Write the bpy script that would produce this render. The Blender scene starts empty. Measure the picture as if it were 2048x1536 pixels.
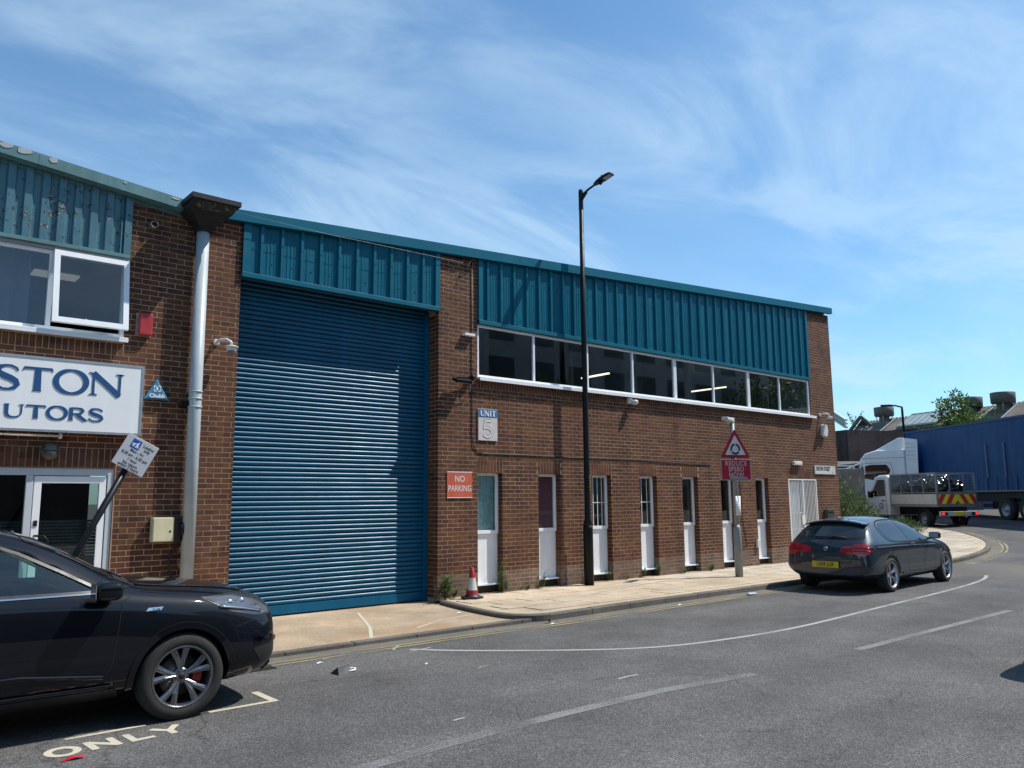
import bpy, bmesh, math, random
from mathutils import Vector, Matrix, Euler
from mathutils.bvhtree import BVHTree
from mathutils.geometry import tessellate_polygon
S = bpy.context.scene
COL = S.collection
random.seed(7)
rad = math.radians

# ------------------------------------------------------------------ camera
cam_d = bpy.data.cameras.new('camera'); cam = bpy.data.objects.new('camera', cam_d); COL.objects.link(cam)
YAW, PITCH, ROLL = 0.704756, 0.1441656, -0.0083722
fw = Vector((math.sin(YAW)*math.cos(PITCH), math.cos(YAW)*math.cos(PITCH), math.sin(PITCH)))
r0 = Vector((math.cos(YAW), -math.sin(YAW), 0)); u0 = r0.cross(fw)
rr = r0*math.cos(ROLL) + u0*math.sin(ROLL); uu = -r0*math.sin(ROLL) + u0*math.cos(ROLL)
M = Matrix((rr, uu, -fw)).transposed().to_4x4(); M.translation = Vector((-9.0602, -11.648, 1.68))
cam.matrix_world = M
cam_d.sensor_fit = 'HORIZONTAL'; cam_d.sensor_width = 36.0; cam_d.lens = 1594.9/2048*36.0
cam_d.clip_start = 0.1; cam_d.clip_end = 3000
S.camera = cam

# ------------------------------------------------------------------ light
SUN = Vector((1.9, -1.0, 3.1)).normalized()          # towards the sun
world = bpy.data.worlds.new('World'); S.world = world; world.use_nodes = True
nt = world.node_tree; nt.nodes.clear()
def N(t, **k):
    n = nt.nodes.new(t)
    for a, v in k.items(): setattr(n, a, v)
    return n
out = N('ShaderNodeOutputWorld'); bg = N('ShaderNodeBackground')
sky = N('ShaderNodeTexSky', sky_type='NISHITA', sun_disc=False)
sky.sun_elevation = math.asin(SUN.z); sky.sun_rotation = math.atan2(SUN.x, SUN.y)
sky.air_density = 1.0; sky.dust_density = 0.35; sky.ozone_density = 2.2; sky.altitude = 20
tc = N('ShaderNodeTexCoord'); sep = N('ShaderNodeSeparateXYZ')
nt.links.new(tc.outputs['Generated'], sep.inputs[0])
LX, LY = 1.2, 4.4
RZ = 90
# direction on a flat cloud layer: (x, y)/(z + .12)
ad = N('ShaderNodeMath', operation='ADD'); ad.inputs[1].default_value = 0.13; nt.links.new(sep.outputs[2], ad.inputs[0])
mx = N('ShaderNodeMath', operation='MAXIMUM'); mx.inputs[1].default_value = 0.06; nt.links.new(ad.outputs[0], mx.inputs[0])
dx = N('ShaderNodeMath', operation='DIVIDE'); dy = N('ShaderNodeMath', operation='DIVIDE')
nt.links.new(sep.outputs[0], dx.inputs[0]); nt.links.new(mx.outputs[0], dx.inputs[1])
nt.links.new(sep.outputs[1], dy.inputs[0]); nt.links.new(mx.outputs[0], dy.inputs[1])
cmb = N('ShaderNodeCombineXYZ'); nt.links.new(dx.outputs[0], cmb.inputs[0]); nt.links.new(dy.outputs[0], cmb.inputs[1])
mp = N('ShaderNodeMapping'); mp.inputs['Rotation'].default_value = (0, 0, rad(RZ)); mp.inputs['Scale'].default_value = (0.85, 1.7, 1)
mp.inputs['Location'].default_value = (LX, LY, 0)
nt.links.new(cmb.outputs[0], mp.inputs[0])
def noise(scale, det, rough, dist, src):
    n = N('ShaderNodeTexNoise'); n.inputs['Scale'].default_value = scale; n.inputs['Detail'].default_value = det
    n.inputs['Roughness'].default_value = rough; n.inputs['Distortion'].default_value = dist
    nt.links.new(src, n.inputs['Vector']); return n.outputs['Fac']
n1 = noise(1.15, 10, 0.60, 0.7, mp.outputs[0]); n2 = noise(0.45, 4, 0.5, 0.3, mp.outputs[0]); n3 = noise(6.5, 6, 0.62, 1.0, mp.outputs[0])
def ramp(a, b, src):
    r = N('ShaderNodeMapRange', interpolation_type='SMOOTHSTEP'); r.inputs['From Min'].default_value = a; r.inputs['From Max'].default_value = b
    nt.links.new(src, r.inputs['Value']); return r.outputs['Result']
def mul(a, b):
    m = N('ShaderNodeMath', operation='MULTIPLY'); nt.links.new(a, m.inputs[0])
    if isinstance(b, float): m.inputs[1].default_value = b
    else: nt.links.new(b, m.inputs[1])
    return m.outputs[0]
def addn(a, b):
    m = N('ShaderNodeMath', operation='ADD', use_clamp=True); nt.links.new(a, m.inputs[0]); nt.links.new(b, m.inputs[1]); return m.outputs[0]
wisps = mul(mul(ramp(0.40, 0.66, n1), ramp(0.29, 0.53, n2)), addn(mul(ramp(0.3, 0.7, n3), 0.45), ramp(-2, 0.9, n3)))
veil = mul(ramp(0.30, 0.68, n2), 0.42)
cl = mul(addn(mul(wisps, 0.72), veil), 0.58)
mixc = N('ShaderNodeMixRGB'); mixc.inputs['Color2'].default_value = (4.9, 6.6, 8.0, 1)
tint = N('ShaderNodeMixRGB', blend_type='MULTIPLY'); tint.inputs['Fac'].default_value = 1.0; tint.inputs['Color2'].default_value = (0.76, 1.11, 1.26, 1)
nt.links.new(sky.outputs[0], tint.inputs['Color1']); nt.links.new(tint.outputs[0], mixc.inputs['Color1']); nt.links.new(cl, mixc.inputs['Fac'])
nt.links.new(mixc.outputs[0], bg.inputs[0]); nt.links.new(bg.outputs[0], out.inputs[0])
bg.inputs[1].default_value = 0.120
sd = bpy.data.lights.new('sun', 'SUN'); sd.energy = 5.0; sd.angle = rad(0.53); sd.color = (1.0, 0.945, 0.87)
so = bpy.data.objects.new('sun', sd); COL.objects.link(so); so.rotation_euler = SUN.to_track_quat('Z', 'Y').to_euler()
so.location = (0, 0, 40)
S.view_settings.view_transform = 'Standard'; S.view_settings.look = 'None'
S.view_settings.exposure = 0.15; S.view_settings.gamma = 1.0
try: S.view_settings.use_curve_mapping = False
except Exception: pass
S.render.engine = 'CYCLES'
S.cycles.max_bounces = 8; S.cycles.transparent_max_bounces = 16
S.cycles.use_denoising = True

# ------------------------------------------------------------------ helpers
def tag(o, label=None, cat=None, group=None, kind=None):
    if label: o['label'] = label
    if cat: o['category'] = cat
    if group: o['group'] = group
    if kind: o['kind'] = kind
    return o
def empty(name, loc=(0, 0, 0), rz=0, parent=None):
    o = bpy.data.objects.new(name, None); COL.objects.link(o); o.location = loc; o.rotation_euler = (0, 0, rz)
    o.empty_display_size = 0.2
    if parent: o.parent = parent
    return o
class MB:
    def __init__(s): s.v = []; s.f = []; s.m = []; s.sm = []; s.mi = 0; s.smooth = False
    def add(s, vs, fs):
        b = len(s.v); s.v += [tuple(v) for v in vs]
        for f in fs: s.f.append([b+i for i in f]); s.m.append(s.mi); s.sm.append(s.smooth)
        return s
    def box(s, x0, x1, y0, y1, z0, z1, mat=None):
        vs = [(x0,y0,z0),(x1,y0,z0),(x1,y1,z0),(x0,y1,z0),(x0,y0,z1),(x1,y0,z1),(x1,y1,z1),(x0,y1,z1)]
        if mat is not None: vs = [mat @ Vector(v) for v in vs]
        return s.add(vs, [(0,3,2,1),(4,5,6,7),(0,1,5,4),(1,2,6,5),(2,3,7,6),(3,0,4,7)])
    def obox(s, c, sx, sy, sz, rot=(0,0,0)):
        m = Matrix.Translation(c) @ Euler(rot).to_matrix().to_4x4()
        return s.box(-sx/2, sx/2, -sy/2, sy/2, -sz/2, sz/2, m)
    def bar(s, a, b, w, h=None, up=(0,0,1)):
        a = Vector(a); b = Vector(b); h = h or w; d = (b-a); L = d.length
        if L < 1e-6: return s
        d.normalize(); up = Vector(up)
        if abs(d.dot(up)) > .98: up = Vector((0,1,0))
        x = d.cross(up).normalized(); z = x.cross(d)
        m = Matrix((x, d, z)).transposed().to_4x4(); m.translation = a
        return s.box(-w/2, w/2, 0, L, -h/2, h/2, m)
    def ring(s, c, ax, r, n, ph=0):
        ax = Vector(ax).normalized(); t = Vector((0,0,1)) if abs(ax.z) < .9 else Vector((1,0,0))
        a = ax.cross(t).normalized(); b = ax.cross(a)
        return [Vector(c)+a*(r*math.cos(2*math.pi*i/n+ph))+b*(r*math.sin(2*math.pi*i/n+ph)) for i in range(n)]
    def tube(s, pts, r, n=12, caps=True):
        pts = [Vector(p) for p in pts]; rs = r if isinstance(r, (list, tuple)) else [r]*len(pts)
        rings = []; ref = None
        for i, p in enumerate(pts):
            d = (pts[min(i+1, len(pts)-1)]-pts[max(i-1, 0)]).normalized()
            if ref is None:
                ref = Vector((0,0,1)) if abs(d.z) < .9 else Vector((1,0,0))
            a = d.cross(ref).normalized(); b = a.cross(d).normalized(); ref = b
            rings.append([p+a*(rs[i]*math.cos(2*math.pi*k/n))+b*(rs[i]*math.sin(2*math.pi*k/n)) for k in range(n)])
        vs = [v for rg in rings for v in rg]; fs = []
        for i in range(len(pts)-1):
            for k in range(n): fs.append((i*n+k, i*n+(k+1)%n, (i+1)*n+(k+1)%n, (i+1)*n+k))
        sm = s.smooth; s.smooth = True; b0 = len(s.v); s.add(vs, fs); s.smooth = False
        if caps:
            s.f.append([b0+k for k in range(n)][::-1]); s.m.append(s.mi); s.sm.append(False)
            s.f.append([b0+(len(pts)-1)*n+k for k in range(n)]); s.m.append(s.mi); s.sm.append(False)
        s.smooth = sm; return s
    def lathe(s, prof, n=32, axis='z', c=(0,0,0), closed=False):
        vs = []; fs = []; P = len(prof)
        for k in range(n):
            t = 2*math.pi*k/n
            for (r, h) in prof:
                if axis == 'z': v = (r*math.cos(t), r*math.sin(t), h)
                elif axis == 'y': v = (r*math.cos(t), h, r*math.sin(t))
                else: v = (h, r*math.cos(t), r*math.sin(t))
                vs.append((v[0]+c[0], v[1]+c[1], v[2]+c[2]))
        for k in range(n):
            for i in range(P if closed else P-1):
                j = (i+1) % P; k2 = (k+1) % n; fs.append((k*P+i, k2*P+i, k2*P+j, k*P+j))
        return s.add(vs, fs)
    def prism(s, poly, y0, y1, frame='xz'):
        n = len(poly)
        def P(a, b, h): return (a, h, b) if frame == 'xz' else ((h, a, b) if frame == 'yz' else (a, b, h))
        vs = [P(a, b, y0) for a, b in poly]+[P(a, b, y1) for a, b in poly]
        fs = [tuple(range(n)), tuple(range(2*n-1, n-1, -1))]+[(i, (i+1) % n, n+(i+1) % n, n+i)[::-1] for i in range(n)]
        return s.add(vs, fs)
    def plate(s, poly, y, frame='xz', flip=False):
        tri = tessellate_polygon([[Vector((a, b, 0)) for a, b in poly]])
        def P(a, b): return (a, y, b) if frame == 'xz' else ((y, a, b) if frame == 'yz' else (a, b, y))
        return s.add([P(a, b) for a, b in poly], [t[::-1] if flip else t for t in tri])
    def mesh(s, name, mats):
        me = bpy.data.meshes.new(name); me.from_pydata(s.v, [], s.f)
        if not isinstance(mats, (list, tuple)): mats = [mats]
        for m in mats: me.materials.append(m)
        me.polygons.foreach_set('material_index', s.m); me.polygons.foreach_set('use_smooth', s.sm)
        me.update(); return me
    def build(s, name, mats, parent=None, loc=None, fix=True, bevel=0, seg=2):
        me = s.mesh(name, mats)
        if fix:
            bm = bmesh.new(); bm.from_mesh(me); bmesh.ops.recalc_face_normals(bm, faces=bm.faces); bm.to_mesh(me); bm.free()
        o = bpy.data.objects.new(name, me); COL.objects.link(o)
        if parent: o.parent = parent
        if loc: o.location = loc
        if bevel:
            b = o.modifiers.new('b', 'BEVEL'); b.width = bevel; b.segments = seg; b.limit_method = 'ANGLE'; b.angle_limit = rad(40)
        return o
def inst(name, me, parent=None, loc=(0,0,0), rot=(0,0,0)):
    o = bpy.data.objects.new(name, me); COL.objects.link(o); o.location = loc; o.rotation_euler = rot
    if parent: o.parent = parent
    return o
def copy_tree(o, parent=None):
    c = o.copy(); COL.objects.link(c); c.parent = parent
    for ch in list(o.children): copy_tree(ch, c)
    return c
def text_mesh(txt, size, align='CENTER', extrude=0.0, xs=1.0, spacing=1.0, bold=0.0, shear=0.0, line=1.0):
    cu = bpy.data.curves.new('txt', 'FONT'); cu.body = txt; cu.size = size; cu.align_x = align; cu.align_y = 'CENTER'
    cu.extrude = extrude; cu.resolution_u = 3; cu.space_character = spacing; cu.offset = bold; cu.shear = shear; cu.space_line = line
    o = bpy.data.objects.new('txt', cu); COL.objects.link(o)
    dg = bpy.context.evaluated_depsgraph_get(); me = bpy.data.meshes.new_from_object(o.evaluated_get(dg))
    bpy.data.objects.remove(o); bpy.data.curves.remove(cu)
    if xs != 1.0:
        for v in me.vertices: v.co.x *= xs
    return me
def text(name, txt, size, m, parent, loc, rot=(rad(90),0,0), **k):
    me = text_mesh(txt, size, **k); me.name = name; me.materials.clear(); me.materials.append(m)
    o = inst(name, me, parent, loc, rot); return o

# ------------------------------------------------------------------ materials
def mat(name, col, rough=.6, metal=0., var=.12, scale=6., bump=0., bscale=None, spec=.5, coat=0., var2=0., scale2=60., emit=None, alpha=None, streak=0.):
    m = bpy.data.materials.new(name); m.use_nodes = True; t = m.node_tree; L = t.links
    b = t.nodes['Principled BSDF']; b.inputs['Roughness'].default_value = rough; b.inputs['Metallic'].default_value = metal
    b.inputs['Specular IOR Level'].default_value = spec
    if coat: b.inputs['Coat Weight'].default_value = coat; b.inputs['Coat Roughness'].default_value = .03
    tcn = t.nodes.new('ShaderNodeTexCoord'); geo = t.nodes.new('ShaderNodeNewGeometry')
    src = geo.outputs['Position']
    def nz(sc, det=5, rgh=.6, s=src):
        n = t.nodes.new('ShaderNodeTexNoise'); n.inputs['Scale'].default_value = sc; n.inputs['Detail'].default_value = det
        n.inputs['Roughness'].default_value = rgh; L.new(s, n.inputs['Vector']); return n.outputs['Fac']
    def mr(s, a, c, lo, hi):
        n = t.nodes.new('ShaderNodeMapRange'); n.inputs['From Min'].default_value = a; n.inputs['From Max'].default_value = c
        n.inputs['To Min'].default_value = lo; n.inputs['To Max'].default_value = hi; L.new(s, n.inputs['Value']); return n.outputs['Result']
    fac = mr(nz(scale), .3, .7, 1-var, 1+var)
    if var2:
        f2 = mr(nz(scale2, 3, .7), .25, .75, 1-var2, 1+var2)
        mm = t.nodes.new('ShaderNodeMath'); mm.operation = 'MULTIPLY'; L.new(fac, mm.inputs[0]); L.new(f2, mm.inputs[1]); fac = mm.outputs[0]
    if streak:
        mpn = t.nodes.new('ShaderNodeMapping'); mpn.inputs['Scale'].default_value = (9, 9, .7); L.new(src, mpn.inputs[0])
        f3 = mr(nz(1.0, 4, .6, mpn.outputs[0]), .35, .7, 1+streak*.3, 1-streak)
        mm = t.nodes.new('ShaderNodeMath'); mm.operation = 'MULTIPLY'; L.new(fac, mm.inputs[0]); L.new(f3, mm.inputs[1]); fac = mm.outputs[0]
    mix = t.nodes.new('ShaderNodeMixRGB'); mix.blend_type = 'MULTIPLY'; mix.inputs[0].default_value = 1
    mix.inputs[1].default_value = (*col, 1); L.new(fac, mix.inputs[2]); L.new(mix.outputs[0], b.inputs['Base Color'])
    rv = mr(nz(scale*1.7), .3, .7, max(0, rough-.07), min(1, rough+.07)) if rough > .15 else None
    if rv: L.new(rv, b.inputs['Roughness'])
    if bump:
        bn = t.nodes.new('ShaderNodeBump'); bn.inputs['Strength'].default_value = min(1, bump); bn.inputs['Distance'].default_value = .004
        L.new(nz(bscale or scale*8, 4, .7), bn.inputs['Height']); L.new(bn.outputs[0], b.inputs['Normal'])
    if emit: b.inputs['Emission Color'].default_value = (*col, 1); b.inputs['Emission Strength'].default_value = emit
    m['mix'] = 1
    return m
def glass(name, tint, refl=1.0, rough=0.0, dark=None):
    """thin pane: what is behind shows through the tint, plus a Fresnel reflection"""
    m = bpy.data.materials.new(name); m.use_nodes = True; t = m.node_tree; t.nodes.clear(); L = t.links
    o = t.nodes.new('ShaderNodeOutputMaterial'); tr = t.nodes.new('ShaderNodeBsdfTransparent'); tr.inputs[0].default_value = (*tint, 1)
    g = t.nodes.new('ShaderNodeBsdfGlossy'); g.inputs['Roughness'].default_value = rough; g.inputs[0].default_value = (refl, refl, refl, 1)
    f = t.nodes.new('ShaderNodeFresnel'); f.inputs[0].default_value = 1.52
    mu = t.nodes.new('ShaderNodeMath'); mu.operation = 'MULTIPLY'; mu.inputs[1].default_value = 2.1; mu.use_clamp = True
    gg = t.nodes.new('ShaderNodeNewGeometry'); iv = t.nodes.new('ShaderNodeMath'); iv.operation = 'SUBTRACT'; iv.inputs[0].default_value = 1; L.new(gg.outputs['Backfacing'], iv.inputs[1])
    m0 = t.nodes.new('ShaderNodeMath'); m0.operation = 'MULTIPLY'; L.new(f.outputs[0], m0.inputs[0]); L.new(iv.outputs[0], m0.inputs[1]); L.new(m0.outputs[0], mu.inputs[0])
    mx = t.nodes.new('ShaderNodeMixShader'); L.new(mu.outputs[0], mx.inputs[0]); L.new(tr.outputs[0], mx.inputs[1]); L.new(g.outputs[0], mx.inputs[2])
    L.new(mx.outputs[0], o.inputs[0]); return m
# ------------------------------------------------------------------ brick material: every brick its own fired colour
def brick_mat(name, cols, mortar=False, mottling=.22):
    m = bpy.data.materials.new(name); m.use_nodes = True; t = m.node_tree; L = t.links; b = t.nodes['Principled BSDF']
    geo = t.nodes.new('ShaderNodeNewGeometry'); sp = t.nodes.new('ShaderNodeSeparateXYZ'); L.new(geo.outputs['Position'], sp.inputs[0])
    def mt(op, a, bb=None, c=None):
        n = t.nodes.new('ShaderNodeMath'); n.operation = op
        for i, v in enumerate((a, bb, c)):
            if v is None: continue
            if isinstance(v, (int, float)): n.inputs[i].default_value = v
            else: L.new(v, n.inputs[i])
        return n.outputs[0]
    row = mt('FLOOR', mt('DIVIDE', mt('SUBTRACT', sp.outputs[2], .0), .075))
    par = mt('MULTIPLY', mt('MODULO', mt('ADD', row, 1000), 2), .1125)
    u = mt('ADD', mt('ADD', sp.outputs[0], sp.outputs[1]), 100.0)
    col = mt('FLOOR', mt('DIVIDE', mt('SUBTRACT', u, mt('ADD', par, -.004)), .225))
    cb = t.nodes.new('ShaderNodeCombineXYZ'); L.new(row, cb.inputs[0]); L.new(col, cb.inputs[1])
    wn = t.nodes.new('ShaderNodeTexWhiteNoise'); L.new(cb.outputs[0], wn.inputs['Vector'])
    cr = t.nodes.new('ShaderNodeValToRGB'); cr.color_ramp.interpolation = 'LINEAR'
    e = cr.color_ramp.elements; e[0].position = 0; e[0].color = (*cols[0], 1); e[1].position = 1; e[1].color = (*cols[-1], 1)
    for i in range(1, len(cols)-1):
        x = e.new(i/(len(cols)-1)); x.color = (*cols[i], 1)
    L.new(wn.outputs['Value'], cr.inputs[0])
    nz = t.nodes.new('ShaderNodeTexNoise'); nz.inputs['Scale'].default_value = 70; nz.inputs['Detail'].default_value = 5; nz.inputs['Roughness'].default_value = .7
    L.new(geo.outputs['Position'], nz.inputs['Vector'])
    n2 = t.nodes.new('ShaderNodeTexNoise'); n2.inputs['Scale'].default_value = .8; n2.inputs['Detail'].default_value = 6; n2.inputs['Roughness'].default_value = .65
    L.new(geo.outputs['Position'], n2.inputs['Vector'])
    def mr(s, a, c, lo, hi):
        n = t.nodes.new('ShaderNodeMapRange'); n.inputs['From Min'].default_value = a; n.inputs['From Max'].default_value = c
        n.inputs['To Min'].default_value = lo; n.inputs['To Max'].default_value = hi; L.new(s, n.inputs['Value']); return n.outputs['Result']
    f = mt('MULTIPLY', mr(nz.outputs['Fac'], .3, .7, 1-mottling, 1+mottling), mr(n2.outputs['Fac'], .3, .7, .78, 1.18))
    mx = t.nodes.new('ShaderNodeMixRGB'); mx.blend_type = 'MULTIPLY'; mx.inputs[0].default_value = 1; L.new(cr.outputs[0], mx.inputs[1]); L.new(f, mx.inputs[2])
    # pale salts bloomed out of the lower courses, and dark rain runs
    n3 = t.nodes.new('ShaderNodeTexNoise'); n3.inputs['Scale'].default_value = 1.1; n3.inputs['Detail'].default_value = 7; n3.inputs['Roughness'].default_value = .7; L.new(geo.outputs['Position'], n3.inputs['Vector'])
    salt = mr(n3.outputs['Fac'], .56, .74, 0, .38); low = mr(sp.outputs[2], .3, 2.2, 1, .25); sf = mt('MULTIPLY', salt, low)
    mxs = t.nodes.new('ShaderNodeMixRGB'); L.new(sf, mxs.inputs[0]); L.new(mx.outputs[0], mxs.inputs[1]); mxs.inputs[2].default_value = (.34,.25,.19,1)
    mpn = t.nodes.new('ShaderNodeMapping'); mpn.inputs['Scale'].default_value = (3.2,3.2,.22); L.new(geo.outputs['Position'], mpn.inputs[0])
    n4 = t.nodes.new('ShaderNodeTexNoise'); n4.inputs['Scale'].default_value = 1; n4.inputs['Detail'].default_value = 6; L.new(mpn.outputs[0], n4.inputs['Vector'])
    mxr = t.nodes.new('ShaderNodeMixRGB'); mxr.blend_type = 'MULTIPLY'; mxr.inputs[0].default_value = 1; L.new(mxs.outputs[0], mxr.inputs[1]); L.new(mr(n4.outputs['Fac'], .52, .70, 1, .62), mxr.inputs[2]); mx = mxr
    L.new(mx.outputs[0], b.inputs['Base Color']); b.inputs['Roughness'].default_value = .82; b.inputs['Specular IOR Level'].default_value = .35
    bn = t.nodes.new('ShaderNodeBump'); bn.inputs['Strength'].default_value = .7; bn.inputs['Distance'].default_value = .003
    L.new(nz.outputs['Fac'], bn.inputs['Height']); L.new(bn.outputs[0], b.inputs['Normal'])
    return m
BR = brick_mat('brown_brick', [(.066,.023,.015),(.098,.034,.020),(.118,.043,.021),(.132,.054,.023),(.090,.031,.021),(.145,.062,.026),(.056,.026,.020)])
BRD = brick_mat('weathered_base_brick', [(.13,.085,.065),(.16,.105,.08),(.19,.125,.095),(.12,.075,.058),(.17,.12,.09)])
MORT = mat('mortar', (.38,.265,.165), .9, var=.45, scale=1.3, var2=.45, scale2=90, bump=.4)
TEAL = mat('teal_painted_steel', (.0,.112,.175), .42, var=.08, scale=3, spec=.22, streak=.14, bump=.35, bscale=5)
TEALD = mat('teal_painted_flashing', (.0,.116,.180), .45, var=.06, scale=2, spec=.22)
SHUT = mat('blue_shutter_paint', (.001,.096,.190), .33, var=.14, scale=1.5, spec=.32, streak=.12, bump=.25, bscale=4)
UPVC = mat('white_upvc', (.82,.84,.86), .35, var=.04, scale=5)
UPVCW = mat('white_panel_board', (.82,.84,.87), .5, var=.06, scale=3, streak=.06)
BLACK = mat('black_paint', (.008,.009,.011), .4, var=.2, scale=10, spec=.2)
BLKP = mat('black_plastic', (.014,.014,.015), .5, var=.2, scale=10)
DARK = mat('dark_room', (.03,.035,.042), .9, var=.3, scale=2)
RUBB = mat('tyre_rubber', (.022,.021,.020), .85, var=.25, scale=18, bump=.2)
GALV = mat('galvanised_grey', (.30,.33,.35), .45, metal=.3, var=.12, scale=8)
GREYP = mat('grey_pvc_pipe', (.40,.455,.48), .4, var=.08, scale=4, streak=.12)
WHITE = mat('white_paint', (.78,.78,.76), .5, var=.06, scale=6)
CREAM = mat('cream_steel', (.62,.58,.38), .5, var=.08, scale=6, streak=.1)
REDP = mat('red_paint', (.45,.022,.035), .45, var=.1, scale=7)
YEL = mat('yellow_tape', (.75,.50,.01), .5, var=.08, scale=9)
GLASS = glass('window_glass', (.78,.83,.85))
GLASSG = glass('car_glass_green', (.60,.82,.76))

# ------------------------------------------------------------------ ground
def rise(x):
    t = x-11.0
    if t <= 0: return 0.0
    r = .04*(t-1) if t > 2 else .01*t*t
    return min(r, .95) if x < 200 else .95
def gz(x): return rise(x)-.10
def sheet(name, poly, zoff, m, kind='structure', step=1.0, parent=None, base=-.10):
    """flat ground sheet cut to a polygon and following the rise of the road"""
    bm = bmesh.new(); vs = [bm.verts.new((x, y, 0)) for x, y in poly]; f = bm.faces.new(vs)
    if f.normal.z < 0: f.normal_flip()
    x0 = min(p[0] for p in poly); x1 = max(p[0] for p in poly)
    x = math.floor(x0/step)*step+step
    while x < x1:
        if 9 < x < 40 or abs(x % 25) < 1e-3:
            bmesh.ops.bisect_plane(bm, geom=bm.faces[:]+bm.edges[:]+bm.verts[:], plane_co=(x, 0, 0), plane_no=(1, 0, 0))
        x += step
    bmesh.ops.triangulate(bm, faces=[f for f in bm.faces if len(f.verts) > 4])
    for v in bm.verts: v.co.z = rise(v.co.x)+base+zoff
    bm.normal_update()
    for f in bm.faces:
        if f.normal.z < 0: f.normal_flip()
    me = bpy.data.meshes.new(name); bm.to_mesh(me); bm.free(); me.materials.append(m)
    o = bpy.data.objects.new(name, me); COL.objects.link(o)
    if kind: o['kind'] = kind
    if parent: o.parent = parent
    return o
def ground_mat(name, base, light, dark, agg=220, crack=0., rough=.9, patch=.18, warm=None, aggv=.5):
    m = bpy.data.materials.new(name); m.use_nodes = True; t = m.node_tree; L = t.links; b = t.nodes['Principled BSDF']
    geo = t.nodes.new('ShaderNodeNewGeometry'); P = geo.outputs['Position']
    def nz(sc, det=4, r=.6, s=P, dist=0):
        n = t.nodes.new('ShaderNodeTexNoise'); n.inputs['Scale'].default_value = sc; n.inputs['Detail'].default_value = det
        n.inputs['Roughness'].default_value = r; n.inputs['Distortion'].default_value = dist; L.new(s, n.inputs['Vector']); return n.outputs['Fac']
    def mr(s, a, c, lo, hi):
        n = t.nodes.new('ShaderNodeMapRange'); n.inputs['From Min'].default_value = a; n.inputs['From Max'].default_value = c
        n.inputs['To Min'].default_value = lo; n.inputs['To Max'].default_value = hi; L.new(s, n.inputs['Value']); return n.outputs['Result']
    def mul(a, c):
        n = t.nodes.new('ShaderNodeMath'); n.operation = 'MULTIPLY'; L.new(a, n.inputs[0]); L.new(c, n.inputs[1]); return n.outputs[0]
    vor = t.nodes.new('ShaderNodeTexVoronoi'); vor.inputs['Scale'].default_value = agg; L.new(P, vor.inputs['Vector'])
    sv = t.nodes.new('ShaderNodeSeparateColor'); L.new(vor.outputs['Color'], sv.inputs[0])
    g1 = nz(agg*.35, 5, .75)
    cr = t.nodes.new('ShaderNodeValToRGB'); e = cr.color_ramp.elements
    e[0].position = .0; e[0].color = (*dark, 1); e[1].position = 1; e[1].color = (*light, 1)
    k = e.new(.45); k.color = (*base, 1); k = e.new(.75); k.color = (*[a*.6+c*.4 for a, c in zip(base, light)], 1)
    am = t.nodes.new('ShaderNodeMath'); am.operation = 'MULTIPLY_ADD'; L.new(sv.outputs[0], am.inputs[0]); am.inputs[1].default_value = aggv
    L.new(mr(g1, .25, .75, .0, 1-aggv), am.inputs[2]); L.new(am.outputs[0], cr.inputs[0])
    mp = t.nodes.new('ShaderNodeMapping'); mp.inputs['Scale'].default_value = (.25, 1.3, 1); L.new(P, mp.inputs[0])
    f = mul(mr(nz(.7, 6, .62), .3, .7, 1-patch, 1+patch), mr(nz(.8, 5, .55, mp.outputs[0]), .3, .7, 1-patch*.6, 1+patch*.6))
    f = mul(f, mr(nz(7, 4, .6), .3, .7, .93, 1.07))
    if crack:
        mpd = t.nodes.new('ShaderNodeMixRGB'); mpd.inputs[0].default_value = .22; L.new(P, mpd.inputs[1])
        dn = t.nodes.new('ShaderNodeTexNoise'); dn.inputs['Scale'].default_value = 2.5; dn.inputs['Detail'].default_value = 6; L.new(P, dn.inputs['Vector']); L.new(dn.outputs['Color'], mpd.inputs[2])
        v2 = t.nodes.new('ShaderNodeTexVoronoi'); v2.feature = 'DISTANCE_TO_EDGE'; v2.inputs['Scale'].default_value = .62; L.new(mpd.outputs[0], v2.inputs['Vector'])
        thin = mr(v2.outputs['Distance'], 0.0, .006, 1, 0); gate = mr(nz(.5, 3), .47, .56, 0, crack)
        ck = mul(thin, gate); inv = t.nodes.new('ShaderNodeMath'); inv.operation = 'SUBTRACT'; inv.inputs[0].default_value = 1; L.new(ck, inv.inputs[1]); f = mul(f, inv.outputs[0])
    mx = t.nodes.new('ShaderNodeMixRGB'); mx.blend_type = 'MULTIPLY'; mx.inputs[0].default_value = 1; L.new(cr.outputs[0], mx.inputs[1]); L.new(f, mx.inputs[2])
    c = mx.outputs[0]
    if warm:
        m2 = t.nodes.new('ShaderNodeMixRGB'); L.new(c, m2.inputs[1]); m2.inputs[2].default_value = (*warm, 1)
        L.new(mr(nz(1.1, 6, .6, P, .4), .48, .66, 0, .55), m2.inputs[0]); c = m2.outputs[0]
    L.new(c, b.inputs['Base Color']); b.inputs['Roughness'].default_value = rough; b.inputs['Specular IOR Level'].default_value = .3
    bn = t.nodes.new('ShaderNodeBump'); bn.inputs['Strength'].default_value = .5; bn.inputs['Distance'].default_value = .004
    L.new(am.outputs[0], bn.inputs['Height']); L.new(bn.outputs[0], b.inputs['Normal'])
    return m
ASPH = ground_mat('asphalt', (.070,.068,.067), (.265,.26,.25), (.029,.029,.029), agg=120, crack=.45, patch=.26, aggv=.6)
ASPG = ground_mat('gutter_asphalt', (.135,.12,.10), (.25,.23,.2), (.07,.065,.06), agg=120, patch=.25)
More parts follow.
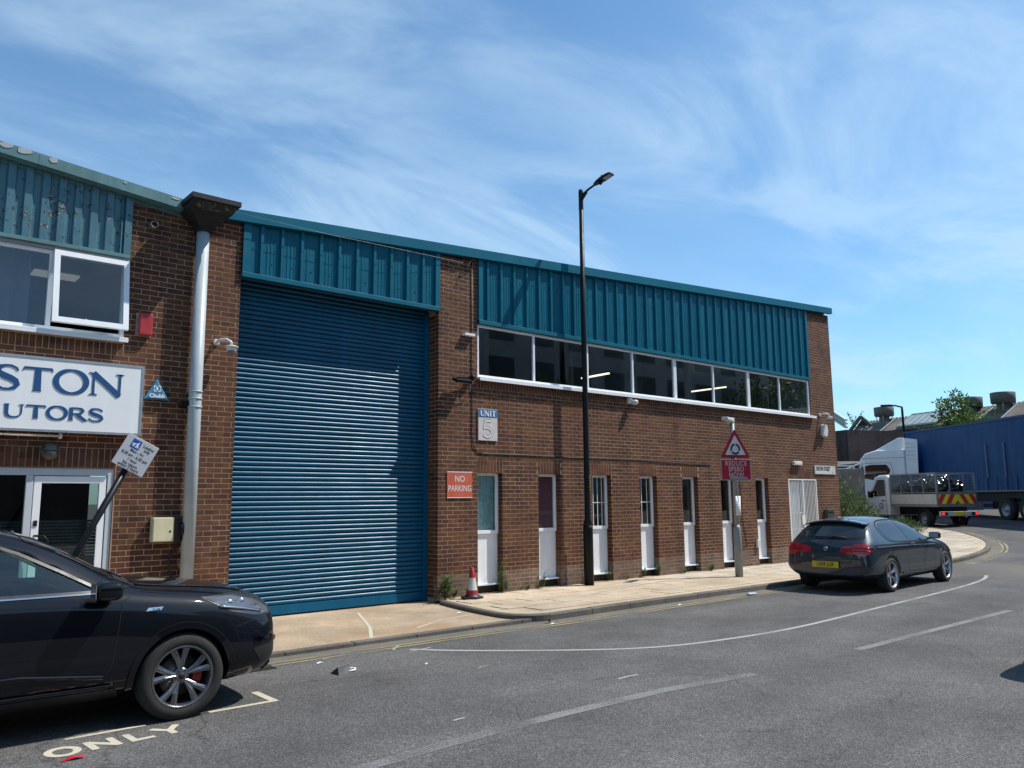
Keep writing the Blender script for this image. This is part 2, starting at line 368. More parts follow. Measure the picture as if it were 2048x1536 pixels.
CONC = ground_mat('exposed_aggregate_concrete', (.37,.285,.195), (.60,.50,.37), (.15,.11,.07), agg=130, patch=.3, warm=(.34,.215,.12), crack=.3)
FOOT = ground_mat('footway_surface', (.44,.36,.26), (.66,.57,.44), (.2,.155,.11), agg=150, patch=.28, warm=(.46,.35,.24))
KERB = ground_mat('kerb_concrete', (.125,.115,.10), (.22,.20,.17), (.06,.055,.05), agg=120, patch=.3)
FLAG = ground_mat('paving_flag', (.43,.375,.295), (.6,.54,.44), (.25,.215,.165), agg=140, patch=.25)
def worn(name, col, under, wear, scale=22, big=1.4):
    m = bpy.data.materials.new(name); m.use_nodes = True; t = m.node_tree; L = t.links; b = t.nodes['Principled BSDF']
    geo = t.nodes.new('ShaderNodeNewGeometry'); P = geo.outputs['Position']
    n = t.nodes.new('ShaderNodeTexNoise'); n.inputs['Scale'].default_value = scale*4; n.inputs['Detail'].default_value = 6; n.inputs['Roughness'].default_value = .8; L.new(P, n.inputs['Vector'])
    n2 = t.nodes.new('ShaderNodeTexNoise'); n2.inputs['Scale'].default_value = big; n2.inputs['Detail'].default_value = 5; L.new(P, n2.inputs['Vector'])
    a = t.nodes.new('ShaderNodeMath'); a.operation = 'MULTIPLY_ADD'; L.new(n2.outputs['Fac'], a.inputs[0]); a.inputs[1].default_value = .55; L.new(n.outputs['Fac'], a.inputs[2])
    r = t.nodes.new('ShaderNodeMapRange'); r.inputs['From Min'].default_value = wear-.10; r.inputs['From Max'].default_value = wear+.10; L.new(a.outputs[0], r.inputs['Value'])
    b.inputs['Base Color'].default_value = (*col, 1); tr = t.nodes.new('ShaderNodeBsdfTransparent'); ms = t.nodes.new('ShaderNodeMixShader'); L.new(r.outputs['Result'], ms.inputs[0]); L.new(b.outputs[0], ms.inputs[1]); L.new(tr.outputs[0], ms.inputs[2]); L.new(ms.outputs[0], t.nodes['Material Output'].inputs[0]); b.inputs['Roughness'].default_value = .85; b.inputs['Specular IOR Level'].default_value = .3
    return m
LWH = worn('worn_white_line', (.34,.34,.325), (.10,.098,.094), .88)
LFAINT = worn('faint_white_line', (.20,.20,.195), (.09,.088,.085), .815)
LCR = worn('cream_bay_paint', (.50,.46,.36), (.12,.11,.10), .92)
LYE = worn('worn_yellow_line', (.36,.31,.17), (.13,.12,.10), .80)

sheet('ground', [(-150,-200),(600,-200),(600,600),(-150,600)], -.02, mat('distant_ground', (.11,.10,.09), .95, var=.2, scale=.3), step=5)
sheet('road', [(-60,-22),(95,-22),(95,60),(-60,60)], 0, ASPH)

# kerb line: straight along the building, then round the bulb of the corner and away
def smooth(pts, n=6):
    out = []
    for i in range(len(pts)-1):
        p0 = pts[max(i-1, 0)]; p1 = pts[i]; p2 = pts[i+1]; p3 = pts[min(i+2, len(pts)-1)]
        for k in range(n):
            t = k/n; out.append(tuple(.5*((2*b)+(-a+c)*t+(2*a-5*b+4*c-d)*t*t+(-a+3*b-3*c+d)*t**3) for a, b, c, d in zip(p0, p1, p2, p3)))
    out.append(pts[-1]); return out
kerb_curve = [(-1.02,-.25),(-1.16,-1.0),(-1.25,-1.8),(-1.22,-2.35),(-.85,-2.66),(-.2,-2.68),(2,-2.64),(5,-2.64),(8,-2.66),(11,-2.78),(13.5,-2.95),(15.3,-2.88),(17.1,-2.52),(19.2,-1.73),(21.5,-.38),(23.2,.95),(24.3,2.5),(24.6,4.4),(24.3,7),(23.6,11),(22.5,20)]
KL = smooth(kerb_curve, 8)
def offset(line, d):
    o = []
    for i, p in enumerate(line):
        a = line[max(i-1, 0)]; c = line[min(i+1, len(line)-1)]; t = Vector((c[0]-a[0], c[1]-a[1])).normalized()
        o.append((p[0]+t.y*d, p[1]-t.x*d))
    return o
inner = offset(KL, -.125)
# footway surface inside the kerb
sheet('footway', [(-1.0,.02)]+inner[2:]+[(14,20),(13.2,.02)], .085, FOOT, step=.5)
sheet('driveway', [(-14,.4),(-14,-2.46),(-.95,-2.46),(-.95,.4)], .035, CONC)
def resample(line, L):
    out = [line[0]]; acc = 0; p = Vector(line[0])
    for q in line[1:]:
        q = Vector(q)
        while (q-p).length + acc >= L:
            d = (q-p).normalized(); p = p+d*(L-acc); out.append(tuple(p)); acc = 0
        acc += (q-p).length; p = q
    return out
kerb_root = empty('kerb'); kerb_root['kind'] = 'structure'
ks = resample(KL, .1142)
for i in range(0, min(len(ks)-9, 440), 8):
    seg = [Vector(p) for p in ks[i:i+9]]; d0 = (seg[1]-seg[0]).normalized(); d1 = (seg[-1]-seg[-2]).normalized()
    seg[0] = seg[0]+d0*.005; seg[-1] = seg[-1]-d1*.005; w = .125; P = []; jz = random.uniform(-.004, .004)
    for k, p in enumerate(seg):
        a = Vector(ks[max(i+k-1, 0)]); c = Vector(ks[min(i+k+1, len(ks)-1)]); d = (c-a).normalized(); nrm = Vector((d.y, -d.x)); z = rise(p.x)+jz; q = p-nrm*w; m_ = p-nrm*.016
        P += [(p.x, p.y, z-.16), (p.x, p.y, z-.016), (m_.x, m_.y, z), (q.x, q.y, z), (q.x, q.y, z-.16)]
    mb = MB(); mb.add(P, [(0,1,2,3,4)[::-1], tuple(range(40, 45))]+[(5*s_+k, 5*s_+(k+1) % 5, 5*s_+5+(k+1) % 5, 5*s_+5+k) for s_ in range(8) for k in range(5)])
    mb.build('kerb_stone', KERB, kerb_root)
x = -14.0
while x < -1.15:      # dropped kerb across the driveway
    mb = MB(); mb.box(x+.005, min(x+.909, -1.02), -2.6, -2.46, -.2, -.052+random.uniform(-.003, .003)); o = mb.build('kerb_stone', KERB, kerb_root, bevel=.006); x += .914
# channel beside the kerb
def ribbon(name, line, w, zoff, m, parent=None, kind=None, z0=-.1):
    A = offset(line, w/2); B = offset(line, -w/2); vs = []; fs = []
    for p, q in zip(A, B): vs += [(p[0], p[1], rise(p[0])+z0+zoff), (q[0], q[1], rise(q[0])+z0+zoff)]
    for i in range(len(line)-1): fs.append((2*i, 2*i+1, 2*i+3, 2*i+2))
    mb = MB(); mb.add(vs, fs); o = mb.build(name, m, parent, fix=False)
    for p in o.data.polygons:
        if p.normal.z < 0: p.flip()
    if kind: o['kind'] = kind
    return o
gl = [(-14,-2.6),(-6,-2.6),(-2,-2.6),(-1.2,-2.66)]+[p for p in KL if p[0] > -.7]
ribbon('gutter_channel', offset(gl, .13), .26, .003, ASPG, kind='structure')
for d in (.30, .42):
    ribbon('yellow_line', offset([p for p in gl if p[0] < 24.4 or True][:-8], d), .055, .0065, LYE, kind='structure')
wc = smooth([(-3.55,-3.22),(-3.1,-3.75),(-2.2,-4.55),(-1.36,-5.1),(-.3,-5.38),(1.37,-5.5),(4.17,-5.33),(7.47,-5.11),(9.6,-4.87),(10.9,-4.55),(11.75,-4.15),(12.1,-3.8),(12.15,-3.6)], 6)
ribbon('white_edge_line', wc, .075, .004, LWH, kind='structure')
ribbon('centre_line', [(-6.9,-6.72),(-6.15,-6.66),(-5.4,-6.6),(-4.2,-6.57),(-3,-6.6),(-1.7,-6.78)], .14, .004, LFAINT, kind='structure')
ribbon('centre_line', [(.31,-6.85),(2.5,-6.86),(5.2,-6.88)], .12, .004, LFAINT, kind='structure')
ribbon('centre_line', [(7.3,-6.75),(9.6,-6.6)], .11, .004, LFAINT, kind='structure')
for (x0, y0, x1, y1) in [(-4.62,-3.06,-4.28,-2.98),(-3.62,-3.35,-3.3,-3.3),(-3.72,-3.12,-3.5,-2.9),(-3.6,-4.63,-3.43,-4.6),(-5.02,-6.13,-4.9,-6.12),(-2.9,-6.0,-2.6,-6.0)]:
    ribbon('paint_mark', [(x0, y0), ((x0+x1)/2, (y0+y1)/2+.012), (x1, y1)], .035, .0045, LWH, kind='structure')
ribbon('bay_line', [(-10.5,-4.55),(-9.4,-4.55)], .05, .004, LCR, kind='structure')
ribbon('bay_line', [(-7.53,-4.56),(-6.95,-4.56)], .05, .004, LCR, kind='structure')
mb = MB(); z = -.096
mb.add([(-6.42,-4.535,z),(-5.80,-4.535,z),(-5.80,-4.06,z),(-5.87,-4.06,z),(-5.87,-4.475,z),(-6.42,-4.475,z)], [(0,1,4,5),(1,2,3,4)])
mb.build('bay_line', LCR, kind if False else None, fix=True)['kind'] = 'structure'
# ONLY painted on the road
letters = empty('road_lettering', (-7.22,-4.86,-.0965)); letters['kind'] = 'structure'
def stroke(mb, pts, w, y=0, th=.0, frame='xy', close=False):
    """polyline with a width at each point"""
    n = len(pts); ws = w if isinstance(w, (list, tuple)) else [w]*n; A = []; B = []
    for i in range(n):
        a = Vector(pts[i-1] if (i or close) else pts[0]); c = Vector(pts[(i+1) % n] if (i < n-1 or close) else pts[-1])
        p = Vector(pts[i]); t = c-a
        if t.length < 1e-9: t = Vector((1, 0))
        t.normalize(); k = Vector((t.y, -t.x)); A.append(p+k*ws[i]/2); B.append(p-k*ws[i]/2)
    def P(v, h): return (v.x, v.y, h) if frame == 'xy' else (v.x, h, v.y)
    m = n if close else n-1
    for i in range(m):
        j = (i+1) % n; q = [A[i], B[i], B[j], A[j]]
        if th: mb.add([P(v, y) for v in q]+[P(v, y-th) for v in q], [(0,1,2,3),(7,6,5,4),(0,4,5,1),(1,5,6,2),(2,6,7,3),(3,7,4,0)])
        else: mb.add([P(v, y) for v in q], [(0,1,2,3)])
def ell(cx, cy, rx, ry, a0=0, a1=360, n=20): return [(cx+rx*math.cos(rad(a0+(a1-a0)*i/n)), cy+ry*math.sin(rad(a0+(a1-a0)*i/n))) for i in range(n+(0 if abs(a1-a0) >= 360 else 1))]
for ch, x0 in (('O',-.5),('N',-.22),('L',.06),('Y',.27)):
    mb = MB()
    if ch == 'O': stroke(mb, ell(.11, .12, .095, .105), .055, close=True)
    if ch == 'N': stroke(mb, [(.02,.0),(.02,.24)], .055); stroke(mb, [(.02,.22),(.18,.02)], .055, y=.0008); stroke(mb, [(.18,.0),(.18,.24)], .055, y=.0004)
    if ch == 'L': stroke(mb, [(.02,.0),(.02,.24)], .055); stroke(mb, [(0,.028),(.17,.028)], .055, y=.0006)
    if ch == 'Y': stroke(mb, [(.0,.24),(.1,.11)], .055); stroke(mb, [(.2,.24),(.1,.11)], .055, y=.0006); stroke(mb, [(.1,.13),(.1,0)], .055, y=.0011)
    o = mb.build('letter', LCR, letters, loc=(x0, -.12, 0), fix=False)
    for p in o.data.polygons:
        if p.normal.z < 0: p.flip()
letters.rotation_euler[2] = rad(4)
# long pale joints in footway and driveway
ribbon('surface_joint', [(-.9,-1.75),(.4,-1.65),(1.9,-1.25),(3.4,-.9),(5.5,-.75)], .035, .0985, LCR, kind='structure')
ribbon('surface_joint', [(1.5,-2.1),(4.0,-2.0),(6.6,-1.95),(9,-2.0)], .03, .0985, LCR, kind='structure')
ribbon('surface_joint', [(-2.55,-.2),(-3.15,-1.6),(-3.62,-2.44)], .05, .039, LCR, kind='structure')
ribbon('surface_joint', [(-2.7,-2.1),(-2.0,-1.7),(-1.35,-1.6)], .05, .039, LCR, kind='structure')
# paving flags round the corner bulb
pav = empty('paving'); pav['kind'] = 'structure'
poly = inner[2:]
def inside(x, y, P):
    c = False; j = len(P)-1
    for i in range(len(P)):
        if (P[i][1] > y) != (P[j][1] > y) and x < (P[j][0]-P[i][0])*(y-P[i][1])/(P[j][1]-P[i][1])+P[i][0]: c = not c
        j = i
    return c
FP = [(-1.0,.02)]+inner[2:]+[(14,20),(13.2,.02)]
cnt = 0; fl = MB(); allf = []
for iy in range(-6, 24):
    for ix in range(-4, 60):
        fx = -.2+ix*.62+(iy % 2)*.31; fy = iy*.46+.02
        pts = [(fx,fy),(fx+.61,fy),(fx+.61,fy+.45),(fx,fy+.45)]
        if fx > -.9 and all(inside(px, py, FP) for px, py in pts): allf.append((fx, fy))
allf.sort(key=lambda p: (p[0]+9)**2+(p[1]+11.6)**2)
for i, (fx, fy) in enumerate(allf[:300]):
    mb = MB(); dz = random.uniform(-.003, .003); z0 = [rise(fx), rise(fx+.61)]
    mb.add([(fx,fy,z0[0]-.02),(fx+.604,fy,z0[1]-.02),(fx+.604,fy+.444,z0[1]-.02),(fx,fy+.444,z0[0]-.02),(fx,fy,z0[0]-.006+dz),(fx+.604,fy,z0[1]-.006+dz),(fx+.604,fy+.444,z0[1]-.006+dz),(fx,fy+.444,z0[0]-.006+dz)],
           [(4,5,6,7),(0,1,5,4),(1,2,6,5),(2,3,7,6),(3,0,4,7)])
    mb.build('paving_flag', FOOT if fx < 6+1.5*math.sin(fy*2) else FLAG, pav, fix=False)
mb = MB()
for fx, fy in allf[300:]:
    z0, z1 = rise(fx)-.006, rise(fx+.61)-.006; mb.add([(fx,fy,z0),(fx+.604,fy,z1),(fx+.604,fy+.444,z1),(fx,fy+.444,z0)], [(0,1,2,3)])
tag(mb.build('far_paving', FLAG, pav, fix=False), kind='stuff')
# gully grate at the driveway edge
g = tag(empty('gully_grate', (-5.45,-2.98,-.097)), 'iron drain grate in the gutter beside the black car nose', 'drain grate')
mb = MB(); mb.box(-.24,.24,-.2,-.17,0,.005); mb.box(-.24,.24,.17,.2,0,.005); mb.box(-.24,-.21,-.17,.17,0,.005); mb.box(.21,.24,-.17,.17,0,.005)
IRON = mat('cast_iron', (.05,.045,.04), .6, metal=.5, var=.3, scale=20)
mb.build('frame', IRON, g)
for k in range(7): MB().box(-.205,.205,-.15+k*.047,-.125+k*.047,.001,.0045).build('slat', IRON, g)
# ------------------------------------------------------------------ brick walls
full_brick = MB(); full_brick.box(0,.216,0,.10,0,.0655); FULL = full_brick.mesh('brick', BR)
CAMP = Vector((-9.06, -11.65, 1.68))
class Wall:
    """bricks laid on a vertical plane. origin o, direction u along the wall, n out of the wall"""
    def __init__(s): s.items = []
    def course(s, o, u, n, x0, x1, z, h=.0655, L=.225, off=0., mi=0, dep=.10, jit=.0004):
        o, u, n = Vector(o), Vector(u), Vector(n)
        k = math.floor((x0-off)/L)-1
        while off+k*L < x1:
            a = max(x0, off+k*L+.0045); b = min(x1, off+(k+1)*L-.0045); k += 1
            if b-a < .03: continue
            s.items.append((o, u, n, a+random.uniform(-.001,.001), b+random.uniform(-.001,.001), z+random.uniform(-.001,.001), h, mi, dep, random.uniform(-jit, jit)))
    def fill(s, o, u, n, x0, x1, z0, z1, holes=(), base=0, top=None, dep=.10, soldier=()):
        """z1 may be a function of x; holes = (xa, xb, za, zb)"""
        r = math.floor(z0/.075)
        while r*.075 < (z1 if not callable(z1) else max(z1(x0), z1(x1))):
            z = r*.075+.005; off = .1125*(r % 2)
            iv = [(x0, x1)]
            if callable(z1):
                f = [x0+(x1-x0)*i/60 for i in range(61)]; ok = [x for x in f if z1(x) >= z+.05]
                iv = [(min(ok), max(ok))] if ok else []
            for (xa, xb, za, zb) in holes:
                if za < z+.04 < zb:
                    nv = []
                    for a, b in iv:
                        if xb <= a or xa >= b: nv.append((a, b)); continue
                        if a < xa: nv.append((a, xa))
                        if b > xb: nv.append((xb, b))
                    iv = nv
            for a, b in iv:
                if b-a > .03: s.course(o, u, n, a, b, z, off=off, mi=1 if z < base else 0, dep=dep)
            r += 1
    def soldier(s, o, u, n, x0, x1, z, h=.215, proud=.0, mi=0):
        k = 0; x = x0; m = max(1, round((x1-x0)/.075)); L = (x1-x0)/m
        for k in range(m): s.items.append((Vector(o), Vector(u), Vector(n), x0+k*L+.004, x0+(k+1)*L-.004, z, h, mi, .10, proud+random.uniform(-.0005,.0005)))
    def verts(s, it):
        o, u, n, a, b, z, h, mi, dep, j = it; r = []
        for d in (j, -dep):
            for (x, zz) in ((a, z), (b, z), (b, z+h), (a, z+h)):
                p = o+u*x+n*d; r.append((p.x, p.y, p.z+zz))
        return r
    def build(s, parent, nmax=300, keep=None):
        F = [(0,1,2,3),(0,4,5,1),(1,5,6,2),(2,6,7,3),(3,7,4,0)]
        def key(it):
            p = it[0]+it[1]*((it[3]+it[4])/2); c = Vector((p.x, p.y, it[5]))
            vis = 0 if (keep is None or keep(c)) else 1e4
            return (c-CAMP).length*(1.0 if it[4]-it[3] > .2 else 1.6)+vis
        its = sorted(s.items, key=key); near = its[:nmax]; rest = its[nmax:]
        for it in near:
            mb = MB(); v = s.verts(it); c = Vector(v[0]); u, n = it[1], it[2]
            if abs((it[4]-it[3])-.216) < .003 and u.x > .9 and it[7] == 0 and it[6] < .07:
                inst('brick', FULL, parent, (c.x, c.y, c.z), (0, 0, random.uniform(-.0012,.0012)))
            else:
                mb.add([Vector(q)-c for q in v], F); inst('brick', mb.mesh('brick', BRD if it[7] else BR), parent, c)
        mb = MB()
        for it in rest: mb.mi = it[7]; mb.add(s.verts(it), F)
        if mb.v: tag(mb.build('brickwork', [BR, BRD], parent, fix=False), kind='stuff')
def blocks(mb, x0, x1, y0, y1, z0, z1, holes):
    """solid wall backing with rectangular holes, z1 may be a function"""
    xs = sorted(set([x0, x1]+[h[0] for h in holes]+[h[1] for h in holes])); xs = [x for x in xs if x0 <= x <= x1]
    for a, b in zip(xs, xs[1:]):
        hs = sorted([(h[2], h[3]) for h in holes if h[0] < b-1e-6 and h[1] > a+1e-6]); z = z0
        tA, tB = (z1(a), z1(b)) if callable(z1) else (z1, z1)
        for za, zb in hs:
            if za > z+1e-6: mb.box(a, b, y0, y1, z, za)
            z = max(z, zb)
        if z < min(tA, tB)-1e-6:
            mb.add([(a,y0,z),(b,y0,z),(b,y1,z),(a,y1,z),(a,y0,tA),(b,y0,tB),(b,y1,tB),(a,y1,tA)], [(0,3,2,1),(4,5,6,7),(0,1,5,4),(1,2,6,5),(2,3,7,6),(3,0,4,7)])
def prof_sheet(mb, x0, x1, z0, z1, y, pts, thick=.002):
    """vertical profiled sheet: pts = [(x, depth towards the street)], z0/z1 may be functions"""
    Z0 = z0 if callable(z0) else (lambda x: z0); Z1 = z1 if callable(z1) else (lambda x: z1)
    vs = []
    for x, d in pts: vs += [(x, y-d, Z0(x)), (x, y-d, Z1(x))]
    mb.add(vs, [(2*i, 2*i+2, 2*i+3, 2*i+1) for i in range(len(pts)-1)])

ftopR = lambda x: 6.10+.0655*(x+4.64)           # top edge of the fascia, right hand unit
ftopL = lambda x: 6.03+.095*(-5.47-x)
fbotR = lambda x: ftopR(x)-.175
fbotL = lambda x: ftopL(x)-.17

# ================================================================== the blue and brown unit with the roller shutter
U5 = tag(empty('warehouse', (0, 0, 0)), 'brown brick warehouse with bright teal cladding, tall blue roller shutter and ribbon windows', 'warehouse')
holes5 = [(1.5*k, 1.5*k+.585, .0, 2.19) for k in range(7)]
holes5 += [(10.55, 12.02, -.1, 2.19), (0, 11.96, 3.93, 8), ]
W = Wall()
W.fill((0,0,0), (1,0,0), (0,-1,0), -.89, 0, -.15, fbotR, base=.38)
hs = holes5+[(-.08, 12.04, 3.745, 3.93)]+[(1.5*k-.02, 1.5*k+.605, 2.17, 2.42) for k in range(7)]+[(10.5, 12.1, 2.17, 2.42)]
W.fill((0,0,0), (1,0,0), (0,-1,0), 0, 11.96, -.15, 4.0, holes=hs, base=.38)
W.fill((0,0,0), (1,0,0), (0,-1,0), 11.96, 13.27, -.15, fbotR, holes=hs+[(11.9, 12.04, 3.745, 3.93)], base=.38)
for k in range(7): W.soldier((0,0,0), (1,0,0), (0,-1,0), 1.5*k-.015, 1.5*k+.60, 2.178, .222)
W.soldier((0,0,0), (1,0,0), (0,-1,0), 10.5, 12.1, 2.178, .222)
W.soldier((0,0,0), (1,0,0), (0,-1,0), 0.0, 12.03, 3.752, .172)
# right-hand return of the shutter opening, and the end wall
r = 0
while r*.075 < 5.0:
    W.course((-.89,0,0), (0,1,0), (-1,0,0), .105, .34, r*.075+.005, off=.105-.1125*(r % 2)); r += 1
r = 0
while r*.075 < 6.9:
    W.course((13.27,0,0), (0,1,0), (1,0,0), .105, 3.0, r*.075+.005, off=.105-.1125*(r % 2)); r += 1
W.build(U5, 300, keep=lambda c: c.x < 3.0 and c.z > .1)
mb = MB(); mb.box(-.888,-.001,.0013,.36,-.3,5.08)
blocks(mb, -.001, 13.268, .0013, .14, -.3, 3.93, [(a, b+.008, c, d) for a, b, c, d in holes5 if c < 3])
mb.box(11.965,13.268,.0013,.14,3.93,6.9); mb.box(-.888,-.001,.0013,.36,5.08,6.15)
blocks(mb, -.001, 13.268, .14, .32, -.3, 3.90, [(a, b, .16 if d == 2.19 else c, d) for a, b, c, d in holes5 if c < 3])
mb.box(13.12,13.268,.32,16,-.3,6.7); mb.box(-.888,13.268,15.7,16,-.3,6.7)
mb.build('wall', MORT, U5)
for k in range(7):   # cut brick reveals on the right-hand side of every slot
    rv = Wall()
    r = 0
    while r*.075 < 2.15:
        z = r*.075+.005
        rv.items.append((Vector((1.5*k+.5862,0,0)), Vector((0,1,0)), Vector((-1,0,0)), .003, .139, z, .0655, 1 if z < .38 else 0, .006, .0)); r += 1
    mb = MB()
    for it in rv.items: mb.mi = it[7]; mb.add(rv.verts(it), [(0,1,2,3),(0,4,5,1),(1,5,6,2),(2,6,7,3),(3,7,4,0)])
    tag(mb.build('reveal_brickwork', [BR, BRD], U5, fix=False), kind='stuff')
# roof and parapet fascia
mb = MB()
def slab(mb, x0, x1, y0, y1, f, lo, hi):
    mb.add([(x0,y0,f(x0)+lo),(x1,y0,f(x1)+lo),(x1,y1,f(x1)+lo),(x0,y1,f(x0)+lo),(x0,y0,f(x0)+hi),(x1,y0,f(x1)+hi),(x1,y1,f(x1)+hi),(x0,y1,f(x0)+hi)], [(0,3,2,1),(4,5,6,7),(0,1,5,4),(1,2,6,5),(2,3,7,6),(3,0,4,7)])
slab(mb, -5.0, 13.3, .05, 16, ftopR, -.14, -.05); mb.build('roof', mat('grey_roof_sheet', (.22,.23,.24), .6), U5)
xs = [-5.02, -2.0, 1.0, 4.0, 7.0, 10.0, 13.36]
for a, b in zip(xs, xs[1:]):
    mb = MB(); slab(mb, a+.002, b-.002, -.10, -.075, ftopR, -.175, 0); slab(mb, a+.002, b-.002, -.0745, .25, ftopR, -.02, -.001); slab(mb, a+.002, b-.002, -.0745, -.004, ftopR, -.175, -.16)
    mb.build('fascia', TEALD, U5)
# cladding sheets: flat pans between narrow upstand ribs
def cladding(x0, x1, z0, z1, pitch, first, parent, m, rib=.042, d=.042, name='cladding_sheet', micro=True, wide=None, y=-.002, every=3):
    ribs = []; x = first
    while x < x1-.05: ribs.append(x); x += pitch
    edges = [x0]+[ribs[i]+pitch*.5 for i in range(every-1, len(ribs)-1, every)]+[x1]
    for a, b in zip(edges, edges[1:]):
        pts = [(a, 0)]
        for rx in ribs:
            if a < rx < b:
                if rx+rib/2+.014 >= b or rx-rib/2-.014 <= a: continue
                pts += [(rx-rib/2-.012, 0), (rx-rib/2, d), (rx+rib/2, d), (rx+rib/2+.012, 0)]
                if micro:
                    for q in (.30, .48, .66):
                        mx_ = rx+pitch*q
                        if mx_+.02 < b and mx_ < ribs[-1]+pitch*.9: pts += [(mx_-.012, 0), (mx_-.005, .006), (mx_+.005, .006), (mx_+.012, 0)]
        pts.append((b, 0)); pts.sort(key=lambda p: p[0])
        mb = MB(); prof_sheet(mb, a, b, z0, z1, y, pts)
        o = mb.build(name, m, parent, fix=False)
        s = o.modifiers.new('s', 'SOLIDIFY'); s.thickness = .004; s.offset = 1
    return ribs
SCREW = mat('dark_screw', (.01,.05,.08), .5)
def screws(ribs, zf, parent, m=SCREW, pitch=.33, dd=.0):
    mb = MB()
    for rx in ribs:
        for z in zf(rx): mb.lathe([(0,.0),(.011,.0),(.011,.01),(0,.014)], 8, 'y', (0,0,0)) if False else mb.box(rx+pitch*.55-.009, rx+pitch*.55+.009, -.016-dd, -.002-dd, z-.009, z+.009)
    tag(mb.build('screw_heads', m, parent), kind='stuff')
rb = cladding(-4.44, -.99, 5.16, lambda x: fbotR(x)+.08, .334, -4.26, U5, TEAL); screws(rb, lambda x: (5.36,), U5)
mb = MB(); prof_sheet(mb, 0, 0, 5.10, lambda x: fbotR(x)+.08, -.002, [(-4.56,.046),(-4.44,.046),(-4.44,0)]); mb.build('corner_trim', TEALD, U5, fix=False)
mb = MB(); prof_sheet(mb, 0, 0, 5.10, lambda x: fbotR(x)+.08, -.002, [(-.99,0),(-.99,.046),(-.892,.046),(-.892,-.02)]); mb.build('corner_trim', TEALD, U5, fix=False)
mb = MB(); mb.box(-4.56,-.892,-.052,.0,5.078,5.155); mb.build('drip_flashing', TEALD, U5, bevel=.004)
rb = cladding(.10, 11.86, 5.06, lambda x: fbotR(x)+.08, .333, .23, U5, TEAL); screws(rb, lambda x: (5.18,), U5); screws(rb, lambda x: (5.92+.03*x,), U5)
mb = MB(); prof_sheet(mb, 0, 0, 4.98, lambda x: fbotR(x)+.08, -.002, [(.003,-.02),(.003,.046),(.10,.046),(.10,0)]); mb.build('corner_trim', TEALD, U5, fix=False)
mb = MB(); prof_sheet(mb, 0, 0, 4.98, lambda x: fbotR(x)+.08, -.002, [(11.86,0),(11.86,.046),(11.955,.046),(11.955,-.02)]); mb.build('corner_trim', TEALD, U5, fix=False)
mb = MB(); mb.box(.003,11.955,-.052,.0,4.975,5.05); mb.build('drip_flashing', TEALD, U5, bevel=.004)
mb = MB(); blocks(mb, -4.6, 13.1, .03, .06, 4.97, lambda x: ftopR(x)-.15, [(-4.6,0,4.9,5.08)]); mb.build('cladding_liner', DARK, U5)
# roller shutter ------------------------------------------------
pitch = .0762; zb = .0; yS = .345
sl = [(yS+.016, 0)]
for i in range(9):
    t = i/8*math.pi; sl.append((yS+.016-.034*math.sin(t)**.85, .006+.064*(1-math.cos(t))/2))
sl.append((yS+.016, .0758))
mb = MB(); mb.smooth = True; x0, x1 = -4.52, -.93
vs = []
for (y, z) in sl: vs += [(x0, y, z), (x1, y, z)]
mb.add(vs, [(2*i, 2*i+1, 2*i+3, 2*i+2) for i in range(len(sl)-1)]); SL = mb.mesh('slat', SHUT)
k = 0
while .10+k*pitch < 5.16:
    inst('slat', SL, U5, (0, random.uniform(-.0006, .0006), .10+k*pitch), (random.uniform(-.006,.006), 0, 0)); k += 1
mb = MB(); mb.box(-4.52,-.93,yS-.02,yS+.03,-.04,.10); mb.build('shutter_bottom_bar', SHUT, U5, bevel=.006)
mb = MB(); mb.box(-.98,-.892,yS-.045,yS-.016,-.06,5.1); mb.box(-.905,-.892,yS-.016,yS+.06,-.06,5.1); mb.build('shutter_guide', SHUT, U5)
mb = MB(); mb.box(-4.558,-4.47,yS-.045,yS-.016,-.06,5.1); mb.build('shutter_guide', SHUT, U5)
mb = MB(); mb.box(-4.55,-.89,.36,.8,-.3,6.1); mb.build('shutter_back', DARK, U5)
# ribbon window -------------------------------------------------
fx = [0.0, 1.45, 2.95, 4.42, 5.92, 7.43, 8.95, 10.42, 11.955]
for k in range(4):
    a, b, c = fx[2*k], fx[2*k+1], fx[2*k+2]
    mb = MB(); e = .003
    mb.box(a+e, c-e, .02, .085, 3.955, 4.01); mb.box(a+e, c-e, .02, .085, 4.925, 4.972)
    for x in (a+e, c-e-.048): mb.box(x, x+.048, .0205, .0845, 4.01, 4.925)
    mb.box(b-.022, b+.022, .0205, .0845, 4.01, 4.925)
    f = mb.build('window_frame', UPVC, U5, bevel=.004)
    for p, q in ((a+e+.048, b-.022), (b+.022, c-e-.048)):
        mb = MB(); mb.box(p, q, .048, .054, 4.01, 4.925); mb.build('pane', GLASS, f)
segs = [(0.0,2.95),(2.953,5.95),(5.953,8.95),(8.953,12.07)]
for a, b in segs:
    mb = MB(); mb.box(a-(.02 if a == 0 else 0), b, -.105, .10, 3.925, 3.953); mb.box(a-(.02 if a == 0 else 0), b, -.105, -.09, 3.885, 3.925); mb.box(a, b, -.002, .02, 3.953, 3.975)
    mb.build('window_sill', UPVC, U5, bevel=.003)
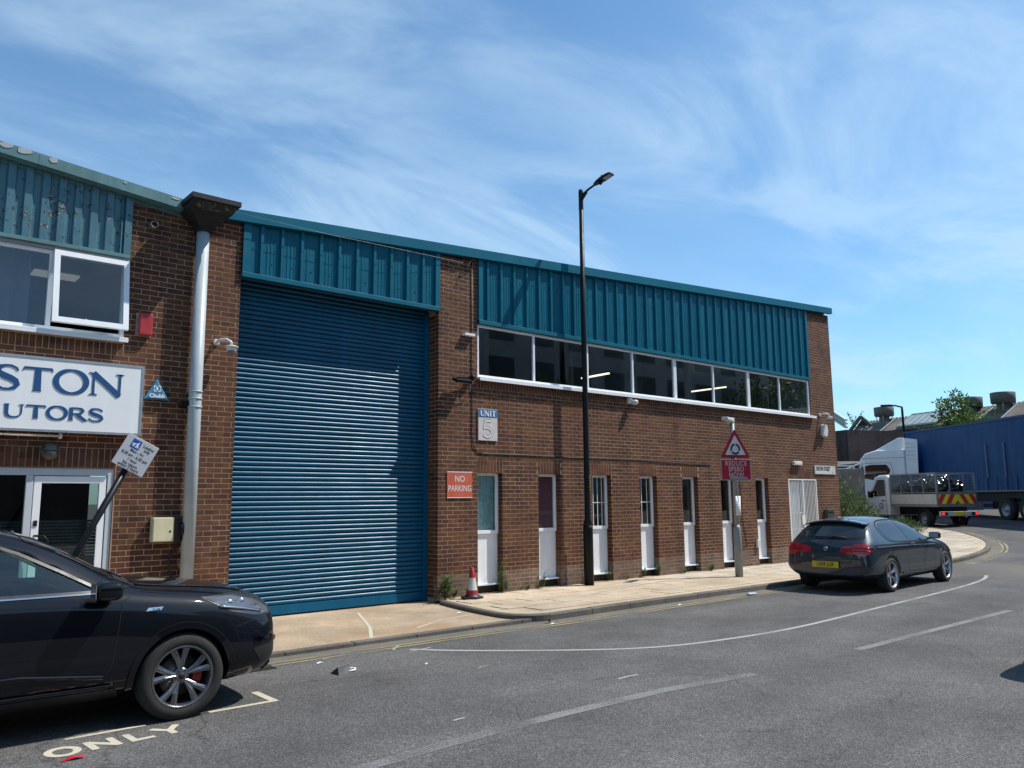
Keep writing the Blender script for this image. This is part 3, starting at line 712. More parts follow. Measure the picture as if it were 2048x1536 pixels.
# room behind the ribbon window
LINE = bpy.data.materials.new('strip_light'); LINE.use_nodes = True
b = LINE.node_tree.nodes['Principled BSDF']; b.inputs['Emission Color'].default_value = (1,.87,.66,1); b.inputs['Emission Strength'].default_value = 2.2; b.inputs['Base Color'].default_value = (.5,.5,.5,1)
ROOM = mat('grey_room_wall', (.20,.23,.27), .9, var=.15, scale=1.2)
mb = MB()
mb.box(.0,11.95,6.5,6.6,3.0,6.0); mb.box(.0,11.95,.1,6.6,2.9,3.0); mb.box(-.05,0,.1,6.6,2.9,6.0); mb.box(11.95,12.0,.1,6.6,2.9,6.0)
mb.build('room_walls', ROOM, U5); MB().box(0,11.95,.09,6.6,5.4,5.5).build('room_ceiling', mat('grey_ceiling', (.24,.27,.31), .9, var=.1), U5)
for (x, y, w, h) in ((1.9,2.2,.14,2.4),(4.3,1.9,.12,2.4),(6.9,2.6,.9,2.4),(9.0,2.0,.15,2.4)): MB().box(x,x+w,y,y+w,3.0,5.4).build('room_column', ROOM, U5)
for (x, y, w, h) in ((4.9,2.5,.6,.9),(7.5,3.6,1.3,.8),(1.0,3,1.4,.9),(9.4,2.8,.9,1.0)): MB().box(x,x+w,y,y+.4,3.0,3.0+1.1+h*.5).build('shelving', ROOM, U5)
for (xa, ya, xb, yb, z) in ((4.75,1.05,4.8,2.0,4.62),(9.98,1.42,9.99,2.85,4.78)):
    mb = MB(); mb.bar((xa,ya,z),(xb,yb,z),.05,.035); tag(mb.build('strip_light', LINE, U5))
# slot windows over white panels ---------------------------------
LACE = mat('net_curtain', (.50,.66,.63), .9, var=.25, scale=14); BLIND = mat('plum_blind', (.30,.10,.12), .8, var=.2, scale=2); PLANT = mat('dark_green_cloth', (.05,.07,.03), .9, var=.5, scale=8)
for k in range(7):
    a, c = 1.5*k+.012, 1.5*k+.573; y0 = .105
    mb = MB(); mb.box(a,a+.055,y0,y0+.06,1.06,2.185); mb.box(c-.055,c,y0,y0+.06,1.06,2.185); mb.box(a+.055,c-.055,y0+.001,y0+.059,2.13,2.185); mb.box(a+.055,c-.055,y0+.001,y0+.059,1.06,1.125)
    f = mb.build('window_frame', UPVC, U5, bevel=.004)
    if k in (2, 3):
        mb = MB()
        for q in (.15,.28,.41) if k == 2 else (.19,.37): mb.box(a+q-.007,a+q+.007,y0+.025,y0+.03,1.125,2.13)
        mb.box(a+.055,c-.055,y0+.0245,y0+.0305,1.60,1.614); mb.build('glazing_bar', WHITE, f)
    MB().box(a+.055,c-.055,y0+.032,y0+.038,1.125,2.13).build('pane', GLASS, f)
    MB().box(a,c,y0+.035,y0+.05,.155,1.058).build('white_panel', UPVCW, U5, bevel=.003)
    MB().box(a-.004,c+.004,y0-.045,y0+.034,.135,.165).build('panel_sill', UPVC, U5, bevel=.003)
    MB().box(a-.005,c+.008,y0+.03,y0+.034,-.1,.135).build('gap_shade_strip', BLKP, U5)  # black strip across the recess below the panel, its shade put in as colour
    MB().box(a,c,y0+.6,y0+.62,.16,2.2).build('room_back', LACE if k == 0 else BLIND if k == 1 else PLANT if k in (2,3) else DARK, U5)
    if k == 0:
        cu = MB(); pts = [(a+.05+i*.012, .012*math.sin(i*1.1)) for i in range(40)]
        prof_sheet(cu, 0, 0, 1.1, 2.15, y0+.075, pts); cu.build('net_curtain', LACE, f, fix=False)
    if k == 1: MB().box(a+.04,c-.04,y0+.062,y0+.066,1.1,2.15).build('blind', BLIND, f)
# white security gate --------------------------------------------
mb = MB(); mb.box(10.55,12.02,.22,.24,0,2.19); mb.build('door_back', DARK, U5)
mb = MB()
for x in (10.56, 11.98): mb.box(x,x+.035,.0,.05,.0,2.18)
mb.box(10.595,11.98,.001,.049,2.145,2.18); mb.box(11.28,11.33,.001,.049,.0,2.145); mb.build('gate_frame', WHITE, U5)
MB().box(10.62,11.28,.12,.15,.02,2.13).build('door', mat('grey_white_door', (.55,.58,.62), .5, var=.1), U5)
for i in range(9):
    x = 10.64+i*.076; MB().box(x,x+.016,.014,.028,.03,2.14).build('gate_bar', WHITE, U5)
for z in (.35, .82, 1.25): MB().box(10.598,11.278,.033,.045,z,z+.035).build('gate_rail', WHITE, U5)
for i in range(8):
    x = 11.40+i*.074; MB().box(x,x+.018,.014,.026,.03,2.14).build('gate_bar', WHITE, U5)
mb = MB(); mb.box(11.16,11.26,-.01,.01,.95,1.2); mb.build('lock_box', WHITE, U5)

# ================================================================== the older unit on the left
UL = tag(empty('workshop', (0, 0, 0)), 'brown brick unit with faded peeling teal cladding, white windows and glazed double door', 'workshop')
W = Wall(); hl = [(-12,-6.145,3.88,8), (-8.35,-6.16,-.3,2.14)]
W.fill((0,0,0), (1,0,0), (0,-1,0), -6.145, -4.56, -.15, lambda x: (fbotL(x) if x < -5.2 else fbotR(x)), holes=hl+[(-6.2,-6.145,2.10,2.40)], base=-9)
W.fill((0,0,0), (1,0,0), (0,-1,0), -12, -6.145, -.15, 3.84, holes=hl+[(-8.5,-6.145,2.10,2.40),(-12,-6.145,3.655,3.9)], base=-9)
W.soldier((0,0,0), (1,0,0), (0,-1,0), -12, -6.15, 3.677, .163); W.soldier((0,0,0), (1,0,0), (0,-1,0), -8.5, -6.15, 2.145, .252)
r = 0
while r*.075 < 5.0:
    W.course((-4.56,0,0), (0,1,0), (1,0,0), .105, .34, r*.075+.005, off=.105-.1125*(r % 2)); r += 1
W.build(UL, 300, keep=lambda c: c.x > -7.8 and c.z > 1.0)
mb = MB(); blocks(mb, -12, -4.562, .0013, .3, -.3, 3.88, hl[1:]); mb.box(-6.143,-4.562,.0013,.3,3.88,5.86); mb.box(-12,-11.8,.3,16,-.3,6.0); mb.box(-12,-4.56,15.8,16,-.3,6.0)
mb.build('wall', MORT, UL)
mb = MB(); slab(mb, -12.05, -5.2, .05, 16, ftopL, -.14, -.05); mb.build('roof', bpy.data.materials['grey_roof_sheet'], UL)
FADE = mat('faded_teal_fascia', (.10,.215,.225), .5, var=.12, scale=4, streak=.2)
def peel_mat():
    m = mat('peeling_teal_sheet', (.062,.165,.205), .42, var=.10, scale=4, streak=.15); t = m.node_tree; L = t.links; b = t.nodes['Principled BSDF']
    geo = t.nodes.new('ShaderNodeNewGeometry'); P = geo.outputs['Position']
    def nz(sc, det, r, v=P, d=0):
        n = t.nodes.new('ShaderNodeTexNoise'); n.inputs['Scale'].default_value = sc; n.inputs['Detail'].default_value = det; n.inputs['Roughness'].default_value = r; n.inputs['Distortion'].default_value = d; L.new(v, n.inputs['Vector']); return n.outputs['Fac']
    def mr(s, a, c, lo, hi):
        n = t.nodes.new('ShaderNodeMapRange'); n.inputs['From Min'].default_value = a; n.inputs['From Max'].default_value = c; n.inputs['To Min'].default_value = lo; n.inputs['To Max'].default_value = hi; L.new(s, n.inputs['Value']); return n.outputs['Result']
    sp = t.nodes.new('ShaderNodeSeparateXYZ'); L.new(P, sp.inputs[0])
    # flaking is worst in a ragged band near mid height and under the eaves
    band = t.nodes.new('ShaderNodeMath'); band.operation = 'SUBTRACT'; L.new(sp.outputs[2], band.inputs[0]); band.inputs[1].default_value = 5.42
    ab = t.nodes.new('ShaderNodeMath'); ab.operation = 'ABSOLUTE'; L.new(band.outputs[0], ab.inputs[0])
    bf = mr(ab.outputs[0], 0, .35, .075, 0)
    a = t.nodes.new('ShaderNodeMath'); a.operation = 'ADD'; L.new(nz(11, 6, .7, P, .3), a.inputs[0]); L.new(bf, a.inputs[1])
    a2 = t.nodes.new('ShaderNodeMath'); a2.operation = 'MULTIPLY_ADD'; L.new(nz(1.6, 3, .5), a2.inputs[0]); a2.inputs[1].default_value = .35; L.new(a.outputs[0], a2.inputs[2])
    fac = mr(a2.outputs[0], .79, .805, 0, 1)
    mx = t.nodes.new('ShaderNodeMixRGB'); L.new(fac, mx.inputs[0]); src = b.inputs['Base Color'].links[0].from_socket; L.new(src, mx.inputs[1])
    cr = t.nodes.new('ShaderNodeMixRGB'); cr.inputs[1].default_value = (.035,.05,.055,1); cr.inputs[2].default_value = (.36,.38,.38,1); L.new(mr(nz(26, 3, .6), .54, .60, 0, 1), cr.inputs[0])
    L.new(cr.outputs[0], mx.inputs[2]); L.new(mx.outputs[0], b.inputs['Base Color'])
    bn = t.nodes.new('ShaderNodeBump'); bn.inputs['Strength'].default_value = 1; bn.inputs['Distance'].default_value = .012; L.new(fac, bn.inputs['Height']); L.new(bn.outputs[0], b.inputs['Normal'])
    return m
PEEL = peel_mat()
# trapezoid cladding: wide crowns
def trap(x0, x1, z0, z1, pitch, first, parent, m, every=4):
    xs = []; x = first
    while x < x1: xs.append(x); x += pitch
    ed = [x0]+[xs[i]+.001 for i in range(every, len(xs), every)]+[x1]
    for a, b in zip(ed, ed[1:]):
        pts = [(a, 0)]
        for rx in xs:
            for dx, d in ((.015,0),(.035,.035),(.115,.035),(.135,0)):
                if a < rx+dx < b: pts.append((rx+dx, d))
        pts.append((b, 0))
        mb = MB(); prof_sheet(mb, a, b, z0, z1, -.002, pts); mb.build('cladding_sheet', m, parent, fix=False).modifiers.new('s', 'SOLIDIFY').thickness = -.004
trap(-12, -6.24, 5.10, lambda x: fbotL(x)+.05, .196, -12.0, UL, PEEL)
mb = MB(); mb.box(-6.24,-6.148,-.045,0,5.1,5.95); mb.build('corner_trim', PEEL, UL)
mb = MB(); mb.box(-12,-6.148,-.05,0,5.045,5.095); mb.build('drip_flashing', FADE, UL, bevel=.003)
for a, b in ((-12,-9.4),(-9.4,-7.35),(-7.35,-5.2)):
    mb = MB(); slab(mb, a+.002, b-.002, -.16, -.135, ftopL, -.15, 0); slab(mb, a+.002, b-.002, -.134, .25, ftopL, -.02, -.001); slab(mb, a+.002, b-.002, -.134, -.004, ftopL, -.165, -.15); slab(mb, a+.002, b-.002, -.02, -.001, ftopL, -.22, -.165)
    mb.build('fascia', FADE, UL)
LEAD = mat('weathered_lead_patch', (.42,.42,.41), .5, metal=.2, var=.1)
for (x, w, h) in ((-7.72,.16,.06),(-7.52,.17,.07),(-7.18,.10,.07),(-6.3,.05,.03),(-5.62,.12,.03)):
    z = ftopL(x); mb = MB(); p = [(x+w*.5*math.cos(t)*(1+.15*math.sin(3*t+x*9)), z-.028-h*.1+h*.62*math.sin(t)*(1+.2*math.cos(2*t+x))) for t in [i*math.pi/5 for i in range(10)]]
    p = [(a, min(c, ftopL(a)-.004)) for a, c in p]
    mb.prism(p, -.166, -.162); mb.build('fascia_patch', LEAD, UL)
# upper windows
GREYF = mat('grey_frame_head', (.30,.29,.30), .5)
MB().box(-12,-6.148,-.015,.10,5.0,5.043).build('window_head', GREYF, UL)
mb = MB(); mb.box(-12,-6.12,-.10,.10,3.885,3.915); mb.box(-12,-6.12,-.10,-.085,3.85,3.885); mb.build('window_sill', UPVC, UL, bevel=.003)
mb = MB()
for x in (-9.12,-8.06,-7.11): mb.box(x,x+.06,.02,.09,3.975,4.945)
mb.box(-6.21,-6.15,.02,.09,3.975,4.945); mb.box(-12,-6.15,.0205,.0895,3.917,3.975); mb.box(-12,-6.15,.0205,.0895,4.945,4.998)
f = mb.build('window_frame', UPVC, UL, bevel=.004)
for a, b in ((-12,-9.12),(-9.06,-8.06),(-8.0,-7.11)): MB().box(a,b,.05,.056,3.975,4.945).build('pane', GLASS, f)
sash = inst('window_sash', (lambda m: (m.box(0,.92,-.05,0,-1.0,-.93), m.box(0,.92,-.05,0,-.07,0), m.box(0,.07,-.0495,-.0005,-.93,-.07), m.box(.85,.92,-.0495,-.0005,-.93,-.07), m)[-1])(MB()).mesh('window_sash', UPVC), UL, (-7.07,.0,4.99), (rad(-8.5), 0, 0))
mb = MB(); mb.box(.07,.85,-.03,-.024,-.93,-.07); mb.build('pane', GLASS, sash)
MB().box(.40,.42,.0,.02,-.99,-.90).build('stay_handle', WHITE, sash)
CURT = mat('dusky_curtain', (.16,.14,.19), .9, var=.2, scale=3)
mb = MB(); pts = [(-8.4+i*.03, .03*math.sin(i*.9)) for i in range(38)]; prof_sheet(mb, 0, 0, 3.9, 5.0, .22, pts); mb.build('curtain', CURT, UL, fix=False)
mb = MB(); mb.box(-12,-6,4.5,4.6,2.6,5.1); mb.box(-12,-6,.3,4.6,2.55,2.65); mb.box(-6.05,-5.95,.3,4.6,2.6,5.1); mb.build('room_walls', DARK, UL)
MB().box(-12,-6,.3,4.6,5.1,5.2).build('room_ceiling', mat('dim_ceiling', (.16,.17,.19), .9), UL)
PANEL = mat('light_panel', (.55,.52,.46), .8, emit=.35)
MB().box(-7.05,-6.45,1.5,1.8,5.06,5.09).build('ceiling_panel', PANEL, UL)
# door and side light
mb = MB(); mb.box(-8.34,-6.165,.02,.12,2.04,2.135); mb.box(-8.34,-8.26,.021,.119,-.05,2.04); mb.box(-6.24,-6.165,.021,.119,-.05,2.04); mb.box(-7.18,-7.10,.021,.119,-.05,2.04); mb.box(-8.26,-7.18,.022,.118,.0,.12)
f = mb.build('door_frame', GREYP if False else mat('grey_white_aluminium', (.50,.54,.58), .45, var=.05), UL, bevel=.004)
SCR = mat('patterned_screen', (.16,.19,.20), .7, var=.4, scale=40)
GLD = glass('door_glass', (.55,.6,.6))
MB().box(-8.26,-7.18,.06,.066,.12,2.04).build('pane', GLD, f)
def door_leaf(x0, x1):
    mb = MB(); mb.box(x0,x0+.085,.03,.08,.0,2.03); mb.box(x1-.085,x1,.03,.08,.0,2.03); mb.box(x0+.085,x1-.085,.031,.079,1.94,2.03); mb.box(x0+.085,x1-.085,.031,.079,.40,.60); mb.box(x0+.085,x1-.085,.031,.079,.0,.12)
    d = mb.build('door', UPVC, UL, bevel=.004)
    MB().box(x0+.085,x1-.085,.05,.056,.60,1.94).build('pane', GLD, d); MB().box(x0+.085,x1-.085,.05,.056,.12,.40).build('pane', GLD, d)
    mb = MB(); mb.tube([(x0+.045,.03,1.28),(x0+.06,-.055,1.28),(x0+.13,-.10,1.275),(x0+.17,-.11,1.22),(x0+.17,-.11,.75),(x0+.13,-.09,.70),(x0+.045,.03,.70)], .014, 10); mb.build('handle', BLACK, d)
    mb = MB(); mb.box(x0+.025,x0+.065,.02,.03,1.40,1.47); mb.lathe([(0,.012),(.010,.012),(.010,.02)], 12, 'y', (x0+.045,0,1.44)); mb.build('lock', BLKP, d)
door_leaf(-7.09,-6.25)
mb = MB()
for k in range(34): mb.box(-8.24,-6.26,.13,.134,.05+k*.042,.05+k*.042+.03)
tag(mb.build('screen_slats', SCR, UL), kind='stuff')
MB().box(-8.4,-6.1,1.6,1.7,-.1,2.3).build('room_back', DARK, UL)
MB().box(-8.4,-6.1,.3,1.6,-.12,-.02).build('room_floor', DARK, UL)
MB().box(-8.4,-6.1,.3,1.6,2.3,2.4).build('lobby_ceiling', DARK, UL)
# stickers on the glass
st = MB().box(-7.40,-7.22,.052,.056,1.13,1.32).build('window_sticker', BLKP, UL)
MB().box(-7.34,-7.24,.048,.051,1.235,1.30).build('red_square', mat('pink_red_print', (.6,.06,.10), .6), st)
text('sticker_text', 'LL STOCKIST', .032, WHITE, st, (-7.36,.047,1.335), align='CENTER')
text('sticker_text', 'OSE', .07, WHITE, st, (-7.33,.047,1.17), align='CENTER')
# ------------------------------------------------------------------ things on the walls
SIGNW = mat('sign_white', (.82,.85,.86), .35, var=.03, scale=2, streak=.03); NAVY = mat('navy_lettering', (.012,.075,.21), .45, var=.05)
ALU = mat('aluminium', (.5,.52,.54), .35, metal=.7, var=.08)
t = tag(empty('shop_sign', (-5.92, -.005, 2.59)), 'large white fascia sign with navy letters STON and UTORS above the glazed door', 'sign')
mb = MB(); mb.box(-4.2,0,-.16,-.001,0,.93); mb.build('box', SIGNW, t, bevel=.004)
mb = MB(); mb.box(-4.21,.012,-.166,-.15,-.012,.02); mb.box(-4.21,.012,-.166,-.15,.91,.942); mb.box(-.018,.012,-.167,-.15,.02,.91); mb.box(-4.21,-4.18,-.167,-.15,.02,.91); mb.build('frame', ALU, t)
mb = MB()
for x in (-.2,-.9,-1.7): mb.box(x,x+.03,-.168,-.164,-.008,.01)
for z in (.25,.5): mb.box(.012,.018,-.15,-.12,z,z+.03)
mb.build('fixing_clip', GALV, t)
def glyph(ch, h, wd, thick, thin, serif):
    mb = MB(); y = 0; T = .006
    S2 = lambda pts, w, dy=0, **k: stroke(mb, [(a*wd, b*h) for a, b in pts], w, y=-dy, th=-(-T) , frame='xz', **k)
    def ser(x, z, w=None, up=1): # small bracketed serif
        w = w or serif; stroke(mb, [(x-w/2, z), (x-w*.2, z+up*h*.03), (x+w*.2, z+up*h*.03), (x+w/2, z)], [.02*h, .05*h, .05*h, .02*h], y=-.0011, th=T, frame='xz')
    if ch == 'S': S2([(.86,.80),(.80,.90),(.62,.985),(.42,.99),(.22,.93),(.13,.80),(.18,.66),(.36,.56),(.60,.47),(.80,.36),(.86,.22),(.76,.08),(.55,.01),(.34,.01),(.16,.09),(.08,.22)], [thin*.9,thin,thin,thin,thick*.7,thick*.85,thick,thick*1.1,thick*1.1,thick,thick*.9,thick*.7,thin,thin,thin,thin*.9])
    if ch == 'T':
        S2([(.5,0),(.5,.98)], [thick*1.25,thick]); S2([(.02,.86),(.05,.96),(.5,.965),(.95,.96),(.98,.86)], [thin*.6,thin*1.15,thin,thin*1.15,thin*.6], .0006); ser(.5*wd, 0.01*h)
    if ch == 'O': mb2 = [(0.5+.44*math.cos(a), .5+.5*math.sin(a)) for a in [i*math.pi/16 for i in range(32)]]; S2(mb2, [thin+(thick-thin)*abs(math.cos(i*math.pi/16)) for i in range(32)], close=True)
    if ch == 'N':
        S2([(.12,0),(.12,.97)], [thin*1.1,thin]); S2([(.10,.98),(.88,.02)], [thick,thick*1.1], .0006); S2([(.88,0),(.88,1.0)], [thin,thin*1.15], .0011); ser(.12*wd, .01*h); ser(.88*wd, .99*h, up=-1); ser(.10*wd, .99*h, up=-1)
    if ch == 'U':
        S2([(.16,1),(.16,.35),(.20,.15),(.35,.03),(.55,.02),(.72,.10),(.82,.25),(.84,.4),(.84,1)], [thick,thick,thick*.9,thin*1.2,thin,thin,thin,thin,thin]); ser(.16*wd, .99*h, up=-1); ser(.84*wd, .99*h, up=-1)
    if ch == 'R':
        S2([(.16,0),(.16,.98)], thick); S2([(.16,.955),(.50,.96),(.70,.90),(.77,.75),(.70,.59),(.50,.51),(.16,.50)], [thin,thin,thick*.7,thick*.95,thick*.7,thin,thin], .0006); S2([(.42,.50),(.62,.28),(.92,0)], [thick*.8,thick,thick*.8], .0011); ser(.16*wd, .01*h); ser(.92*wd, .01*h)
    if ch == 'I': S2([(.5,0),(.5,1)], thick); ser(.5*wd, .01*h); ser(.5*wd, .99*h, up=-1)
    return mb
def word(s, parent, x, z, h, ws, thick, thin, serif, m, y, adv=1.0):
    for ch, w in zip(s, ws):
        glyph(ch, h, w, thick, thin, serif).build('letter', m, parent, loc=(x, y, z)); x += w*adv
word('STON', t, -1.72, .50, .30, (.29,.34,.40,.42), .068, .026, .10, NAVY, -.1615, adv=1.03)
word('UTORS', t, -1.60, .155, .165, (.235,.225,.235,.225,.20), .042, .017, .06, NAVY, -.1615, adv=1.03)
# tube light under the sign, bulkhead, vent, red alarm box, triangular alarm, cabinets
t = tag(empty('tube_light', (-6.87, -.06, 2.54)), 'white tubular lamp bar just under the large white sign', 'lamp')
mb = MB(); mb.tube([(-1.9,0,0),(0,0,0)], .016, 12); mb.build('tube', WHITE, t); MB().lathe([(0,0),(.033,0),(.036,.012),(.033,.035),(0,.04)], 20, 'x').build('end_cap', WHITE, t)
MB().box(-.62,-.60,-.012,.055,-.02,.02).build('bracket', BLKP, t)
t = tag(empty('bulkhead_light', (-6.945, -.01, 2.34)), 'round grey louvred bulkhead lamp above the glazed door', 'lamp')
mb = MB(); mb.smooth = True; mb.lathe([(0,-.085),(.05,-.08),(.085,-.06),(.105,-.03),(.11,0)], 28, 'y'); mb.build('dome', mat('brown_grey_plastic', (.10,.095,.09), .5), t)
for z in (-.03, 0.01, .05): MB().box(-.095,.095,-.09+abs(z)*.5,-.02,z-.005,z+.005).build('louvre', BLKP, t)
t = tag(empty('wall_vent', (-5.86, -.005, 5.60)), 'small round metal vent cowl high on the brick pier', 'vent')
mb = MB(); mb.smooth = True; mb.lathe([(.042,0),(.065,0),(.065,-.012),(.052,-.02),(.050,-.07),(.042,-.07),(.042,0)], 24, 'y'); mb.build('ring', mat('weathered_steel', (.18,.17,.14), .5, metal=.5), t)
mb = MB(); mb.smooth = True; mb.lathe([(0,-.02),(.042,-.02)], 24, 'y'); mb.build('throat', BLKP, t)
t = tag(empty('alarm_box', (-5.90, -.004, 4.14)), 'small faded red alarm box beside the opened white window', 'alarm box')
MB().box(-.115,.09,-.01,0,-.16,.16).build('back_plate', mat('grey_board', (.28,.26,.25), .6), t)
MB().box(-.085,.09,-.085,-.0105,-.155,.155).build('cover', mat('faded_red', (.42,.035,.045), .4, var=.15, scale=9, streak=.2), t, bevel=.018, seg=4)
t = tag(empty('alarm_bell', (-5.70, -.005, 3.13)), 'blue triangular intruder alarm with white lettering beside the white sign', 'alarm box')
mb = MB(); n3 = [(-.165,-.03),(.165,-.03),(0,.26)]; mb.prism(n3, -.04, -.001); b_ = [(-.165,-.03),(.165,-.03),(0,.26)]; 
mb.add([(-.165,-.04,-.03),(.165,-.04,-.03),(0,-.04,.26),(-.12,-.07,-.005),(.12,-.07,-.005),(0,-.07,.21)], [(0,1,4,3),(1,2,5,4),(2,0,3,5),(3,4,5)])
mb.build('cover', mat('alarm_blue', (.035,.20,.36), .35, var=.1), t, bevel=.004)
text('lettering', 'Chubb', .075, WHITE, t, (0,-.0715,.02), bold=.003)
mb = MB()
for sx in (-1, 1):
    for sz in (0, 1):
        x = sx*.04; z = .085+sz*.075; mb.box(min(x,x-sx*.03),max(x,x-sx*.03),-.0725,-.0705,z-.006,z+.006); mb.box(x-.006,x+.006,-.0735,-.0706,min(z,z+(-.03 if sz else .03)),max(z,z+(-.03 if sz else .03)))
mb.box(-.015,.01,-.0725,-.0705,.10,.145); mb.build('emblem', WHITE, t)
t = tag(empty('meter_cabinet', (-5.535, -.004, 1.15)), 'cream metal wall cabinet with a round lock beside the black charger', 'cabinet')
MB().box(-.14,.14,-.12,0,0,.33).build('body', CREAM, t, bevel=.004); MB().box(-.128,.128,-.126,-.1205,.012,.318).build('door', CREAM, t, bevel=.003)
MB().lathe([(0,-.13),(.014,-.13),(.014,-.125)], 14, 'y', (.09,0,.14)).build('lock', BLKP, t)
t = tag(empty('car_charger', (-5.30, -.004, 1.16)), 'black wall mounted vehicle charger with coiled cable behind the pale pipe', 'charger')
MB().box(-.11,.10,-.12,0,-.02,.34).build('body', BLKP, t, bevel=.035, seg=4)
mb = MB(); mb.tube([(0,-.14,.24),(.0,-.17,.20),(.02,-.16,.1),(.02,-.13,.0)], .022, 10); mb.build('plug', mat('black_gloss', (.01,.01,.012), .15), t)
mb = MB(); pts = []
for i in range(70): a = i*.32; pts.append((.03+.15*math.sin(a)+.01*math.sin(i), -.06-.03*math.cos(a*.7), -.32+.26*math.cos(a)))
mb.tube([(.02,-.12,.0),(.03,-.1,-.06)]+pts, .009, 8); mb.build('cable', BLKP, t)
# dome cameras
CAMW = mat('camera_white', (.62,.63,.62), .4, var=.08, scale=12)
def dome_camera(loc, label, sx=1, group='dome cameras on the brick walls'):
    t = tag(empty('security_camera', loc), label, 'camera', group)
    MB().lathe([(0,-.03),(.04,-.03),(.05,0)], 20, 'y').build('wall_plate', CAMW, t)
    mb = MB(); mb.tube([(0,-.02,0),(sx*.03,-.08,.03),(sx*.09,-.16,.03),(sx*.14,-.21,-.01),(sx*.15,-.22,-.06)], .021, 12); mb.build('arm', CAMW, t)
    c = (sx*.15,-.22,-.06); mb = MB(); mb.smooth = True; mb.lathe([(0,.0),(.05,-.005),(.095,-.02),(.098,-.03),(.075,-.04),(.068,-.085)], 24, 'z', c); mb.build('housing', CAMW, t)
    mb = MB(); mb.smooth = True; mb.lathe([(.066,-.085),(.06,-.115),(.04,-.14),(0,-.15)], 24, 'z', c); mb.build('dome', mat('smoked_dome', (.16,.17,.17), .1), t)
    return t
dome_camera((-4.89,-.004,4.02), 'white dome camera on a curved arm between the pale pipe and the shutter')
dome_camera((12.42,-.004,4.02), 'white dome camera on a curved arm at the far brick corner of the warehouse')
t = tag(empty('security_camera', (4.22,-.004,3.78)), 'small cream turret camera under the middle of the ribbon window sill', 'camera', 'dome cameras on the brick walls')
MB().box(-.07,.05,-.07,0,-.03,.10).build('junction_box', CAMW, t, bevel=.01); mb = MB(); mb.smooth = True; mb.lathe([(0,.0),(.06,-.005),(.075,-.03),(.075,-.08),(.05,-.10),(0,-.105)], 22, 'z', (.05,-.13,.05)); mb.build('housing', CAMW, t)
MB().box(-.01,.03,-.10,-.06,.0,.05).build('bracket', CAMW, t)
mb = MB(); mb.tube([(0,-.02,-.03),(-.01,-.04,-.2),(.05,-.02,-.26)], .006, 6); mb.build('cable', BLKP, t)
# flood light and small white box on the pier
t = tag(empty('flood_light', (-.20,-.004,3.90)), 'black twin floodlight on the brick pier right of the shutter', 'lamp')
MB().box(-.05,.05,-.09,0,-.03,.03).build('bracket', BLACK, t); mb = MB(); mb.bar((0,-.07,0),(-.36,-.12,-.02),.03); mb.build('arm', BLACK, t)
MB().obox((-.27,-.145,-.07),.34,.15,.06,(rad(22),0,0)).build('lamp_head', BLACK, t, bevel=.008); MB().obox((-.27,-.157,-.103),.28,.11,.006,(rad(22),0,0)).build('lens', mat('floodlight_lens', (.28,.27,.26), .3), t)
mb = MB(); mb.smooth = True; mb.lathe([(0,-.07),(.035,-.06),(.045,0),(.03,.03)], 16, 'y', (.02,-.06,.03)); mb.build('sensor', BLACK, t)
mb = MB(); mb.tube([(-.1,-.15,-.03),(-.08,-.10,-.2),(-.02,-.06,-.24),(.03,-.01,-.1)], .006, 6); mb.build('cable', BLKP, t)
t = tag(empty('junction_box', (-.24,-.004,4.72)), 'small pale weathered box high on the brick pier by the ribbon window', 'box')
MB().box(-.12,.12,-.09,0,-.02,.025).build('body', WHITE, t, bevel=.005); MB().box(-.03,.03,-.085,-.002,-.04,-.0205).build('bracket', GALV, t)
# cable down the pier and along the wall
mb = MB(); mb.tube([(-.14,-.012,6.30),(-.14,-.014,4.4),(-.135,-.013,3.2),(-.14,-.013,2.85),(-.11,-.013,2.68),(0.0,-.013,2.56),(.15,-.012,2.53),(1.0,-.013,2.535),(2.4,-.012,2.52),(4.2,-.013,2.53),(6.0,-.012,2.49),(7.1,-.013,2.47)], .009, 8)
tag(mb.build('wall_cable', BLKP), 'thin black cable running down the brick pier and along the wall', 'cable')
mb = MB(); mb.tube([(8.3,-.012,2.4),(8.32,-.012,1.2),(8.5,-.012,.5)], .007, 6); tag(mb.build('wall_cable', BLKP), 'thin black cable hanging down beside the road sign post', 'cable')
mb = MB(); mb.tube([(-4.85,-.16,6.02),(-3.2,-.16,6.0),(-1.7,-.15,6.03),(-.38,-.06,6.08)], .0028, 6); tag(mb.build('wire', mat('pale_wire', (.35,.36,.36), .5)), 'thin pale wire strung across the teal cladding over the shutter', 'wire')
# rose-like bracket for the wire
t = tag(empty('wire_bracket', (-.34,-.01,6.08)), 'twisted wire bracket under the teal fascia on the brick pier', 'bracket')
mb = MB(); mb.tube([(0,0,0),(.08,-.08,-.02),(.16,-.05,.10),(.3,-.03,.12)], .006, 6); mb.tube([(.02,-.02,.02),(.08,-.12,-.06),(.02,-.06,-.1)], .005, 6); mb.tube([(.05,-.09,0),(.12,-.02,-.1)], .005, 6); mb.build('wire', mat('rusty_wire', (.10,.085,.07), .7), t)
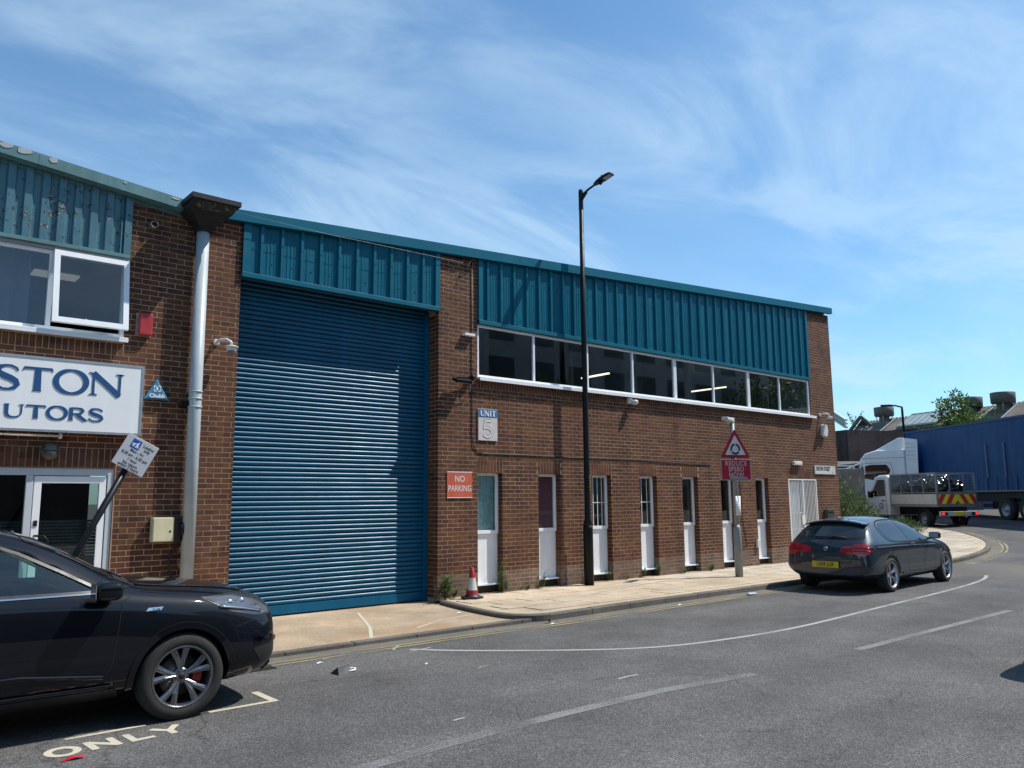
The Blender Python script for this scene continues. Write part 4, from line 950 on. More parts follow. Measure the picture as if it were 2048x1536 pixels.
# UNIT 5 sign
t = tag(empty('unit_sign', (.0,-.004,2.775)), 'small white sign with blue UNIT header and big number 5', 'sign')
MB().box(.0,.455,-.022,0,0,.59).build('board', mat('dirty_sign_white', (.62,.56,.55), .6, var=.08, scale=8, streak=.15), t, bevel=.002)
MB().box(.004,.451,-.0245,-.0225,.435,.586).build('header', mat('header_blue', (.03,.17,.40), .5, var=.1), t)
word('UNIT', t, .045, .455, .105, (.10,.10,.055,.095), .026, .010, .034, WHITE, -.0255, adv=1.06)
P5 = [(.66,.90),(.36,.90),(.30,.52),(.46,.58),(.64,.50),(.70,.34),(.60,.18),(.42,.14),(.26,.24)]
mb = MB(); stroke(mb, [(a*.455, b*.40+.01) for a, b in P5], .060, y=-.0240, th=.0015, frame='xz'); mb.build('digit_outline', mat('brown_outline', (.05,.03,.03), .7), t)
mb = MB(); stroke(mb, [(a*.455, b*.40+.01) for a, b in [(.65,.895)]+P5[1:-1]+[(.27,.245)]], .044, y=-.0256, th=.0015, frame='xz'); mb.build('digit', mat('digit_cream', (.68,.66,.62), .6), t)
# NO PARKING
t = tag(empty('parking_sign', (-.70,-.004,1.72)), 'square faded red sign reading NO PARKING beside the shutter', 'sign')
MB().box(.0,.56,-.012,0,0,.47).build('board', mat('faded_orange_red', (.56,.11,.055), .6, var=.1, scale=7, streak=.12), t, bevel=.001)
mb = MB(); MB().box(0,.56,-.0145,-.0125,.455,.47).build('border', WHITE, t); MB().box(0,.56,-.0145,-.0125,0,.012).build('border', WHITE, t)
text('lettering', 'NO', .155, WHITE, t, (.28,-.0145,.335), xs=.92); text('lettering', 'PARKING', .155, WHITE, t, (.28,-.0145,.165), xs=.80)
# street name plate
t = tag(empty('street_nameplate', (11.93,-.004,2.32)), 'white street name plate reading DEVON STREET at the end of the brick wall', 'sign')
MB().box(0,1.15,-.02,0,0,.26).build('board', mat('nameplate_white', (.62,.62,.58), .6, var=.1, scale=9, streak=.2), t, bevel=.002)
mb = MB(); mb.box(0,1.15,-.024,-.0205,0,.012); mb.box(0,1.15,-.024,-.0205,.248,.26); mb.box(0,.012,-.024,-.0205,.012,.248); mb.box(1.138,1.15,-.024,-.0205,.012,.248); mb.build('border', mat('plate_edge', (.3,.3,.28), .6), t)
text('lettering', 'DEVON STREET', .155, BLACK, t, (.46,-.0225,.15), xs=.72, bold=.004); text('lettering', 'SE15', .05, REDP, t, (1.0,-.0225,.055), xs=.8)
# alarm + light right end, meter box by slot
t = tag(empty('alarm_box', (12.52,-.004,3.40)), 'white hexagonal alarm box under the far dome camera', 'alarm box')
mb = MB(); h6 = [(-.13,.04),(-.10,.30),(.0,.36),(.12,.32),(.16,.18),(.12,.0),(.0,-.02)]; mb.prism(h6, -.10, 0); mb.build('cover', CAMW, t, bevel=.02, seg=3)
t = tag(empty('bulkhead_light', (11.0,-.004,2.60)), 'small white oblong bulkhead lamp above the security gate', 'lamp')
MB().box(-.22,.20,-.08,0,-.055,.055).build('body', CAMW, t, bevel=.02, seg=3); MB().box(-.18,.16,-.086,-.0805,-.035,.035).build('lens', mat('frosted_lens', (.7,.7,.68), .3), t)
t = tag(empty('socket_box', (8.87,-.004,.43)), 'small white socket box on the brick between the last slot windows', 'box')
MB().box(0,.13,-.06,0,0,.20).build('body', CAMW, t, bevel=.008)
t = tag(empty('letter_box', (12.3,-.004,1.0)), 'dark metal post box on the wall right of the security gate', 'post box')
MB().box(0,.36,-.13,0,0,.34).build('body', mat('dark_green_grey', (.03,.045,.045), .5), t, bevel=.01); MB().box(.05,.31,-.136,-.1305,.24,.27).build('slot', BLACK, t)
# ------------------------------------------------------------------ hopper and downpipe
t = tag(empty('downpipe', (-5.2,-.14,0)), 'pale grey downpipe with a black hopper head at the valley between roofs', 'downpipe')
mb = MB(); mb.tube([(0,0,-.05),(0,0,5.62)], .089, 28); mb.build('pipe', GREYP, t)
for z in (3.02, 3.14, 3.24): 
    mb = MB(); mb.smooth = True; mb.lathe([(.089,-.012),(.1,-.01),(.1,.012),(.089,.014)], 28, 'z', (0,0,z)); mb.build('collar', GREYP, t)
mb = MB(); mb.box(-.16,-.08,-.02,.135,3.02,3.10); mb.bar((-.09,0,3.06),(-.2,.12,3.06),.03); mb.build('bracket', BLACK, t)
HOP = mat('tarred_hopper', (.007,.008,.010), .7, var=.4, scale=9, var2=.3, scale2=50, bump=.6)
def lichen_mat():
    m = mat('lichened_hopper', (.022,.022,.024), .8, var=.4, scale=7, bump=.8); t_ = m.node_tree; L = t_.links; b = t_.nodes['Principled BSDF']
    geo = t_.nodes.new('ShaderNodeNewGeometry'); n = t_.nodes.new('ShaderNodeTexNoise'); n.inputs['Scale'].default_value = 16; n.inputs['Detail'].default_value = 8; n.inputs['Roughness'].default_value = .75; L.new(geo.outputs['Position'], n.inputs['Vector'])
    cr = t_.nodes.new('ShaderNodeValToRGB'); e = cr.color_ramp.elements; e[0].position = .50; e[0].color = (.02,.02,.022,1); e[1].position = .72; e[1].color = (.38,.37,.34,1); k = e.new(.60); k.color = (.13,.12,.11,1)
    L.new(n.outputs['Fac'], cr.inputs[0]); L.new(cr.outputs[0], b.inputs['Base Color']); return m
LICH = lichen_mat()
def ringq(x0, x1, y0, y1, z): return [(x0,y0,z),(x1,y0,z),(x1,y1,z),(x0,y1,z)]
A = [ringq(-.34,.36,-.50,.12,6.0), ringq(-.34,.36,-.50,.12,5.93), ringq(-.31,.33,-.47,.12,5.92), ringq(-.30,.30,-.30,.12,5.84), ringq(-.13,.13,-.13,.12,5.70), ringq(-.10,.10,-.10,.10,5.66), ringq(-.10,.10,-.10,.10,5.60)]
mb = MB(); vs = [v for q in A for v in q]; fs = []
for i in range(len(A)-1):
    for k in range(4): fs.append((i*4+k, i*4+(k+1) % 4, i*4+4+(k+1) % 4, i*4+4+k))
mb.add(vs, fs+[(24,25,26,27)]); mb.add(ringq(-.30,.32,-.46,.10,5.97), [(0,1,2,3)]); mb.build('hopper', HOP, t)
mb = MB(); mb.add([(-.27,-.462,5.915),(.31,-.462,5.915),(.27,-.315,5.842),(-.22,-.315,5.842)], [(0,1,2,3)]); mb.v = [(x, y-.004, z-.004) for x, y, z in mb.v]; mb.build('lichen_patch', LICH, t)
# ------------------------------------------------------------------ street furniture
t = tag(empty('street_lamp', (2.57,-.28,0)), 'tall black street lamp in front of the ribbon window', 'street lamp')
POLE = mat('black_green_pole_paint', (.006,.010,.011), .42, spec=.18, var=.15, scale=6, streak=.2)
mb = MB(); mb.tube([(0,0,-.05),(0,0,1.10),(0,0,1.16)], [.098,.098,.095], 24); mb.build('base', POLE, t)
mb = MB(); mb.tube([(0,0,1.16),(0,0,1.27),(0,0,1.30),(0,0,5),(0,0,8.12)], [.097,.07,.062,.054,.045], 20); mb.build('pole', POLE, t)
MB().lathe([(0,8.20),(.04,8.19),(.050,8.15),(.050,7.75),(.046,7.75)], 18, 'z').build('top_sleeve', POLE, t)
H = Vector((.05,-.60,8.25))
mb = MB(); mb.tube([(0,0,8.0),(.01,-.08,8.08),(.02,-.20,8.14),(.045,-.42,8.21)], [.045,.03,.024,.022], 10); mb.bar((0,-.02,7.95),(.02,-.16,8.10),.02,.05); mb.build('arm', POLE, t)
mb = MB(); T = Matrix.Translation(H) @ Euler((rad(-14),0,rad(6))).to_matrix().to_4x4() @ Matrix.Scale(.78, 4)
sec = [(.30,.05,.03),(.18,.10,.045),(.0,.13,.055),(-.16,.13,.05),(-.30,.12,.025)]
vs = []
for y, w, hh in sec:
    for a, b in ((-w,0),(-w*.9,hh*.7),(-w*.4,hh),(w*.4,hh),(w*.9,hh*.7),(w,0),(w*.85,-.028),(-w*.85,-.028)): vs.append(T @ Vector((a, y, b)))
fs = [(i*8+k, i*8+(k+1) % 8, i*8+8+(k+1) % 8, i*8+8+k) for i in range(4) for k in range(8)]+[tuple(range(8)), tuple(range(32, 40))]
mb.add(vs, fs); mb.build('lamp_head', POLE, t, bevel=.004)
mb = MB(); mb.box(-.09,.09,-.27,-.05,-.034,-.029,T); mb.build('lens', mat('lamp_lens', (.30,.28,.27), .2), t)
mb = MB(); mb.lathe([(0,.13),(.03,.125),(.034,.09),(.034,.05),(.0,.05)], 14, 'z'); o = mb.build('photocell', mat('photocell_grey', (.18,.2,.2), .5), t); o.matrix_local = T
mb = MB(); mb.smooth = True; mb.lathe([(0,-.09),(.03,-.085),(.05,-.06),(.055,-.02)], 16, 'z', (0,.10,-.02)); o = mb.build('sensor_dome', BLACK, t); o.matrix_local = T
mb = MB(); vs = []
for k in range(6):
    a = rad(-75+k*15); vs += [(.064*math.cos(a), .064*math.sin(a), 1.86), (.064*math.cos(a), .064*math.sin(a), 2.13)]
mb.smooth = True; mb.add(vs, [(2*k, 2*k+2, 2*k+3, 2*k+1) for k in range(5)]); mb.build('yellow_label', YEL, t)
for k in range(4): text('label_mark', 'SL', .05, BLACK, t, (.022,-.0635,1.89+k*.065), rot=(rad(90),0,rad(20)), bold=.002)
# roundabout warning sign
t = tag(empty('roundabout_sign', (6.09,-1.36,0)), 'grey post with red triangle roundabout sign over REDUCE SPEED NOW plate', 'road sign')
PG = mat('grey_post_paint', (.22,.24,.255), .45, var=.1, scale=6, streak=.15)
mb = MB(); mb.tube([(0,0,-.05),(0,0,1.02),(0,0,1.10)], [.083,.083,.055], 20); mb.build('base', PG, t); mb = MB(); mb.tube([(0,0,1.10),(0,0,3.34)], .052, 18); mb.build('post', PG, t)
SR = mat('sign_red', (.30,.005,.022), .4, var=.06); SWH = mat('sign_face_white', (.50,.52,.53), .45, var=.05); SBK = mat('sign_black', (.008,.015,.028), .4)
s = empty('sign_head', (0,-.075,0), rad(-24), t)
def rtri(s_, r, cx=0, cz=0):
    out = []; R_ = s_/math.sqrt(3)
    for k in range(3):
        a = rad(90-120*k); c = (cx+(R_-2*r)*math.cos(a), cz+(R_-2*r)*math.sin(a))
        for q in range(5): b = a+rad(60)-rad(120)*q/4; out.append((c[0]+r*math.cos(b), c[1]+r*math.sin(b)))
    return out
mb = MB(); mb.prism(rtri(.745,.030,-.03,2.765), -.012, 0); mb.build('triangle_plate', SR, s)
mb = MB(); mb.prism(rtri(.51,.010,-.03,2.762), -.0145, -.0125); mb.build('triangle_face', SWH, s)
for a0 in (98, 218, 338):
    mb = MB(); stroke(mb, ell(-.03, 2.745, .102, .102, a0, a0+96+8, 10), .042, y=-.0150, th=.002, frame='xz'); mb.build('arrow_arc', SBK, s)
mb = MB(); mb.box(-.405,.345,-.012,.0,2.06,2.525); mb.build('plate', mat('plate_border_grey', (.30,.30,.31), .5), s, bevel=.01)
mb = MB(); mb.box(-.385,.325,-.0145,-.0125,2.08,2.505); mb.build('plate_face', SR, s)
LET = mat('sign_letter_grey', (.40,.41,.42), .5)
for i, wd_ in enumerate(('REDUCE','SPEED','NOW')): text('lettering', wd_, .145, LET, s, (-.03,-.0155,2.425-i*.125), xs=.95, spacing=1.08, bold=.001)
mb = MB(); mb.box(-.20,.24,-.018,-.0156,2.085,2.135); mb.build('clamp_bar', PG, s)
mb = MB(); T = Matrix.Translation((0,0,3.34))
mb.obox((-.04,0,3.38),.14,.12,.12,(0,0,0)); mb.build('lamp_elbow', mat('aged_white', (.50,.52,.50), .5, var=.15, scale=9), t, bevel=.02)
mb = MB(); mb.obox((-.30,-.10,3.38),.50,.15,.075,(0,0,rad(20))); mb.build('sign_light', bpy.data.materials['aged_white'], t, bevel=.02, seg=3)
mb = MB(); mb.smooth = True; mb.box(-.09,.09,-.062,-.056,1.30,1.72); mb.smooth = False; mb.build('paper_notice', WHITE, t)
mb = MB()
for k in range(6): mb.box(-.06,.05-(k % 3)*.02,-.0635,-.0625,1.36+k*.045,1.37+k*.045)
tag(mb.build('notice_print', mat('print_grey', (.35,.36,.38), .7), t), kind='stuff')
t2 = tag(empty('bollard_strip', (6.33,-1.18,0)), 'thin black stake standing just behind the grey sign post', 'stake')
MB().box(-.018,.018,-.018,.018,-.02,1.0).build('stake', BLACK, t2, bevel=.003)
# leaning loading-bay sign
t = tag(empty('loading_sign', (-7.62,-2.3,-.05)), 'leaning black post with tilted white plate reading Loading only', 'road sign')
top = Vector((1.02,0,2.10)); mb = MB(); mb.tube([(0,0,-.02),(.56,0,1.20),(1.06,0,2.24)], .035, 14); mb.build('post', BLACK, t)
pl = empty('plate_mount', (1.07,-.05,2.245), 0, t); pl.rotation_euler = (0, rad(27.5), rad(0))
PLW = mat('plate_white_grey', (.46,.48,.51), .4, var=.04)
w2, h2 = .178, .178
mb = MB(); mb.box(-w2,w2,-.006,0,-h2,h2); mb.build('plate', PLW, pl, bevel=.001)
mb = MB(); mb.box(-w2,w2,-.003,.004,h2,h2+.006); mb.build('top_edge', mat('edge_reflect', (.7,.6,.35), .4), pl)
mb = MB(); mb.box(-.105,-.005,-.0078,-.0062,.055,.155); mb.build('blue_square', mat('sign_blue', (.008,.075,.36), .4), pl)
mb = MB(); stroke(mb, [(-.030,.135),(-.036,.105),(-.022,.070)], [.010,.018,.012], y=-.008, th=.001, frame='xz'); stroke(mb, [(-.036,.10),(-.048,.068)], [.014,.010], y=-.0083, th=.001, frame='xz'); stroke(mb, [(-.036,.118),(-.068,.10)], .008, y=-.0086, th=.001, frame='xz'); stroke(mb, ell(-.075,.085,.010,.010), .007, y=-.0081, th=.001, frame='xz', close=True); stroke(mb, [(-.095,.10),(-.06,.108)], .010, y=-.0084, th=.001, frame='xz'); mb.build('pictogram', WHITE, pl)
for s_, x, z, al in (('Loading',.085,.125,'CENTER'),('only',.085,.085,'CENTER'),('Mon - Fri',0,.028,'CENTER'),('8.30 am - 6.30 pm',0,-.022,'CENTER'),('1 hour',0,-.070,'CENTER'),('No return',0,-.115,'CENTER'),('within 2 hours',0,-.150,'CENTER')):
    text('lettering', s_, .044, SBK, pl, (x,-.0082,z), align=al, bold=.0009, xs=.92)
# traffic cone
t = tag(empty('traffic_cone', (-.40,-.35,.0)), 'red and white traffic cone with dark base standing by the brick wall', 'traffic cone'); t.scale = (.86,.86,.86)
mb = MB(); mb.prism([(.23*math.cos(rad(a)), .23*math.sin(rad(a))) for a in range(15, 375, 60)], 0, .035, 'xy'); mb.lathe([(.16,.035),(.14,.06),(.12,.075)], 24, 'z'); mb.build('base', BLKP, t)
prof = [(.118,.075),(.112,.10),(.104,.16)]; CR = mat('cone_red', (.36,.012,.022), .5, var=.1); CW = mat('cone_white', (.50,.50,.45), .5, var=.1)
mb = MB(); mb.smooth = True; mb.lathe(prof, 28, 'z'); mb.build('lower_band', CR, t)
mb = MB(); mb.smooth = True; mb.lathe([(.104,.16),(.103,.162),(.066,.40)], 28, 'z'); mb.build('white_band', CW, t)
mb = MB(); mb.smooth = True; mb.lathe([(.066,.40),(.036,.60),(.030,.605),(.028,.59)], 28, 'z'); mb.build('top_band', CR, t)
mb = MB(); mb.tube([(-.10,0,.10),(-.15,0,.11),(-.15,0,.17),(-.10,0,.18)], .008, 8); mb.build('handle', BLKP, t)
# litter
t = tag(empty('cardboard_box', (-4.78,-3.83,-.098), rad(20)), 'crushed black carton with a white inside lying on the road', 'litter')
CB = mat('black_card', (.02,.022,.026), .6); mb = MB(); mb.add([(-.14,-.07,0),(.02,-.09,0),(.06,.05,0),(-.10,.08,0),(-.10,-.02,.07),(.08,-.02,.075)], [(0,1,5,4),(4,5,2,3),(0,4,3),(1,2,5)]); mb.build('carton', CB, t).modifiers.new('s','SOLIDIFY').thickness = .003
mb = MB(); mb.tube([(.0,-.06,.012),(.10,-.08,.014),(.15,-.04,.016),(.14,.01,.014),(.07,.03,.012)], .010, 8); mb.build('white_rim', WHITE, t)
t = tag(empty('plastic_bottle', (4.05,-3.0,-.07), rad(-15)), 'crushed clear plastic bottle lying on the yellow lines', 'litter')
PB = mat('crushed_pet', (.55,.62,.66), .15); mb = MB(); mb.smooth = True; mb.lathe([(0,-.11),(.028,-.10),(.034,-.05),(.026,0),(.035,.05),(.02,.09),(.012,.10),(.012,.12),(0,.12)], 12, 'x'); mb.v = [(x, y, z*(.8+.2*math.sin(x*60))) for x, y, z in mb.v]; mb.build('body', PB, t)
mb = MB(); mb.lathe([(0,.12),(.014,.12),(.014,.14),(0,.14)], 12, 'x'); mb.build('cap', mat('cap_blue', (.05,.2,.45), .4), t)
t = MB(); t.add([(-.06,-.02,0),(0,-.035,.012),(.05,-.03,.004),(.075,.01,.012),(.03,.03,.004),(-.02,.02,.015),(-.05,.03,.003),(-.10,-.03,.004)], [(0,1,5,6),(1,2,3,4),(1,4,5),(0,6,7)])
tag(t.build('litter_scrap', REDP, None, loc=(-7.58,-5.12,-.095)), 'crumpled bright red scrap lying beside the painted word ONLY', 'litter')
for i, (x, y, z, s_) in enumerate(((-1.42,-1.35,-.058,1),(-.95,-2.98,-.092,.8),(2.0,-2.95,-.092,.8),(-4.75,-3.25,-.095,.7),(-3.9,-4.1,-.095,.4))):
    mb = MB(); mb.add([(-.05*s_,-.02,0),(.02*s_,-.03*s_,.012),(.06*s_,0,.004),(.02*s_,.03*s_,.014),(-.04*s_,.02,.004)], [(0,1,3,4),(1,2,3)])
    tag(mb.build('litter_scrap', WHITE, None, loc=(x, y, z)), ('white paper scrap lying at the foot of the side kerb','pale scrap in the gutter at the kerb corner','white scrap in the gutter below the street lamp','white scrap on the road beside the drain grate','tiny white scrap on the road before the black carton')[i], 'litter')
# ------------------------------------------------------------------ plants
def leaf_mat(name, cols, trans=.25):
    m = bpy.data.materials.new(name); m.use_nodes = True; t = m.node_tree; L = t.links; b = t.nodes['Principled BSDF']
    geo = t.nodes.new('ShaderNodeNewGeometry'); cr = t.nodes.new('ShaderNodeValToRGB'); e = cr.color_ramp.elements
    e[0].color = (*cols[0], 1); e[1].color = (*cols[-1], 1)
    for i in range(1, len(cols)-1): k = e.new(i/(len(cols)-1)); k.color = (*cols[i], 1)
    L.new(geo.outputs['Random Per Island'], cr.inputs[0]); L.new(cr.outputs[0], b.inputs['Base Color'])
    b.inputs['Roughness'].default_value = .5; b.inputs['Specular IOR Level'].default_value = .35
    tr = t.nodes.new('ShaderNodeBsdfTranslucent'); L.new(cr.outputs[0], tr.inputs[0]); mx = t.nodes.new('ShaderNodeMixShader'); mx.inputs[0].default_value = trans
    L.new(b.outputs[0], mx.inputs[1]); L.new(tr.outputs[0], mx.inputs[2]); L.new(mx.outputs[0], t.nodes['Material Output'].inputs[0]); return m
LF = leaf_mat('bush_leaves', [(.035,.07,.018),(.06,.11,.028),(.09,.14,.045),(.13,.17,.07)])
LF2 = leaf_mat('tree_leaves', [(.03,.07,.012),(.06,.12,.02),(.11,.18,.03),(.15,.21,.04)])
LF3 = leaf_mat('weed_leaves', [(.05,.09,.025),(.08,.14,.035),(.13,.19,.06)])
BARK = mat('bark', (.09,.07,.05), .9, var=.3, scale=12)
def leaf(mb, p, d, n, L, w):
    d = d.normalized(); s = d.cross(n)
    if s.length < 1e-4: s = Vector((1,0,0))
    s.normalize(); m = s.cross(d)
    mb.add([p, p+d*L*.45+s*w*.5+m*L*.06, p+d*L, p+d*L*.45-s*w*.5+m*L*.06], [(0,1,2),(0,2,3)])
def rv():
    while True:
        v = Vector((random.uniform(-1,1), random.uniform(-1,1), random.uniform(-1,1)))
        if .05 < v.length < 1: return v.normalized()
def clumps(mb, centre, radii, nclump, nleaf, L, w, cl=.3, up=.3, hollow=.35, shape=None):
    for _ in range(nclump):
        v = rv(); r = random.uniform(hollow, 1.0)**.5; c = Vector(centre)+Vector((v.x*radii[0]*r, v.y*radii[1]*r, v.z*radii[2]*r))
        if shape and not shape(c): continue
        k = random.uniform(.6, 1.3)
        for _ in range(nleaf):
            q = rv()*random.uniform(.2, 1)*cl*k; p = c+q; d = (q.normalized()+rv()*.7+Vector((0,0,up))+v*.3)
            leaf(mb, p, d, rv(), L*random.uniform(.6, 1.3), w*random.uniform(.6, 1.2))
def stems(mb, base, tips, r0=.03, r1=.008):
    for tp in tips:
        b = Vector(base)+Vector((random.uniform(-.1,.1), random.uniform(-.1,.1), 0)); tp = Vector(tp); md = (b+tp)/2+rv()*.12*(tp-b).length*.4
        mb.tube([b, md, tp], [r0, (r0+r1)/2, r1], 6)
# buddleia by the far corner
def bush(name, loc, parts, label, m=LF, seed=1, L=.10, w=.035):
    random.seed(seed); t = tag(empty(name, loc), label, 'bush'); mb = MB(); st = MB()
    for c, r, n in parts:
        clumps(mb, c, r, n, 16, L, w, cl=.16, up=.5); stems(st, (c[0]*.4, c[1]*.4, -.1), [(c[0]+random.uniform(-1,1)*r[0]*.7, c[1]+random.uniform(-1,1)*r[1]*.7, c[2]+random.uniform(.0,1)*r[2]*.8) for _ in range(9)])
    mb.build('foliage', m, t, fix=False); st.build('stems', BARK, t); return t
bush('buddleia_bush', (17.1, 2.3, .2), [((0,.0,1.15),(.95,.8,1.15),300),((.9,-.2,.8),(.95,.7,.8),220),((1.9,-.2,.5),(.9,.6,.6),150),((-.4,.5,1.5),(.7,.7,.9),150)], 'large loose green bush growing beside the far end of the warehouse', seed=3)
bush('low_shrub', (19.9, 1.45, .32), [((0,0,.25),(1.0,.6,.34),120),((1.1,.0,.15),(.8,.5,.22),40)], 'low green shrub spreading along the footway behind the grey car', seed=5, L=.09)
random.seed(11)
mb = MB(); FLW = leaf_mat('cream_flowers', [(.45,.40,.26),(.5,.42,.3)], .1)
for _ in range(26):
    v = rv(); p = Vector((17.6+v.x*1.6, 1.85-abs(v.y)*.7, 1.40+v.z*.9))
    if p.z < .8: continue
    for k in range(9): leaf(mb, p+Vector((0,0,k*.014)), rv()+Vector((0,0,.5)), rv(), .035, .02)
bpy_b = [o for o in COL.objects if o.name.startswith('buddleia_bush')][0]
o = mb.build('flower_heads', FLW, bpy_b, fix=False); o.matrix_parent_inverse = Matrix.Translation(-bpy_b.location)
# weeds at the foot of the wall
def weed(loc, h, r, n, label, seed, L=.07, w=.022, name='weed'):
    random.seed(seed); t = tag(empty(name, loc), label, 'weed', 'weeds along the foot of the wall'); mb = MB(); st = MB()
    h *= .8; r *= .85; n = int(n*.8)
    for k in range(n):
        a = random.uniform(0, 2*math.pi); rr_ = r*random.uniform(.1, 1); hh = h*random.uniform(.5, 1.1)
        tip = Vector((rr_*math.cos(a), rr_*math.sin(a)*.6-.03, hh)); st.tube([(0,0,0), tip*.5+Vector((0,0,hh*.1)), tip], [.004,.003,.0015], 5)
        for q in range(9):
            f = (q+2)/10; p = tip*f; d = Vector((math.cos(q*2.4), math.sin(q*2.4), .4)); leaf(mb, p, d, Vector((0,0,1)), L*random.uniform(.6,1.2), w)
    mb.build('leaves', LF3, t, fix=False); st.build('stems', LF3, t); return t
weed((-.82,-.12,-.04), .50, .22, 26, 'bushy bright green weed at the foot of the pier by the shutter', 21, .11, .035)
weed((-.62,-.10,.0), .22, .20, 14, 'low trailing weed between the shutter pier and the traffic cone', 22)
weed((.50,.0,.0), .70, .14, 12, 'tall dark spiky weed in front of the first white panel', 23, .08, .018)
weed((.62,-.04,.0), .34, .12, 12, 'short weed beside the tall spiky one at the first slot window', 24)
weed((1.15,-.06,.0), .14, .16, 10, 'small weed at the middle of the second brick pier', 25, .04, .016)
weed((1.55,-.02,.0), .36, .12, 14, 'weed sprouting under the left corner of the second white panel', 26)
weed((2.75,-.05,.0), .20, .16, 16, 'low weed tuft just right of the black lamp post', 27, .05, .02)
weed((3.45,.02,.0), .30, .16, 16, 'weed clump under the third white panel', 28, .05, .02)
weed((3.95,-.05,.0), .12, .16, 10, 'small flat weed along the fourth brick pier', 29, .04, .016)
weed((4.55,.0,.0), .30, .12, 14, 'weed under the left of the fourth white panel', 30, .05, .018)
weed((5.05,.0,.0), .36, .12, 14, 'weed under the right of the fourth white panel', 31, .05, .018)
weed((6.9,-.06,.0), .22, .20, 16, 'low weed tuft behind the grey sign post', 32, .06, .022)
weed((5.9,-.05,.0), .14, .14, 10, 'small weed at the pier left of the fifth slot window', 33, .04, .016)
weed((-.92,-2.86,-.09), .09, .06, 8, 'tiny clump of moss and leaves at the rounded kerb corner', 34, .03, .014)
# ------------------------------------------------------------------ vehicles
def paint(name, col, metal=.3, rough=.35, coat=1.0, fleck=.05):
    m = bpy.data.materials.new(name); m.use_nodes = True; t = m.node_tree; L = t.links; b = t.nodes['Principled BSDF']
    b.inputs['Metallic'].default_value = metal; b.inputs['Roughness'].default_value = rough; b.inputs['Coat Weight'].default_value = coat; b.inputs['Coat Roughness'].default_value = .04; b.inputs['Specular IOR Level'].default_value = .08
    geo = t.nodes.new('ShaderNodeNewGeometry'); n = t.nodes.new('ShaderNodeTexNoise'); n.inputs['Scale'].default_value = 1.6; n.inputs['Detail'].default_value = 6; L.new(geo.outputs['Position'], n.inputs['Vector'])
    mx = t.nodes.new('ShaderNodeMixRGB'); mx.inputs[1].default_value = (*[c*.85 for c in col], 1); mx.inputs[2].default_value = (*[c*1.15+.0005 for c in col], 1); L.new(n.outputs['Fac'], mx.inputs[0]); L.new(mx.outputs[0], b.inputs['Base Color'])
    r = t.nodes.new('ShaderNodeMapRange'); r.inputs['From Min'].default_value = .35; r.inputs['From Max'].default_value = .7; r.inputs['To Min'].default_value = .012; r.inputs['To Max'].default_value = .035; L.new(n.outputs['Fac'], r.inputs['Value']); L.new(r.outputs['Result'], b.inputs['Coat Roughness'])
    return m
PBLK = paint('black_car_paint', (.0015,.0025,.006), 0, .5, coat=.8); PGRY = paint('grey_metallic_paint', (.036,.050,.066), .6, .42)
TINT = mat('dark_tinted_glass', (.010,.013,.016), .04, var=.1, spec=.9); TINT2 = mat('privacy_glass', (.022,.024,.028), .06, spec=.9)
CHR = mat('bright_chrome', (.7,.7,.7), .12, metal=1.0, var=.02); RIMD = mat('machined_dark_alloy', (.22,.22,.23), .26, metal=.85, var=.1, scale=20); RIMS = mat('machined_silver_alloy', (.52,.52,.53), .25, metal=.9, var=.05)
DISC = mat('brake_disc', (.22,.20,.19), .35, metal=.8); CALR = mat('caliper_red', (.35,.015,.015), .4); LRED = mat('tail_lamp_red', (.50,.006,.016), .12, spec=.8); LRED2 = mat('tail_lamp_dark', (.16,.004,.008), .1)
LENS = mat('headlamp_lens', (.16,.175,.20), .08, metal=.5); SEAMM = mat('shut_line_black', (.003,.003,.003), .9); TRIM = mat('dark_car_trim', (.016,.017,.018), .45)
def loft(stations, lv=2):
    """stations: (x, [(y,z)...] half section from bottom centre to top centre) -> closed smooth bmesh"""
    bm = bmesh.new(); rings = []
    for x, sec in stations:
        full = [(y, z) for y, z in sec]+[(-y, z) for y, z in sec[-2:0:-1]]
        rings.append([bm.verts.new((x, y, z)) for y, z in full])
    n = len(rings[0])
    for a, b in zip(rings, rings[1:]):
        for k in range(n): bm.faces.new((a[k], a[(k+1) % n], b[(k+1) % n], b[k]))
    for r, flip in ((rings[0], False), (rings[-1], True)):
        h = len(r)//2   # fill cap with quads across
        for k in range(h):
            vs = [r[k], r[k+1], r[(n-k-1) % n], r[(n-k) % n]]; u = []
            for v in vs:
                if v not in u: u.append(v)
            if len(u) > 2: bm.faces.new(u)
    bmesh.ops.recalc_face_normals(bm, faces=bm.faces)
    me = bpy.data.meshes.new('loft'); bm.to_mesh(me); bm.free()
    o = bpy.data.objects.new('tmp', me); COL.objects.link(o); s = o.modifiers.new('s', 'SUBSURF'); s.levels = s.render_levels = lv
    dg = bpy.context.evaluated_depsgraph_get(); me2 = bpy.data.meshes.new_from_object(o.evaluated_get(dg)); bpy.data.objects.remove(o)
    return me2
def sec(zb, ws, zm, wm, zsh, wsh, zbe, wbe, zt, wt, zc):
    return [(0, zb), (wm*.55, zb), (ws, zb+.02), (wm, zb+.16), (wm, zm), (wsh, zsh), (wbe, zbe), (wt, zt), (wt*.55, zt+(zc-zt)*.72), (0, zc)]
def boolean(target, cutters, op='DIFFERENCE'):
    for c in cutters:
        m = target.modifiers.new('b', 'BOOLEAN'); m.operation = op; m.object = c; m.solver = 'EXACT'
    dg = bpy.context.evaluated_depsgraph_get(); me = bpy.data.meshes.new_from_object(target.evaluated_get(dg)); target.modifiers.clear(); target.data = me
    for c in cutters: bpy.data.objects.remove(c)
    for p in me.polygons: p.use_smooth = True
    return me
